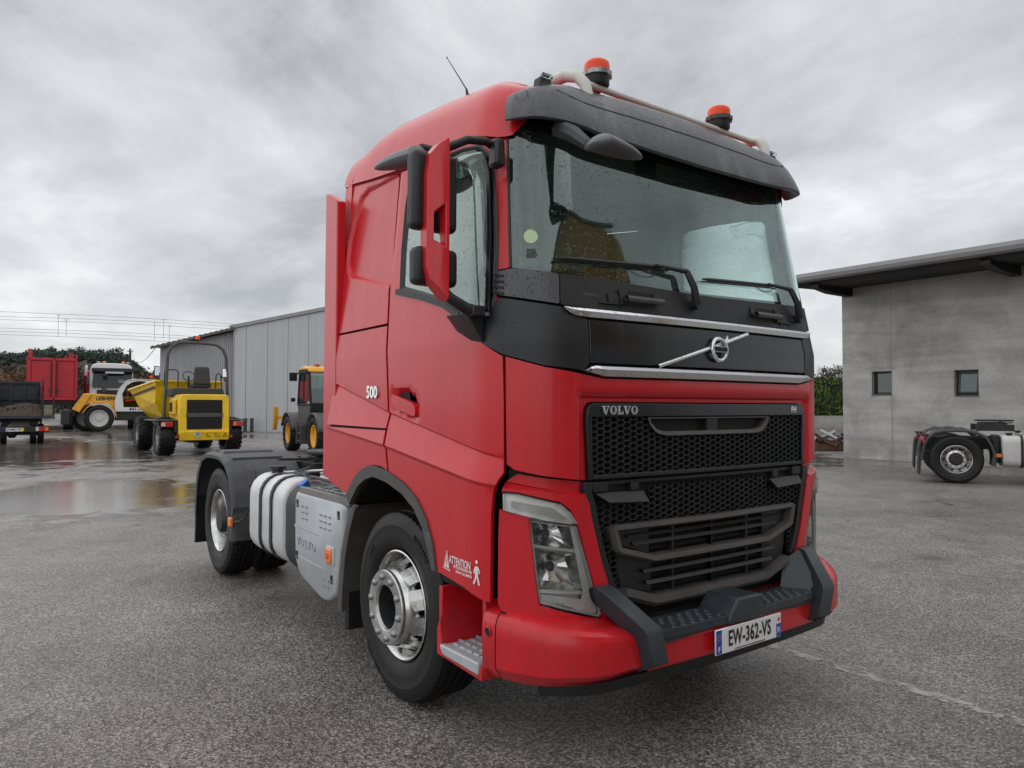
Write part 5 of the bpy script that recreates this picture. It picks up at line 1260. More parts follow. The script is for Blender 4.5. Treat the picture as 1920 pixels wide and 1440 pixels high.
    def lay(k, x): return [(-x, cy_ + (y - cy_) * k, cz_ + (z - cz_) * k) for y, z in poly]
    L = [lay(1, 1.17), lay(1, 1.215), lay(.985, 1.232), lay(.95, 1.243)]; n = len(poly); V = [p for l in L for p in l]
    F = [(i * n + k, i * n + (k + 1) % n, (i + 1) * n + (k + 1) % n, (i + 1) * n + k) for i in range(3) for k in range(n)] + [tuple(3 * n + k for k in range(n))]
    m.add(V, F); bx = m.build('battery_cover', 'silver_plastic', T, smooth=50)
    xs = -1.2435
    m = MB()
    for z, ya_, yb_ in ((.775, 2.96, 2.45), (.565, 2.93, 2.40)):
        m.add([(xs, ya_, z), (xs, yb_, z - .015), (xs + .001, yb_ + .05, z - .030), (xs + .001, ya_, z - .025), (xs - .0012, ya_, z - .006), (xs - .0012, yb_, z - .018)], [(0, 1, 5, 4), (4, 5, 2, 3)])
    m.build('cover_crease', 'silver_plastic', bx, smooth=0)
    word('cover_lettering', 'silver_plastic', bx, lambda u, v, o: (-o, 2.73 - u, .665 + v - u * .02), .36, .058, 1.252, 1.240)
    m = MB()
    for (yc, zc, nx_, nz_) in ((2.80, .92, 2, 3), (2.46, .90, 3, 3), (2.40, .48, 2, 2)):
        for i in range(nx_):
            for j in range(nz_): m.box((xs - .002, yc - i * .075, zc - j * .042), (.012, .038, .008))
    m.build('cover_slots', 'satin_steel', bx, bevel=.002)
    for y, z in ((2.905, .93), (2.165, .93), (2.905, .56), (2.27, .50)):
        m = MB(); m.box((xs + .001, y, z), (.010, .034, .055)); m.build('latch_pocket', 'deep_black', bx, bevel=.003); m = MB(); m.cyl((xs - .008, y - .002, z - .012), (xs + .006, y - .002, z - .012), .013, 8); m.build('latch', 'satin_steel', bx)
    def marker(c, par, q=1):
        m = MB(); m.box(c, (.022, .085, .052)); mm = m.build('side_marker', 'amber_lens', par, bevel=.006); m = MB(); m.box((c[0] + .008, c[1], c[2]), (.02, .10, .066)); m.build('marker_frame', 'silver_plastic', mm, bevel=.005)
    m = MB(); m.box((-1.258, 2.285, .655), (.022, .10, .10)); mm = m.build('side_marker', 'amber_lens', bx, bevel=.012); m = MB(); m.box((-1.247, 2.285, .655), (.02, .125, .125)); m.build('marker_frame', 'silver_plastic', mm, bevel=.012); m = MB(); m.lathe([(0, .022), (-.004, .02), (-.006, 0)], 'X', (-1.269, 2.285, .655), 14); m.build('marker_core', 'orange_lens', mm)
    m = MB(); m.box((-1.285, 4.46, .60), (.03, .07, .085)); mm = m.build('side_marker', 'amber_lens', T, bevel=.01); m = MB(); m.tube([(-1.27, 4.40, .61), (-1.26, 4.30, .62), (-1.23, 4.22, .66), (-1.2, 4.18, .75), (-1.18, 4.17, .95)], .008, 6); m.build('marker_cable', 'rubber_seal', mm)
    # alloy tread plate above the boxes
    m = MB(); m.bb(-1.225, -.50, 2.02, 2.90, 1.028, 1.040); cw = m.build('catwalk', 'satin_steel', T, bevel=.003)
    m = MB(); m.bb(-1.235, -1.205, 2.02, 2.90, 1.0, 1.052); m.build('catwalk_edge', 'gutter_grey', cw, bevel=.006)
    m = MB()
    for i in range(11):
        for j in range(8): m.box((-1.17 + j * .09, 2.07 + i * .078, 1.043), (.052, .010, .012), .7 if (i + j) % 2 else -.7)
    m.build('tread_pattern', 'galvanised', cw, kind='stuff', smooth=0)
    for i in range(4):
        for j in range(5): m = MB(); m.box((-1.16 + j * .07, 2.12 + i * .2, 1.0415), (.03, .11, .003)); m.build('tread_slot', 'deep_black', cw, smooth=0)
    # bracket and hoses behind the cab
    m = MB()
    for k in range(5):
        x = -.75 + k * .05; m.tube([(x, 2.45, 1.10), (x - .02, 2.8, 1.18 + .02 * k), (x + .05, 3.3, 1.12 + .03 * (k % 2)), (x + .2, 3.9, 1.05)], .013, 7)
    m.tube([(-1.0, 2.6, 1.07), (-1.02, 3.2, 1.085), (-.98, 3.7, 1.08), (-.7, 4.1, 1.08)], .012, 7); m.build('air_hoses', 'rubber_seal', T)
    m = MB(); m.box((-.98, 3.30, 1.095), (.10, .08, .045)); m.build('vent_valve', 'black_plastic', T, bevel=.01)
    m = MB(); m.bb(-.60, .60, 2.40, 3.5, .98, 1.02); m.bb(-.5, .5, 2.5, 2.8, 1.02, 1.4); m.build('deck_plate', 'dark_metal', T, bevel=.01)
    # side air fairing behind the cab
    for sg in (-1, 1):
        m = MB(); m.prism([(2.21, 1.15), (2.21, 2.98), (2.36, 3.055), (2.405, 3.075), (2.42, 1.80), (2.415, 1.175), (2.40, 1.16)], lambda y, z: (sg * 1.253, y, z), lambda y, z: (sg * 1.19, y, z)); m.build('side_fairing', 'red_paint', T, bevel=.008)
    # entry step box below the door
    for sg in (-1, 1):
        m = MB(); y0, y1 = .52, .945
        m.prism([(.885, .735), (.885, .56), (.905, .52), (.905, .392), (.50, .372), (.50, .43), (.862, .445), (.872, .56), (.855, .60), (.855, .735)], lambda y, z: (sg * 1.252, y, z), lambda y, z: (sg * .95, y, z))
        m.bb(sg * .93, sg * .95, .50, .88, .40, .80); m.bb(sg * .95, sg * 1.24, .49, .515, .40, .74)
        bxs = m.build('step_box', 'red_paint', T, bevel=.004)
        m = MB(); m.prism(rounded([(.862, .452), (.862, .432), (.83, .405), (.52, .395), (.52, .452)], .01), lambda y, z: (sg * 1.262, y, z), lambda y, z: (sg * 1.225, y, z)); m.bb(sg * .96, sg * 1.24, .52, .855, .425, .450); st = m.build('entry_step', 'silver_plastic', bxs, bevel=.008)
        m = MB()
        for i in range(5):
            for j in range(5): m.box((sg * (1.20 - i * .052), .555 + j * .062 + (.031 if i % 2 else 0), .453), (.012, .046, .012))
        m.build('tread_stud', 'silver_plastic', st, kind='stuff', smooth=0, bevel=.002)
        m = MB(); m.bb(sg * .9, sg * 1.2, .50, .96, .74, 1.3); m.build('door_underside', 'deep_black', T)
def build_truck():
    build_cab(); build_roof(); build_inner(); build_mirrors(); build_wipers(); build_lower_front(); build_running_gear()
# ---------------------------------------------------------------- the yard round the truck
F_PX = 1377.64
def at(px, D, z=0.0):
    """point at depth D in front of the standpoint, z above ground"""
    p = CAM + _f * D + _r2 * ((px - 960) / F_PX * D); p.z = z; return p
def zat(py, D): return CAM.z + D * (762.5 - py) / F_PX
def local(px, D, ang):
    """empty frame: origin on the ground"""
    return at(px, D), ang
def ray_rz(px): return VIEW + math.atan((960 - px) / F_PX)
def ray_k(px, D): return D / F_PX * math.cos(math.atan((960 - px) / F_PX))
def plane(name, x0, x1, y0, y1, z, mat, kind='structure'):
    return tag(mk(name, [(x0, y0, z), (x1, y0, z), (x1, y1, z), (x0, y1, z)], [(0, 1, 2, 3)], mat, smooth=0), kind=kind)
VIEW = -YAW     # rotation that makes local x run along the picture's horizontal

def build_ground():
    # one sheet reaching the horizon, finer near the camera
    plane('ground', -900, 1500, -400, 2500, 0, 'asphalt')
    g = NG('worn_line'); n = g.noise(9, 6, .7); g.set('Base Color', (.50, .48, .45)); g.set('Roughness', .5)
    tr = g.n('ShaderNodeBsdfTransparent'); mx = g.n('ShaderNodeMixShader'); g.l(g.math('MULTIPLY', g.step(n, .42, .6), .8), mx.inputs[0]); g.l(tr.outputs[0], mx.inputs[1]); g.l(g.b.outputs[0], mx.inputs[2]); g.l(mx.outputs[0], g.out.inputs[0])
    tag(mk('worn_marking', [(1.20, -4.0, .004), (1.30, -4.0, .004), (1.32, 2.2, .004), (1.22, 2.2, .004)], [(0, 1, 2, 3)], 'worn_line', smooth=0), kind='structure')

def leaf_cloud(m, c, R, n, size, rnd, squash=1.0, ff=.35):
    for _ in range(n):
        while True:
            d = Vector((rnd.gauss(0, 1), rnd.gauss(0, 1), rnd.gauss(0, 1)))
            if d.length > .1: break
        d.normalize(); r = (ff + (1 - ff) * rnd.random() ** .5); p = Vector(c) + Vector((d.x * R[0] * r, d.y * R[1] * r, d.z * R[2] * r * squash))
        a = Vector((rnd.uniform(-1, 1), rnd.uniform(-1, 1), rnd.uniform(-1, 1))).normalized(); b = a.cross(Vector((rnd.uniform(-1, 1), rnd.uniform(-1, 1), rnd.uniform(-1, 1)))).normalized()
        s = size * rnd.uniform(.5, 1.3); k = len(m.v); m.v += [tuple(p - a * s), tuple(p + b * s * .6), tuple(p + a * s), tuple(p - b * s * .5)]; m.f.append((k, k + 1, k + 2, k + 3))
def tree(name, label, cat, loc, h, w, mat, seed, group=None, twig=False, n=900, size=None, trunk=.3):
    rnd = random.Random(seed); r = empty(name, label, cat, loc, rnd.random() * 6, group)
    m = MB(); size = size or w * .05
    blobs = []
    for i in range(9):
        a = rnd.uniform(0, 2 * PI); q = rnd.uniform(.0, .34) * w; z = h * (trunk + (1 - trunk) * rnd.uniform(.25, .86)); rr = w * rnd.uniform(.16, .30)
        blobs.append((Vector((q * math.cos(a), q * math.sin(a), z)), rr))
    for c, rr in blobs: leaf_cloud(m, c, (rr, rr, rr * .8), int(n / 9), size, rnd, ff=.2)
    m.build('crown', mat, r, smooth=0, fix=False)
    m = MB(); m.tube([(0, 0, -.1), (.03 * w, 0, h * .3), (0, .02 * w, h * .6)], [w * .05, w * .035, w * .012], 7)
    for c, rr in blobs:
        m.tube([(0, 0, h * rnd.uniform(.2, .45)), tuple(c * .6 + Vector((0, 0, c.z * .3))), tuple(c + Vector((0, 0, rr * .5)))], [w * .02, w * .012, w * .003], 5)
        if twig:
            for _ in range(7):
                e = c + Vector((rnd.uniform(-1, 1), rnd.uniform(-1, 1), rnd.uniform(-.2, 1))) * rr * 1.1; m.tube([tuple(c * .9 + Vector((0, 0, c.z * .1))), tuple(e)], [w * .006, w * .002], 4)
    m.build('trunk', 'bark', r, smooth=60, fix=False)
    return r

def build_far():
    rnd = random.Random(11)
    # wooded hill
    D = 420
    ridge = [(-330, 672), (-120, 660), (-20, 655), (30, 656), (70, 650), (150, 649), (215, 652), (238, 664), (262, 684), (300, 704), (345, 722), (420, 735), (560, 745)]
    m = MB(); V = []; cols = len(ridge)
    dense = []
    for i in range(cols - 1):
        for k in range(6): dense.append((ridge[i][0] + (ridge[i + 1][0] - ridge[i][0]) * k / 6, ridge[i][1] + (ridge[i + 1][1] - ridge[i][1]) * k / 6))
    dense.append(ridge[-1])
    rows = [(.62, 0), (.70, .22), (.80, .52), (.90, .80), (1.0, .97), (1.12, .75), (1.3, .2), (1.4, 0)]
    def hp(i, r):
        px, py = dense[int(i)]; k, hh = rows[int(r)]; h = (zat(py, D) - 6.5) * hh + rnd.uniform(-.5, .5) * hh; p = at(px, D * k, max(h, -.5)); return p
    m.grid(hp, list(range(len(dense))), list(range(len(rows)))); tag(m.build('hill', 'hill_grass', smooth=60), kind='structure')
    m = MB()
    for i in range(1500):
        px = rnd.uniform(-250, 262); py = lerp(px, ridge); kk = rnd.uniform(.90, 1.02); H = (zat(py, D) - 6.5)
        if px > 215 and kk < .93: continue
        hh = lerp(kk, rows); c = at(px, D * kk, H * hh); s = rnd.uniform(1.6, 3.4)
        leaf_cloud(m, c + Vector((0, 0, s * .8)), (s * .9, s * .9, s * 1.2), 34, s * .25, rnd, ff=.1)
    for px, py in ((222, 648), (208, 650), (262, 683), (250, 676), (236, 660), (150, 647), (60, 652), (95, 646)):
        c = at(px, D, zat(py, D) - 3.0); leaf_cloud(m, c, (3.2, 3.2, 1.8), 90, .6, rnd, ff=.1)
    tag(m.build('pine_wood', 'hazy_pine_foliage', smooth=0, fix=False), 'dark pine wood covering the ridge of the distant hill', 'wood', kind='stuff')
    m = MB()
    for i in range(420):
        px = rnd.uniform(-250, 470); k = rnd.uniform(.36, .60); c = at(px, D * k, (k - .36) * 30); s = rnd.uniform(3.2, 5.4) * (1 if px < 250 else .75)
        leaf_cloud(m, c + Vector((0, 0, s * .9)), (s * 1.2, s, s), 26, s * .26, rnd, ff=.1)
    tag(m.build('scrubland', 'bare_twigs', smooth=0, fix=False), 'brown winter scrub below the distant hill', 'scrub', kind='stuff')
    # single trees behind the vehicles
    L = [(88, 96, 6.2, 8, 'russet_leaf', 'russet winter tree rising just above the red container'), (30, 92, 5.4, 7, 'russet_leaf', 'low russet tree left of the red container, above the tipper'), (-12, 84, 4.6, 7, 'russet_leaf', 'low russet shrub at the far left edge behind the tipper'), (150, 88, 6.0, 6, 'bare_twigs', 'pale bare willow between red container and white lorry'), (140, 70, 3.6, 5, 'bare_twigs', 'low yellowish bush beside the red container'),
         (288, 86, 5.2, 7, 'russet_leaf', 'orange-brown tree beside the left end of the grey hall'), (262, 100, 5.0, 8, 'russet_leaf', 'orange-brown tree above the white wheel loader cab'), (60, 118, 6.6, 12, 'bare_twigs', 'bare grey-green trees below the pine hill')]
    for i, (px, D_, h, w, mt, lb) in enumerate(L): tree('winter_tree', lb, 'tree', at(px, D_), h, w, mt, i + 3, 'winter trees beyond the yard', True, 1500, w * .028)
    r = empty('palm_tree', 'dark palm-like tree right of the white lorry, below the pole', 'tree', at(251, 90)); m = MB(); m.tube([(0, 0, 0), (0, 0, 4.2)], [.3, .22], 8); m.build('trunk', 'bark', r)
    m = MB(); leaf_cloud(m, (0, 0, 5.2), (1.8, 1.8, 1.3), 260, .42, random.Random(5), ff=.1); m.build('crown', 'palm_leaf', r, smooth=0, fix=False)
    m = MB()
    for i in range(420):
        px = rnd.uniform(500, 2500); D_ = rnd.uniform(260, 330); a_ = YAW + (px - 960) / 1500; c = CAM + Vector((math.sin(a_), math.cos(a_), 0)) * D_; c.z = 0; s = rnd.uniform(3.0, 5.2)
        leaf_cloud(m, c + Vector((0, 0, s * .7)), (s * 1.3, s * 1.3, s), 22, s * .3, rnd, ff=.1)
    tag(m.build('tree_belt', 'hazy_pine_foliage', smooth=0, fix=False), 'distant belt of dark trees along the horizon behind the buildings', 'wood', kind='stuff')
    # utility pole and its wire to the hall
    r = empty('utility_pole', 'wooden utility pole on the slope behind the white lorry', 'pole', at(243, 120)); m = MB(); m.tube([(0, 0, 0), (0, 0, zat(655, 120))], [.22, .16], 8); m.build('pole', 'bark', r)
    m = MB(); m.box((0, 0, zat(660, 120)), (.9, .14, .14), VIEW); m.build('crossarm', 'bark', r)
    a, b = at(243, 120, zat(656, 120)), at(292, 52, zat(652, 52)); m = MB(); m.tube([a.lerp(b, t) - Vector((0, 0, 1.6 * math.sin(PI * t))) for t in lin(0, 1, 14)], .03, 4); tag(m.build('overhead_wire', 'wire'), 'thin wire sagging from the utility pole to the grey hall', 'wire')
    # railway catenary
    D = 62; 
    for y0, y1, lb in ((586, 608, 'topmost railway wire above the yard'), (595, 613, 'second railway wire from the top'), (601, 619, 'third railway wire from the top'), (617, 636, 'fourth railway wire, top of the lower set'), (623, 641, 'fifth railway wire, middle of the lower set'), (629, 649, 'lowest railway wire above the hill')):
        p = [at(px, D, zat(y0 + (y1 - y0) * (px / 430) + 2.2 * math.sin((px % 430) / 430 * PI) * (-1), D)) for px in lin(-300, 720, 22)]
        m = MB(); m.tube(p, .015, 4); tag(m.build('railway_wire', 'wire'), lb, 'wire', 'railway catenary wires over the yard')
    for px, ya, yb in ((107, 592, 634), (122, 601, 631), (288, 605, 640), (305, 600, 636), (316, 612, 642)):
        m = MB(); m.tube([at(px, D, zat(ya, D)), at(px, D, zat(yb, D))], .016, 4); m.box(tuple(at(px, D, zat(ya, D))), (.3, .04, .04), VIEW)
        tag(m.build('wire_dropper', 'wire'), {107: 'leftmost vertical dropper between the railway wires', 122: 'short vertical dropper right of the leftmost one', 288: 'vertical dropper left of the two above the hall', 305: 'long vertical dropper above the hall roof edge', 316: 'rightmost vertical dropper beside the hall roof'}[px], 'wire', 'droppers of the railway wires')

def build_hall():
    D = 46.9; k = D / F_PX; r = empty('steel_hall', 'long grey sheet-metal hall with a sloping roof edge, left background', 'building', at(437, D), VIEW)
    H = lambda x: 6.60 + .198 * x
    x = 0.0; xs = [0, .72] + [.72 + .45 + 1.30 * i for i in range(13)]
    xs = [0.0, .80] + [2.17 + 1.31 * i for i in range(12)]
    for a, b in zip(xs, xs[1:]):
        m = MB(); m.prism([(a + .012, .0), (b - .012, .0), (b - .012, H(b)), (a + .012, H(a))], lambda u, v: (u, 0, v), lambda u, v: (u, .08, v)); m.build('wall_panel', 'panel_steel', r, bevel=.006)
    m = MB(); m.bb(0.0, xs[-1], .05, .3, 0, 6.5); m.prism([(0, 0), (xs[-1], 0), (xs[-1], H(xs[-1]) - .1), (0, H(0) - .1)], lambda u, v: (u, .06, v), lambda u, v: (u, 22, v)); m.build('hall_body', 'panel_steel', r)
    m = MB(); m.prism([(-.25, H(-.25)), (xs[-1], H(xs[-1])), (xs[-1], H(xs[-1]) + .26), (-.25, H(-.25) + .24)], lambda u, v: (u, -.12, v), lambda u, v: (u, 22, v)); m.build('roof', 'roof_edge', r, bevel=.02)
    m = MB(); m.bb(-.03, .05, -.03, .06, 0, H(0)); m.build('corner_flashing', 'roof_edge', r)
    # older corrugated part on the left, a little set back
    m = MB(); n = 78; U = lin(-4.85, 0, n * 2 + 1)
    m.grid(lambda u, v: (u, .35 + (.05 if int(round((u + 4.85) / 4.85 * n * 2)) % 4 in (1, 2) else 0), v * (6.48 + .235 * u)), U, [0, 1]); m.build('corrugated_wall', 'sheet_steel', r, smooth=0)
    m = MB(); m.prism([(-4.85, 0), (0, 0), (0, 6.4), (-4.85, 5.25)], lambda u, v: (u, .45, v), lambda u, v: (u, 16, v)); m.build('annex_body', 'sheet_steel', r)
    m = MB(); m.grid(lambda u, v: (u, [-.25, 16][int(v)], 6.62 + .235 * u + (.035 if int(round((u + 5.2) * 6)) % 2 else 0)), lin(-5.2, .1, 64), [0, 1]); m.grid(lambda u, v: (u, -.25, 6.62 + .235 * u - .16 * v), lin(-5.2, .1, 8), [0, 1]); m.build('annex_roof', 'rust_roof', r, smooth=0)
    for x, lb in ((1.02, 'left one of two dark steel posts in front of the grey hall'), (1.44, 'right one of two dark steel posts in front of the grey hall')):
        p = r.matrix_world if False else at(437, D) + Vector((math.cos(VIEW), math.sin(VIEW), 0)) * x - Vector((-math.sin(VIEW), math.cos(VIEW), 0)) * .6
        m = MB(); m.box((0, 0, .44), (.19, .14, .88)); m.box((0, -.35, .03), (.3, .9, .05)); o = tag(m.build('steel_post', 'window_frame_grey', bevel=.01), lb, 'post', 'pair of dark posts by the hall'); o.location = p; o.rotation_euler = (0, 0, VIEW)

def build_right():
    X0 = 19.75
    r = empty('concrete_building', 'tall board-marked concrete building with a projecting flat roof, right background', 'building', (X0, 10.62, 0))
    # wall with two window openings, local y runs toward the viewer (negative)
    W = [(-1.58, -.96, 2.03, 2.76), (-4.02, -3.38, 1.97, 2.71)]
    ys = [0, -1.24, -1.86, -3.66, -4.30, -14]; zs = [0, 1.97, 2.03, 2.71, 2.76, 5.60]
    m = MB()
    def blk(y0, y1, z0, z1): m.bb(0, .35, y0, y1, z0, z1)
    blk(-.96, 0, 0, 5.6)
    blk(-1.58, -.96, 0, 2.03); blk(-1.58, -.96, 2.76, 5.6); w1 = m.build('wall', 'board_concrete', r, smooth=0)
    m = MB(); blk(-3.38, -1.588, 0, 5.6); blk(-4.02, -3.38, 0, 1.97); blk(-4.02, -3.38, 2.71, 5.6); blk(-14, -4.02, 0, 5.6); m.build('wall', 'board_concrete', r, smooth=0)
    m = MB(); m.bb(.35, 12, -.30, 0, 0, 5.6); m.bb(.4, 12, -14, -.3, 0, .1); m.bb(11.7, 12, -14, 0, 0, 5.6); m.build('end_wall', 'board_concrete', r, smooth=0)
    m = MB(); m.bb(-.004, .0, -1.588, -1.58, 0, 5.5); m.build('wall_joint', 'gutter_grey', r, smooth=0)
    for i, (y0, y1, z0, z1) in enumerate(W):
        m = MB(); f = .07
        m.bb(.16, .23, y0, y0 + f, z0, z1); m.bb(.16, .23, y1 - f, y1, z0, z1); m.bb(.16, .23, y0 + f, y1 - f, z0, z0 + f); m.bb(.16, .23, y0 + f, y1 - f, z1 - f, z1)
        w = m.build('window', 'window_frame_grey', r, bevel=.005)
        m = MB()
        if i == 0: m.bb(.19, .20, y0 + f, y1 - f, z0 + f, z1 - f); m.build('pane', 'dark_glass', w)
        else:
            R = Matrix.Rotation(.16, 3, 'Y'); cy, cz = (y0 + y1) / 2, (z0 + z1) / 2
            m.box((.12, cy - .02, cz), (.01, (y1 - y0) - .14, (z1 - z0) - .14), R); m.build('pane', 'far_glass', w); m = MB()
            for dy, dz, sy, sz in ((-.24, 0, .04, .58), (.24, 0, .04, .58), (0, -.28, .5, .04), (0, .28, .5, .04)): m.box(tuple(Vector((.12, cy - .02, cz)) + R @ Vector((0, dy, dz))), (.04, sy, sz), R)
            m.build('sash', 'window_frame_grey', w)
        m = MB(); m.bb(-.03, .16, y0 - .02, y1 + .02, z0 - .025, z0); m.build('sill', 'gutter_grey', w, bevel=.004)
        m = MB(); m.bb(.24, .30, y0, y1, z0, z1); m.build('blind', 'interior_dark' if i == 0 else 'interior_grey', w)
    # roof slab, gutter, cantilever beams
    m = MB(); m.prism([(-2.15, 5.64), (-2.15, 5.50), (-1.95, 5.47), (12.5, 6.2), (12.5, 6.3)], lambda x, z: (x, .40, z), lambda x, z: (x, -14, z)); m.build('roof', 'gutter_grey', r, smooth=0)
    m = MB(); m.prism([(-2.32, 5.75), (-2.34, 5.64), (-2.30, 5.54), (-2.18, 5.50), (-2.12, 5.52), (-2.12, 5.75)], lambda x, z: (x, .45, z), lambda x, z: (x, -14, z)); m.build('gutter', 'roof_edge', r, smooth=30)
    m = MB(); m.prism([(-2.1, 5.47), (-1.9, 5.40), (.3, 5.50), (.3, 5.57)], lambda x, z: (x, .38, z), lambda x, z: (x, -14, z)); m.build('soffit', 'beam_black', r)
    for y in (-.25, -5.0, -9.8):
        m = MB(); m.prism([(-2.0, 5.42), (-2.0, 5.32), (-1.2, 5.22), (0.0, 5.22), (0.0, 5.49)], lambda x, z: (x, y + .12, z), lambda x, z: (x, y - .12, z)); m.build('roof_beam', 'beam_black', r)
    # yard beyond the corner: low wall, hedge, scrap
    rnd = random.Random(4)
    m = MB(); m.box((0, 0, .62), (.25, 12, 1.24)); w = tag(m.build('garden_wall', 'board_concrete', smooth=0), 'low concrete wall below the green hedge', 'wall'); w.location = (28.2, 17.2, 0); w.rotation_euler = (0, 0, .75)
    m = MB(); leaf_cloud(m, (0, 0, 0), (1, 5.5, 1.15), 9000, .10, rnd, ff=.55)
    m.v = [(max(-.8, min(.8, x * 1.0)), y, max(-.9, min(1.0, z * 1.15)) if abs(z) < 2 else z) for x, y, z in m.v]
    h = tag(m.build('hedge', 'hedge_leaf', smooth=0, fix=False), 'clipped green laurel hedge above the low wall', 'hedge', kind='stuff'); h.location = (28.9, 17.9, 2.05); h.rotation_euler = (0, 0, .75)
    m = MB(); m.box((0, 0, 0), (1.0, 10.6, 1.7)); h2 = m.build('hedge_core', 'hazy_pine_foliage', h)
    r = empty('scrap_heap', 'heap of rusty scrap metal by the low wall, right background', 'scrap', (22.9, 13.6, 0), .7)
    for i in range(46):
        m = MB(); m.box((0, 0, 0), (rnd.uniform(.2, .9), rnd.uniform(.1, .35), rnd.uniform(.03, .16))); o = m.build('scrap_piece', rnd.choice(['rust', 'rust', 'dark_metal', 'interior_dark', 'galvanised']) if i % 9 else 'galvanised', r, bevel=.01)
        o.location = (rnd.uniform(-.6, .6), rnd.uniform(-1.6, 1.6), .1 + .5 * rnd.random() * (1 - abs(o.location.y) / 3)); o.rotation_euler = (rnd.uniform(-.5, .5), rnd.uniform(-.5, .5), rnd.uniform(0, 3))
    m = MB(); m.box((0, 0, .16), (1.1, 3.0, .3), taper=.85); m.build('steel_tray', 'rust', r, bevel=.04)
    for i, (px, D_, h_, w_) in enumerate(((1540, 62, 4.9, 3.6), (1556, 66, 5.4, 3.4), (1572, 58, 5.2, 3.2), (1592, 64, 5.0, 3.6))):
        tree('bare_tree', ['thin bare tree just right of the red cab', 'bare tree in the middle of the gap beside the building', 'taller dark tree against the concrete corner', 'bare tree half behind the concrete corner'][i], 'tree', at(px, D_), h_, w_, 'bare_twigs' if i < 2 else 'hazy_pine_foliage', 30 + i, 'trees in the gap at the right', True, 500, .10)

def vehicle_wheel(parent, c, r, w, rim, sg=1, mat_rim='galvanised', lugs=22, yaw=0, chev=True, axis='X', name='wheel'):
    """chunky off-road tyre with chevron lugs; axis X local"""
    M = Matrix.Translation(Vector(c)) @ Matrix.Rotation(yaw, 4, 'Z') @ Matrix.Scale(sg, 4, Vector((1, 0, 0)))
    h = w / 2; m = MB(); m.M = M
    m.lathe([(-h * .7, rim), (-h * .95, rim + (r - rim) * .3), (-h, rim + (r - rim) * .65), (-h * .85, r - .04), (-h * .3, r - .02), (h * .3, r - .02), (h * .85, r - .04), (h, rim + (r - rim) * .65), (h * .95, rim + (r - rim) * .3), (h * .7, rim)], n=44)
    t = m.build(name, 'tyre_rubber', parent, smooth=50)
    if chev:
        m = MB(); m.M = M
        for k in range(lugs):
            for s_ in (-1, 1):
                a0 = 2 * PI * (k + (.5 if s_ > 0 else 0)) / lugs; V = []
                for f_, (x, da) in enumerate(((.0, .0), (.45, .10), (1.0, .30))):
                    for dd in (-.045, .045):
                        for rr in (r - .05, r + .012 if f_ < 2 else r - .03):
                            an = a0 + da + dd / r * (1.0); V.append((s_ * x * h, rr * math.cos(an), rr * math.sin(an)))
                F = []
                for i in range(2):
                    b = i * 4; F += [(b + 1, b + 5, b + 7, b + 3), (b, b + 4, b + 5, b + 1), (b + 3, b + 7, b + 6, b + 2)]
                F += [(8, 9, 11, 10)]; m.add(V, F)
        m.build('tread', 'tyre_rubber', t, smooth=20, kind='stuff')
    m = MB(); m.M = M; m.lathe([(h * .68, rim * 1.02), (h * .78, rim * 1.03), (h * .76, rim * .94), (h * .35, rim * .86), (h * .30, rim * .45), (h * .42, rim * .40), (h * .45, rim * .2), (h * .45, 0)], n=32); m.build('rim', mat_rim, t, smooth=35)
    return t

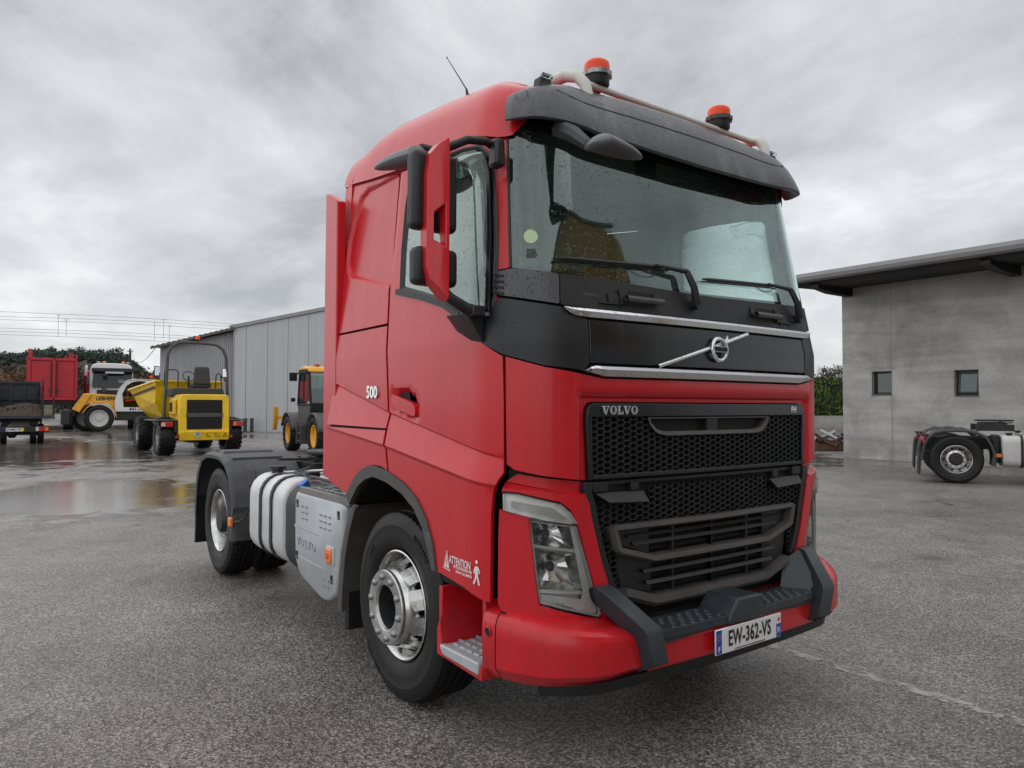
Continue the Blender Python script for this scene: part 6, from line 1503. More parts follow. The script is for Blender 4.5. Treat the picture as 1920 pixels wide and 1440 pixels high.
def build_dumper():
    r = empty('site_dumper', 'yellow site dumper with chunky tyres and roll bar, seen from behind', 'dumper', (3.08, 24.3, 0), -.0)
    for sx in (-1, 1):
        for y in (0.0, 3.75): vehicle_wheel(r, (sx * 1.06, y, .62), .63, .52, .30, sx, 'galvanised')
    m = MB(); m.box((0, 1.4, .82), (1.3, 4.2, .34)); m.box((0, 1.9, .5), (.5, 3.2, .25)); m.box((0, 0, .6), (1.7, .22, .25)); m.box((0, 3.75, .6), (1.7, .22, .25)); m.build('underframe', 'black_plastic', r, bevel=.03)
    # engine hood at the rear
    ho = MB(); ho.prism(rounded([(-.80, .62), (.80, .62), (.80, 2.02), (-.80, 2.02)], .16, 4), lambda x, z: (x * (.98 if z > 1.3 else 1), -.86, z), lambda x, z: (x, .55, z)); hood = ho.build('engine_hood', 'yellow_paint', r, smooth=40, bevel=.03)
    m = MB(); m.prism(rounded([(-.56, .86), (.56, .86), (.56, 1.84), (-.56, 1.84)], .05, 3), lambda x, z: (x, -.875, z), lambda x, z: (x, -.80, z)); gr = m.build('radiator_grille', 'deep_black', hood)
    for i in range(16):
        m = MB(); m.bb(-.54, .54, -.885, -.875, .90 + i * .058, .915 + i * .058); m.build('grille_slat', 'black_plastic', gr)
    m = MB(); m.bb(-.58, .58, -.90, -.86, 1.27, 1.40); m.build('grille_bar', 'grey_plastic', hood, bevel=.005)
    m = MB(); m.prism(rounded([(-.78, .50), (.78, .50), (.78, .80), (-.78, .80)], .06, 3), lambda x, z: (x, -.95 + (.06 if z < .6 else 0), z), lambda x, z: (x, -.80, z)); bp = m.build('rear_bumper', 'yellow_paint', hood, bevel=.02)
    m = MB(); m.lathe([(-.956, .10), (-.955, 0)], 'Y', (-.24, 0, .70), 20); b_ = m.build('speed_disc', 'old_white', bp); text_on('speed_number', '25', .15, lambda u, v: (-.24 + u, -.960, .70 + v), 'ink_black', b_, .9, .003)
    rnd = random.Random(8); m = MB()
    for i in range(22):
        x, z = rnd.uniform(.0, .68), rnd.uniform(.60, .76); s = rnd.uniform(.01, .035); m.add([(x - s, -.9525, z - s * .5), (x + s, -.9525, z - s * .3), (x + s * .6, -.9525, z + s * .6), (x - s * .8, -.9525, z + s * .5)], [(0, 1, 2, 3)])
    m.build('paint_chips', 'rust', bp, fix=False, smooth=0)
    m = MB(); m.bb(-.90, -.80, -.5, .2, 1.35, 1.85); m.build('side_box', 'yellow_paint', hood, bevel=.02); m = MB(); m.bb(-.905, -.90, -.38, .1, 1.45, 1.75); m.build('side_vent', 'deep_black', hood)
    # deck, fenders, tail lamps
    m = MB(); m.box((-1.12, .25, 1.16), (.72, 1.9, .05)); m.box((1.12, .25, 1.16), (.72, 1.9, .05)); m.box((0, .9, 1.2), (2.2, 1.0, .12)); m.build('deck', 'grey_plastic', r, bevel=.01)
    for sx in (-1, 1):
        m = MB(); m.box((sx * 1.12, -.68, 1.03), (.36, .14, .17)); tl = m.build('tail_lamp', 'red_lens', r, bevel=.02); m = MB(); m.box((sx * (1.12 + .12 * (1 if sx < 0 else -1)), -.755, 1.03), (.11, .012, .11)); m.build('lamp_lens', 'amber_lens' if sx > 0 else 'old_white', tl)
        m = MB(); m.box((sx * .86, -.84, .62), (.08, .05, .09)); m.build('reflector', 'red_lens', tl)
        m = MB(); m.box((sx * .86, -.3, .95), (.1, .9, .34)); m.build('side_skirt', 'black_plastic', r)
    # cowl, seat, wheel, handrails
    m = MB(); m.prism([(-.88, 1.95), (.88, 1.95), (.80, 2.24), (-.80, 2.24)], lambda x, z: (x, .0, z), lambda x, z: (x, .9, z)); m.build('cowl', 'interior_dark', r, bevel=.04)
    m = MB(); m.box((.16, .5, 2.34), (.62, .5, .16)); s_ = m.build('driver_seat', 'interior_dark', r, bevel=.04); m = MB(); m.box((.16, .28, 2.68), (.56, .16, .62), taper=.85); m.build('seat_back', 'seat_cloth', s_, bevel=.06)
    m = MB(); c = Vector((-.12, .95, 2.68)); m.tube([c + Vector((.19 * math.cos(t), .08 * math.sin(t), .17 * math.sin(t))) for t in lin(0, 2 * PI, 20)], .016, 6, False); m.tube([c, c + Vector((.05, .2, -.5))], .03, 6); m.build('steering_wheel', 'interior_dark', r)
    for sx in (-1, 1):
        m = MB(); m.tube([(sx * .60, .3, 2.2), (sx * .60, .3, 2.78), (sx * .66, .3, 2.86), (sx * .95, .3, 2.86), (sx * 1.02, .3, 2.78), (sx * 1.04, .3, 2.3)][::1] if sx < 0 else [(.62, .3, 2.2), (.64, .3, 2.7), (.72, .3, 2.8), (.80, .3, 2.7), (.84, .3, 2.2)], .022, 6); m.build('handrail', 'black_plastic', r)
    # roll bar with mirrors and beacon
    m = MB(); m.tube([(-1.02, .35, 1.2), (-1.0, .30, 1.9), (-.97, .28, 2.6), (-.95, .25, 3.35), (-.86, .25, 3.62), (-.66, .25, 3.78), (-.4, .25, 3.82), (.4, .25, 3.80), (.66, .25, 3.76), (.86, .25, 3.60), (.96, .25, 3.33), (1.0, .28, 2.6), (1.03, .3, 2.0)], .055, 10); rb = m.build('roll_bar', 'grey_plastic', r)
    m = MB(); m.cyl((0, .25, 3.85), (0, .25, 3.93), .03); m.build('beacon_stem', 'deep_black', rb); m = MB(); m.lathe([(3.93, .075), (4.02, .075), (4.05, .05), (4.055, 0)], 'Z', (0, .25, 0), 16); m.build('beacon_dome', 'orange_lens', rb)
    for sx, xx in ((-1, -1.28), (1, .90)):
        m = MB(); m.tube([(sx * 1.0, .3, 2.45), (xx + .02 * sx, .28, 2.55), (xx, .28, 2.66)], .014, 6); mm = m.build('mirror_arm', 'black_plastic', rb); m = MB(); m.box((xx, .26, 2.80), (.17, .04, .34)); m.build('mirror_housing', 'deep_black', mm, bevel=.02); m = MB(); m.box((xx, .225, 2.80), (.13, .01, .29), Matrix.Rotation(-.10, 3, 'X')); m.build('mirror_face', 'mirror_glass', mm)
    # skip (swivelled a little to the left)
    sk = [(-1.02, 1.55, 1.98), (1.02, 1.55, 1.98), (1.30, 4.85, 1.98), (-1.30, 4.85, 1.98)]
    R = Matrix.Rotation(.10, 3, 'Z'); piv = Vector((0, 1.6, 0))
    def q(x, y, z): return tuple(R @ (Vector((x, y, z)) - piv) + piv + Vector((-.05, 0, 0)))
    m = MB()
    top = [(-1.15, 1.25, 2.50), (1.15, 1.25, 2.50), (1.22, 4.2, 2.22), (-1.22, 4.2, 2.22)]; mid = [(-1.1, 1.35, 2.30), (1.1, 1.35, 2.30), (1.14, 3.95, 2.02), (-1.14, 3.95, 2.02)]; low = [(-1.08, 1.5, 1.75), (1.08, 1.5, 1.75), (1.0, 3.5, 1.5), (-1.0, 3.5, 1.5)]; bot = [(-.75, 1.7, 1.22), (.75, 1.7, 1.22), (.7, 3.3, 1.20), (-.7, 3.3, 1.20)]
    L = [top, mid, low, bot]; V = [q(*p) for l in L for p in l]; m.add(V, [(i * 4 + k, i * 4 + (k + 1) % 4, (i + 1) * 4 + (k + 1) % 4, (i + 1) * 4 + k) for i in range(3) for k in range(4)] + [(12, 13, 14, 15)])
    skp = m.build('skip', 'yellow_paint', r, smooth=0, bevel=.015)
    so = skp.modifiers.new('s', 'SOLIDIFY'); so.thickness = .03
    m = MB(); pr4 = [q(p[0] * 1.03, p[1], p[2]) for p in (top[0], (-1.15, 1.2, 2.47), top[1], (1.15, 1.2, 2.47))]
    m.tube([q(*top[3]), q(*top[0]), q(*top[1]), q(*top[2])], .045, 6); m.build('skip_rim', 'yellow_paint', skp)
    m = MB(); m.add([q(-1.16, 1.3, 2.33), q(-1.16, 4.0, 2.05), q(-1.16, 4.0, 1.97), q(-1.16, 1.3, 2.25)], [(0, 1, 2, 3)]); m.build('skip_rib', 'earth', skp)

def build_telehandler():
    p0, p1 = at(598, 24.4), at(549, 27.3); d = (p1 - p0); ang = math.atan2(d.y, d.x); 
    r = empty('telehandler', 'black and amber telehandler half hidden behind the red cab', 'telehandler', p0, ang)
    L = d.length
    for x in (0, L):
        for y in (0, -1.9): vehicle_wheel(r, (x, y, .64), .65, .42, .37, 1 if y == 0 else -1, 'amber_paint', 18, PI / 2)
    m = MB(); m.box((L / 2, -.95, .85), (L + 1.0, .9, .5)); m.box((L / 2, -.15, .72), (L - 1.5, .35, .5)); m.build('underframe', 'black_plastic', r, bevel=.03)
    m = MB()
    for z in (.42, .68): m.box((L / 2 + .0, .06, z), (.5, .3, .05))
    for x in (-.27, .27): m.box((L / 2 + x, .1, .62), (.06, .26, .6))
    m.build('entry_steps', 'grey_plastic', r, bevel=.01)
    for x in (0, L):
        m = MB(); m.grid(lambda a, y: (x + .78 * math.cos(a), y, .64 + .78 * math.sin(a)), lin(.35, PI - .2, 12), [-.30, .24]); o = m.build('mudguard', 'grey_plastic', r); s = o.modifiers.new('s', 'SOLIDIFY'); s.thickness = .04
    # cab
    cx = L / 2 - .28
    prof = [(-.75, 1.0), (.55, 1.0), (.72, 1.35), (.76, 1.7), (.60, 2.75), (-.62, 2.75), (-.82, 1.75)]
    m = MB(); m.prism([(x, z) for x, z in prof if z < 1.8] + [], lambda x, z: (cx + x, .12, z), lambda x, z: (cx + x, -.95, z)); cab = m.build('cab', 'dark_gloss', r, bevel=.02)
    def rod(a, b, w=.045): m.tube([(cx + a[0], a[1], a[2]), (cx + b[0], b[1], b[2])], w, 6)
    m = MB()
    for y in (.10, -.93):
        rod((.76, y, 1.7), (.58, y, 2.78)); rod((-.80, y, 1.7), (-.62, y, 2.78)); rod((.05, y, 1.7), (.05, y, 2.78), .035); rod((.58, y, 2.76), (-.62, y, 2.76)); rod((.76, y, 1.68), (-.80, y, 1.68))
    m.build('cab_pillars', 'deep_black', cab)
    m = MB(); m.add([(cx + .74, .115, 1.7), (cx + .09, .115, 1.7), (cx + .09, .115, 2.74), (cx + .57, .115, 2.74)], [(0, 1, 2, 3)]); m.add([(cx + .01, .115, 1.2), (cx - .78, .115, 1.7), (cx - .62, .115, 2.74), (cx + .01, .115, 2.74)], [(0, 1, 2, 3)])
    m.add([(cx - .80, .10, 1.72), (cx - .80, -.93, 1.72), (cx - .62, -.93, 2.74), (cx - .62, .10, 2.74)], [(0, 1, 2, 3)]); m.add([(cx + .75, .10, 1.72), (cx + .75, -.93, 1.72), (cx + .58, -.93, 2.74), (cx + .58, .10, 2.74)], [(0, 1, 2, 3)]); m.build('cab_glass', 'far_glass', cab, fix=False, smooth=0)
    m = MB(); m.box((cx - .1, -.4, 1.9), (.5, .5, .7)); m.build('driver_seat', 'interior_dark', cab, bevel=.05)
    m = MB(); m.prism([(-.80, 2.80), (-.70, 2.96), (.0, 3.04), (.52, 2.98), (.70, 2.80)], lambda x, z: (cx + x, .16, z), lambda x, z: (cx + x, -1.0, z)); rf = m.build('cab_roof', 'amber_paint', cab, bevel=.05)
    m = MB(); m.prism([(-.62, 2.78), (-.60, 2.90), (.45, 2.92), (.50, 2.78)], lambda x, z: (cx + x, .175, z), lambda x, z: (cx + x, .15, z)); m.prism([(.06, -.98), (-.86, -.98), (-.86, .0), (.06, .0)], lambda x, z: (cx - .78, x, 2.88 + z * .0), lambda x, z: (cx - .80, x, 2.80)) if False else None; m.build('roof_visor', 'deep_black', rf)
    m = MB(); m.lathe([(3.03, .10), (3.10, .10), (3.12, 0)], 'Z', (cx - .1, -.3, 0), 14); m.build('beacon_dome', 'red_lens', rf)
    m = MB(); m.box((cx + .82, .28, 2.68), (.10, .26, .30)); m.tube([(cx + .6, .1, 2.8), (cx + .82, .26, 2.8)], .03, 6); m.build('mirror_housing', 'deep_black', cab, bevel=.03)
    m = MB(); m.box((cx + .98, .24, 1.86), (.22, .12, .14)); m.build('work_lamp', 'deep_black', cab, bevel=.02)
    # boom and fork carriage at the front
    m = MB(); m.tube([(-.6, -1.25, 2.0), (L - .2, -1.15, 1.65), (L + .9, -1.15, 1.25)], [.2, .2, .18], 6); m.build('boom', 'amber_paint', r)
    m = MB(); m.prism([(L + .95, 1.62), (L + 1.25, 1.56), (L + 1.22, 1.1), (L + 1.35, .75), (L + 1.2, .72), (L + 1.0, 1.1)], lambda x, z: (x, .42, z), lambda x, z: (x, .28, z)); m.prism([(L + .95, 1.62), (L + 1.25, 1.56), (L + 1.22, 1.1), (L + 1.35, .75), (L + 1.2, .72), (L + 1.0, 1.1)], lambda x, z: (x, -1.5, z), lambda x, z: (x, -1.62, z)); m.box((L + 1.1, -.65, 1.2), (.1, 2.0, .12)); m.build('fork_carriage', 'amber_paint', r, bevel=.01)
    m = MB(); m.prism([(L + .15, .5), (L + .9, .45), (L + 1.0, .9), (L + .3, 1.2)], lambda x, z: (x, -.3, z), lambda x, z: (x, -1.5, z)); m.build('nose_guard', 'amber_paint', r, bevel=.02)
    m = MB(); m.box((L + 1.7, -.5, .05), (1.3, .12, .05)); m.box((L + 1.7, -1.3, .05), (1.3, .12, .05)); m.build('fork', 'dark_metal', r)

def build_loader():
    D = 47.0; r = empty('wheel_loader', 'orange and white wheel loader with chained front tyre, left background', 'loader', at(187, D), ray_rz(187))
    k = ray_k(187, D); X = lambda px: (px - 187) * k; Z = lambda py: zat(py, D)
    w = vehicle_wheel(r, (0, 0, .84), .84, .6, .52, -1, 'old_white', 20, PI / 2, chev=True)
    m = MB()
    for i in range(26):
        a = 2 * PI * i / 26; m.box((.72 * math.cos(a), -.31, .84 + .72 * math.sin(a)), (.12, .05, .05), Matrix.Rotation(-a + .7, 3, 'Y')); m.box((.62 * math.cos(a + .12), -.31, .84 + .62 * math.sin(a + .12)), (.10, .05, .04), Matrix.Rotation(-a - .7, 3, 'Y'))
    m.build('tyre_chain', 'dark_metal', w, kind='stuff')
    vehicle_wheel(r, (-.75, 2.0, .84), .84, .6, .52, -1, 'galvanised', 20, PI / 2); vehicle_wheel(r, (3.4, .1, .84), .84, .6, .52, -1, 'galvanised', 20, PI / 2); vehicle_wheel(r, (3.4, 2.1, .84), .84, .6, .52, 1, 'galvanised', 20, PI / 2)
    m = MB(); poly = [(X(136), Z(770)), (X(150), Z(775)), (X(160), Z(762)), (X(172), Z(757)), (X(205), Z(757)), (X(222), Z(776)), (X(222), Z(742)), (X(165), Z(739)), (X(157), Z(740)), (X(150), Z(752))]
    m.prism(poly, lambda x, z: (x, .1, z), lambda x, z: (x, 1.5, z)); fb = m.build('front_frame', 'orange_paint', r, smooth=0, bevel=.04)
    m = MB(); m.prism([(X(157), Z(740)), (X(172), Z(741)), (X(150), Z(775)), (X(137), Z(768))], lambda x, z: (x, -.05, z), lambda x, z: (x, .25, z)); m.build('lift_arm', 'orange_paint', r, bevel=.03)
    m = MB(); m.grid(lambda a, y: (1.0 * math.cos(a), y, .84 + .98 * math.sin(a)), lin(.0, PI - .35, 14), [-.34, .45]); o = m.build('mudguard', 'orange_paint', r); s = o.modifiers.new('s', 'SOLIDIFY'); s.thickness = .06
    text_on('brand_lettering', 'LIEBHERR', .34, lambda u, v: (X(199) + u, .09, Z(749) + v), 'ink_black', fb, .78, .012)
    # attachment coupler at the front
    m = MB(); m.box((X(125), .6, Z(784)), (.5, 1.6, .9)); m.box((X(134), .6, Z(778)), (.6, .4, .3)); m.build('coupler', 'dark_metal', r, bevel=.04)
    # cab
    y0, y1 = -.15, 1.55
    out = [(X(217), Z(773)), (X(216), Z(752)), (X(225), Z(728)), (X(238), Z(713)), (X(252), Z(711)), (X(292), Z(711)), (X(296), Z(773))]
    inn = [(X(233), Z(765)), (X(230), Z(740)), (X(238), Z(724)), (X(250), Z(717)), (X(262), Z(715)), (X(275), Z(716)), (X(275), Z(765))]
    m = MB()
    for y, s in ((y0, 1), (y1, -1)):
        V = [(x, y, z) for x, z in out] + [(x, y, z) for x, z in inn]; m.add(V, [(i, (i + 1) % 7, 7 + (i + 1) % 7, 7 + i) for i in range(7)])
    m.add([(X(238), y0, Z(713)), (X(292), y0, Z(711)), (X(292), y1, Z(711)), (X(238), y1, Z(713))], [(0, 1, 2, 3)]); m.add([(X(296), y0, Z(773)), (X(296), y1, Z(773)), (X(292), y1, Z(711)), (X(292), y0, Z(711))], [(0, 1, 2, 3)])
    cab = m.build('cab', 'white_paint', r, smooth=0); s = cab.modifiers.new('s', 'SOLIDIFY'); s.thickness = .07
    m = MB(); m.add([(x, y0 + .06, z) for x, z in inn], [tuple(range(7))]); m.add([(X(217), y0, Z(752)), (X(225), y0, Z(728)), (X(225), y1, Z(728)), (X(217), y1, Z(752))], [(0, 1, 2, 3)]); m.build('cab_glass', 'dark_glass', cab, smooth=0, fix=False)
    m = MB(); m.bb(X(234), X(275), .2, 1.4, Z(765), Z(748)); m.box((X(248), .6, Z(740)), (.3, .4, .6)); m.build('cab_interior', 'interior_dark', cab)
    m = MB(); m.add([(X(236), y0 - .06, Z(752)), (X(268), y0 - .06, Z(748)), (X(268), y0 - .06, Z(750.5)), (X(236), y0 - .06, Z(754.5))], [(0, 1, 2, 3)]); m.build('door_stripe', 'red_lens', cab, smooth=0)
    m = MB(); m.bb(X(243), X(268), y0 - .06, y0 - .045, Z(773), Z(765)); cb = m.build('number_panel', 'white_paint', cab); text_on('model_number', '441-7', .32, lambda u, v: (X(255) + u, y0 - .07, Z(769) + v), 'ink_black', cb, .9, .006)
    m = MB(); m.bb(X(217), X(300), .0, 1.5, Z(790), Z(773)); m.build('rear_frame', 'black_plastic', r, bevel=.03)
    for px in (226, 231):
        m = MB(); m.lathe([(-.10, .09), (.02, .10), (.04, .0)], 'Y', (X(px), -.2, Z(716)), 12); m.build('work_lamp', 'old_white', cab)
    m = MB(); m.cyl((X(288), .5, Z(711)), (X(288), .5, Z(708)), .04); m.lathe([(Z(708), .12), (Z(704.5), .12), (Z(703.5), 0)], 'Z', (X(288), .5, 0), 12); m.build('beacon_dome', 'orange_lens', cab)

def build_white_lorry():
    D = 53.0; k = ray_k(209, D); r = empty('white_lorry', 'white lorry with dark windscreen facing the yard, behind the wheel loader', 'truck', at(209, D), ray_rz(209))
    X = lambda px: (px - 209) * k; Z = lambda py: zat(py, D)
    m = MB(); m.prism(rounded([(X(168), Z(790)), (X(249), Z(790)), (X(250), Z(695)), (X(246), Z(686)), (X(236), Z(682.5)), (X(182), Z(682)), (X(172), Z(686)), (X(168), Z(697))], .25, 3), lambda x, z: (x, .0 + max(0, z - 3.2) * .22, z), lambda x, z: (x, 3.0, z)); cab = m.build('cab', 'white_paint', r, bevel=.06)
    m = MB(); m.prism(rounded([(X(173), Z(728)), (X(249), Z(728)), (X(247), Z(697)), (X(175), Z(697))], .12, 3), lambda x, z: (x, -.06 + max(0, z - 3.2) * .22, z), lambda x, z: (x, .1 + max(0, z - 3.2) * .22, z)); m.build('windscreen', 'dark_gloss', cab)
    m = MB(); m.prism([(X(172), Z(699)), (X(250), Z(700)), (X(250), Z(692)), (X(172), Z(692))], lambda x, z: (x, -.30, z), lambda x, z: (x, .2, z)); vz = m.build('sun_visor', 'black_trim', cab, bevel=.05)
    m = MB(); m.bb(X(197), X(232), -.33, -.30, Z(702.2), Z(698.8)); m.build('name_board', 'old_white', vz)
    m = MB(); m.box((X(197), -.45, Z(706)), (.32, .2, .22)); m.build('mirror_housing', 'black_plastic', cab, bevel=.05)
    for x, y0 in ((X(165), 728), (X(195), 735)):
        m = MB(); m.box((x, -.2, Z(716 if x < -1 else 731)), (.22, .25, .62)); m.build('mirror_housing', 'grey_plastic', cab, bevel=.05)
    for px in (195, 231):
        m = MB(); m.cyl((X(px), .6, Z(684)), (X(px), .6, Z(680.5)), .04); m.lathe([(Z(681.5), .11), (Z(679), .11), (Z(678), 0)], 'Z', (X(px), .6, 0), 12); m.build('beacon', 'amber_lens', cab)
    for px in (184, 240):
        m = MB(); m.cyl((X(px), .6, Z(684)), (X(px), .6, Z(681)), .03); m.lathe([(Z(681), .12), (Z(679.5), .12), (Z(679), 0)], 'Z', (X(px), .6, 0), 12); m.build('roof_lamp', 'old_white', cab)
    m = MB(); m.bb(X(182), X(238), -.05, 0, Z(748), Z(733)); m.build('front_grille', 'black_plastic', cab)
    m = MB(); m.prism([(X(168), Z(705)), (X(168), Z(686)), (X(171), Z(684)), (X(171), Z(705))], lambda x, z: (x - .35, 2.0, z), lambda x, z: (x - .3, 3.2, z)); m.build('side_fairing', 'white_paint', cab)
    m = MB(); m.bb(X(155), X(172), 3.3, 14, Z(750), Z(693)); tl = m.build('tipper_body', 'trailer_red', r, bevel=.15)
    for x in (X(172) - .1, X(246)):
        m = MB(); m.cyl((x - .15, .9, .52), (x + .3, .9, .52), .55, 24); m.build('wheel', 'tyre_rubber', r)

def build_container():
    D = 50.0; k = ray_k(98, D); r = empty('red_trailer', 'red box trailer with tall stakes, standing behind the black tipper', 'trailer', at(98, D), ray_rz(98))
    X = lambda px: (px - 98) * k; Z = lambda py: zat(py, D)
    m = MB(); m.bb(X(53), X(145), 0, 11, Z(750), Z(674)); body = m.build('box_body', 'trailer_red', r, bevel=.02)
    m = MB()
    for a, b in ((53, 57.5), (98, 104), (141, 146)): m.bb(X(a), X(b), -.10, 0, Z(751), Z(673))
    m.bb(X(53), X(146), -.10, 0, Z(678), Z(673)); m.bb(X(53), X(146), -.10, 0, Z(752), Z(747)); m.build('frame_rib', 'trailer_red', body, bevel=.015)
    for a, b in ((57.5, 98), (104, 141)):
        m = MB(); m.bb(X(a) + .05, X(b) - .05, -.04, 0, Z(746), Z(679)); m.build('rear_door', 'trailer_red', body, bevel=.02)
    m = MB()
    for px in (95, 107): m.box((X(px), -.12, Z(733)), (.22, .06, .12)); m.cyl((X(px), -.13, Z(745)), (X(px), -.13, Z(680)), .03, 6)
    m.build('door_latch', 'dark_metal', body)
    for px, y in ((50, 670), (54, 656), (57, 655), (59, 664), (124, 666), (130, 663), (134, 661), (137, 662), (144, 664)):
        m = MB(); m.box((X(px), rr_(px), (Z(752) + Z(y)) / 2), (.10, .10, Z(y) - Z(752))); m.build('stake', 'trailer_red', r, bevel=.01)
    m = MB(); m.bb(X(60), X(142), 0, 10.5, Z(762), Z(752)); m.bb(X(60), X(80), .3, 1.5, .2, Z(762)); m.build('trailer_chassis', 'deep_black', r, bevel=.02)
    for x in (X(68), X(130)):
        for y in (1.0, 2.3): m = MB(); m.cyl((x - .3, y, .52), (x + .3, y, .52), .52, 24); m.build('wheel', 'tyre_rubber', r)
    m = MB(); m.lathe([(0, 0)], 'Z') if False else None
def rr_(px): return .15 + (px * 7 % 13) * .12

def build_tipper():
    D = 30.8; k = ray_k(40, D); r = empty('black_tipper', 'small black tipper lorry loaded with earth, cut by the left picture edge', 'truck', at(40, D), ray_rz(40))
    X = lambda px: (px - 40) * k; Z = lambda py: zat(py, D)
    x0, x1 = X(-22), X(100)
    m = MB(); m.bb(x0, x1, 0, 3.9, Z(786), Z(782)); m.bb(x0, x1, -.06, 0, Z(787), Z(781)); bed = m.build('load_bed', 'dump_black', r, bevel=.008)
    m = MB(); m.bb(X(-14), X(80), 3.6, 3.7, Z(782), zat(721, D + 3.6)); fw = m.build('front_board', 'dump_black', bed, bevel=.01)
    for px in (-6, 17, 44, 70): m = MB(); m.bb(X(px) , X(px) + .08, 3.5, 3.6, Z(782), zat(720, D + 3.6)); m.build('board_rib', 'dump_black', fw)
    m = MB(); m.bb(X(-14), X(80), 3.48, 3.6, zat(722, D + 3.6), zat(718, D + 3.6)); m.bb(X(-14), X(80), 3.5, 3.6, zat(752, D + 3.6), zat(749, D + 3.6)); m.build('board_rail', 'dump_black', fw)
    m = MB(); m.bb(X(81), X(83), .0, 3.7, Z(782), Z(722)); m.bb(X(80), X(83.5), .0, .10, Z(782), Z(712)); m.build('side_board', 'dump_black', bed)
    m = MB(); m.bb(X(-20), X(-18), .0, 3.7, Z(782), Z(722)); m.build('side_board', 'dump_black', bed)
    m = MB(); m.bb(X(83.5), X(102), .02, .12, Z(783), Z(761)); m.build('dropped_tailboard', 'wood', bed, bevel=.006); m = MB(); m.bb(X(101), X(105), .0, .10, Z(788), Z(750)); m.build('corner_post', 'dark_metal', bed)
    rnd = random.Random(2); m = MB()
    def hz(x, y): return .10 + .34 * math.exp(-((x - .2) ** 2) / 1.0) * (1 if y > .3 else .6) + .12 * rnd.random()
    m.grid(lambda x, y: (x, y, Z(782) + hz(x, y)), lin(X(-14), X(80), 36), lin(.25, 3.5, 26)); m.grid(lambda x, t: (x, .05 + .2 * t, Z(782) + t * hz(x, .2)), lin(X(-14), X(80), 36), [0, 1]); m.build('earth_load', 'earth', r, smooth=0, kind='stuff')
    for i in range(70):
        m = MB(); m.box((0, 0, 0), (rnd.uniform(.06, .22), rnd.uniform(.02, .05), rnd.uniform(.015, .04))); o = m.build('wood_chunk', rnd.choice(['wood', 'earth', 'rust']), r, smooth=0); o.location = (rnd.uniform(X(-14), X(79)), rnd.uniform(.15, 1.6), Z(782) + .10 + rnd.random() * .32); o.rotation_euler = (rnd.uniform(-.6, .6), rnd.uniform(-.6, .6), rnd.uniform(0, 3))
    m = MB(); m.bb(X(-18), X(80), .3, 5.4, Z(793), Z(788)); m.bb(X(4), X(18), .2, 5, Z(800), Z(793)); m.bb(X(60), X(74), .2, 5, Z(800), Z(793)); m.build('chassis_frame', 'deep_black', r, bevel=.02)
    m = MB(); m.bb(X(-20), X(95), .0, .14, Z(812), Z(801)); bm_ = m.build('rear_beam', 'black_plastic', r, bevel=.015)
    m = MB(); m.bb(X(69), X(94), -.05, .0, Z(810.5), Z(802.5)); tl = m.build('tail_lamp', 'red_lens', bm_, bevel=.01); m = MB(); m.bb(X(69), X(75), -.062, -.05, Z(810), Z(803)); m.build('reversing_lamp', 'old_white', tl); m = MB(); m.bb(X(87), X(93.5), -.062, -.05, Z(810), Z(803)); m.build('indicator_lamp', 'amber_lens', tl)
    m = MB(); m.bb(X(11), X(47), -.05, -.03, Z(810.5), Z(804)); pl = m.build('number_plate', 'plate_white', bm_); m = MB(); m.bb(X(43), X(47), -.055, -.05, Z(810.5), Z(804)); m.build('plate_band', 'plate_yellow', pl); m = MB(); m.bb(X(11), X(13.5), -.055, -.05, Z(810.5), Z(804)); m.build('plate_band', 'plate_blue', pl)
    text_on('plate_characters', '29-MO-93', .13, lambda u, v: (X(28) + u, -.056, Z(807.3) + v), 'ink_black', pl, .92, .003)
    for px in (65, 80, 8, -7):
        m = MB(); h = .12; m.lathe([(-h * .8, .2), (-h, .3), (-h, .38), (-h * .8, .42), (h * .8, .42), (h, .38), (h, .3), (h * .8, .2)], 'X', (X(px), 1.3, .42), 28); w = m.build('wheel', 'tyre_rubber', r)
        if px == 80: m = MB(); m.lathe([(-.02, .21), (.05, .12), (.05, 0)], 'X', (X(px) + .08, 1.3, .42), 20); m.build('rim', 'galvanised', w)
    m = MB(); m.cyl((X(-6), 1.3, .42), (X(80), 1.3, .42), .07, 10); m.lathe([(-.2, .05), (-.1, .18), (.1, .18), (.2, .05)], 'X', (X(24), 1.3, .42), 14); m.build('axle', 'dark_metal', r)
    m = MB(); m.bb(X(-14), X(80), 4.0, 5.9, .5, 2.2); m.build('cab', 'white_paint', r, bevel=.1)

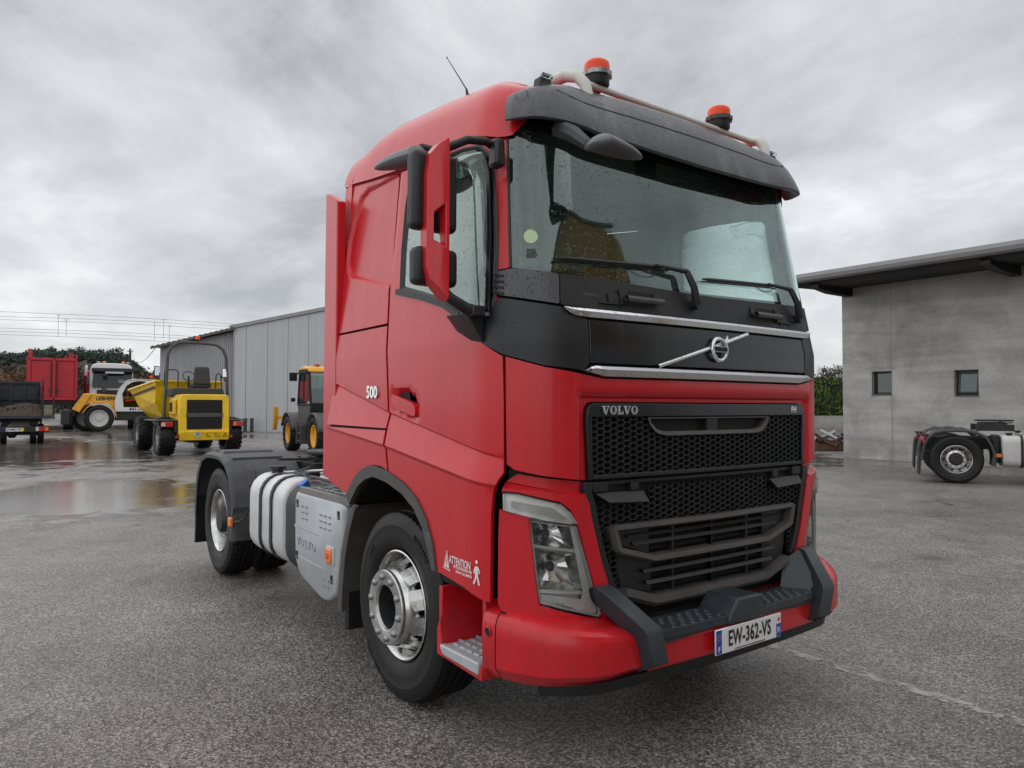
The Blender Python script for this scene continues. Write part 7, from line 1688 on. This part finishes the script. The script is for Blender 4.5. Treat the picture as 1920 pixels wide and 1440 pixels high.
def build_second_tractor():
    # wheel stands at (13.3, 4.5); the unit points to the right edge of the picture
    d = Vector((math.cos(math.radians(-62)), math.sin(math.radians(-62)), 0))
    # local frame of the running gear: forward is -y, right side is -x
    rz = math.atan2(d.y, d.x) + PI / 2
    r = empty('parked_tractor_unit', 'second tractor unit with black wing and pale tank, cut by the right edge', 'truck', (0, 0, 0), rz)
    r.location = Vector((14.05, 4.85, 0)) - Matrix.Rotation(rz, 3, 'Z') @ Vector((-1.065, 5.2, 0))
    for sg in (-1, 1):
        wheel(r, (sg * 1.065, 5.2, .515), sg, 'rear', r=.515, w=.29); wheel(r, (sg * .72, 5.2, .515), sg, 'rear', r=.515, w=.29); fender(r, sg, 5.2, .50)
    axle(r, 5.2); chassis(r, .8, 5.74); fifth_wheel(r, 4.40, 1.36)
    tank(r, -1, 2.4, 4.36, .38, 1.04, xo=1.2, straps=(4.02, 2.9), mat='old_white'); tank(r, 1, 2.4, 3.9, .38, 1.04, xo=1.2, straps=(3.4,), mat='old_white')
    m = MB(); m.bb(-1.0, -.6, 4.38, 4.52, .45, 1.05); m.build('air_tank_box', 'black_plastic', r, bevel=.03)
    m = MB(); m.box((-1.19, 4.455, .62), (.03, .14, .075)); m.build('side_marker', 'amber_lens', r, bevel=.008)
    for sg in (-1, 1):
        m = MB(); m.box((sg * 1.0, 5.82, .92), (.40, .06, .17)); m.build('tail_lamp', 'red_lens', r, bevel=.01); m = MB(); m.box((sg * .95, 5.78, 1.03), (.5, .16, .03)); m.build('lamp_bracket', 'black_plastic', r)
    cp = [(2.2, .95), (2.2, 3.05), (1.9, 3.2), (.75, 3.15), (.42, 2.9), (.22, 2.1), (.18, .45), (.80, .42), (.95, .8), (1.1, 1.05), (1.38, 1.14), (1.68, 1.05), (1.9, .95)]
    m = MB(); m.prism(cp, lambda y, z: (-1.23, y, z), lambda y, z: (1.23, y, z)); cab = m.build('cab', 'white_paint', r, bevel=.07)
    m = MB(); m.prism([(.43, 2.86), (.24, 2.15), (.21, 2.15), (.40, 2.86)], lambda y, z: (-1.12, y - .01, z), lambda y, z: (1.12, y - .01, z)); m.build('windscreen', 'dark_gloss', cab)
    m = MB(); m.bb(-1.0, 1.0, .155, .18, .75, 1.7); m.build('front_grille', 'black_plastic', cab)
    for sg in (-1, 1):
        m = MB(); m.prism([(.48, 2.15), (.58, 2.8), (1.4, 2.85), (1.4, 2.15)], lambda y, z: (sg * 1.24, y, z), lambda y, z: (sg * 1.22, y, z)); m.build('side_window', 'dark_gloss', cab)
        wheel(r, (sg * 1.06, 1.40, .52), sg, 'front')

def build_behind():
    # ochre workshop behind the standpoint; it is only seen mirrored in the windscreen and the chrome
    r = empty('ochre_workshop', 'ochre workshop standing behind the viewpoint, mirrored in the windscreen', 'building', (2.25, -9.8, 0), math.radians(17.5))
    m = MB(); m.bb(-8.2, 6.1, -10, 0, 0, 9.4); m.build('wall', 'ochre_render', r, smooth=0)
    m = MB(); m.bb(-8.25, 6.15, -10, .04, 9.4, 9.5); m.build('roof', 'rust_roof', r)
    for x in (-6.5, -1.2, 2.6):
        m = MB(); m.bb(x, x + 3.0, 0, .06, .1, 3.6); m.build('roller_door', 'panel_steel', r); m = MB(); m.bb(x + .3, x + 2.7, 0, .05, 5.0, 5.9); w = m.build('window', 'window_frame_grey', r); m = MB(); m.bb(x + .36, x + 2.64, .05, .06, 5.06, 5.84); m.build('pane', 'far_glass', w)
    vs, fs = text_mesh('AUTO TRANSPORTES', 1.0, .84, .02); m = MB(); m.add([(.6 - x, .08, 7.9 + y) for x, y in vs], fs); m.build('wall_lettering', 'ink_black', r, smooth=0, fix=False)

build_ground(); build_far(); build_hall(); build_right()
build_truck()
build_dumper(); build_telehandler(); build_loader(); build_white_lorry(); build_container(); build_tipper(); build_second_tractor(); build_behind()
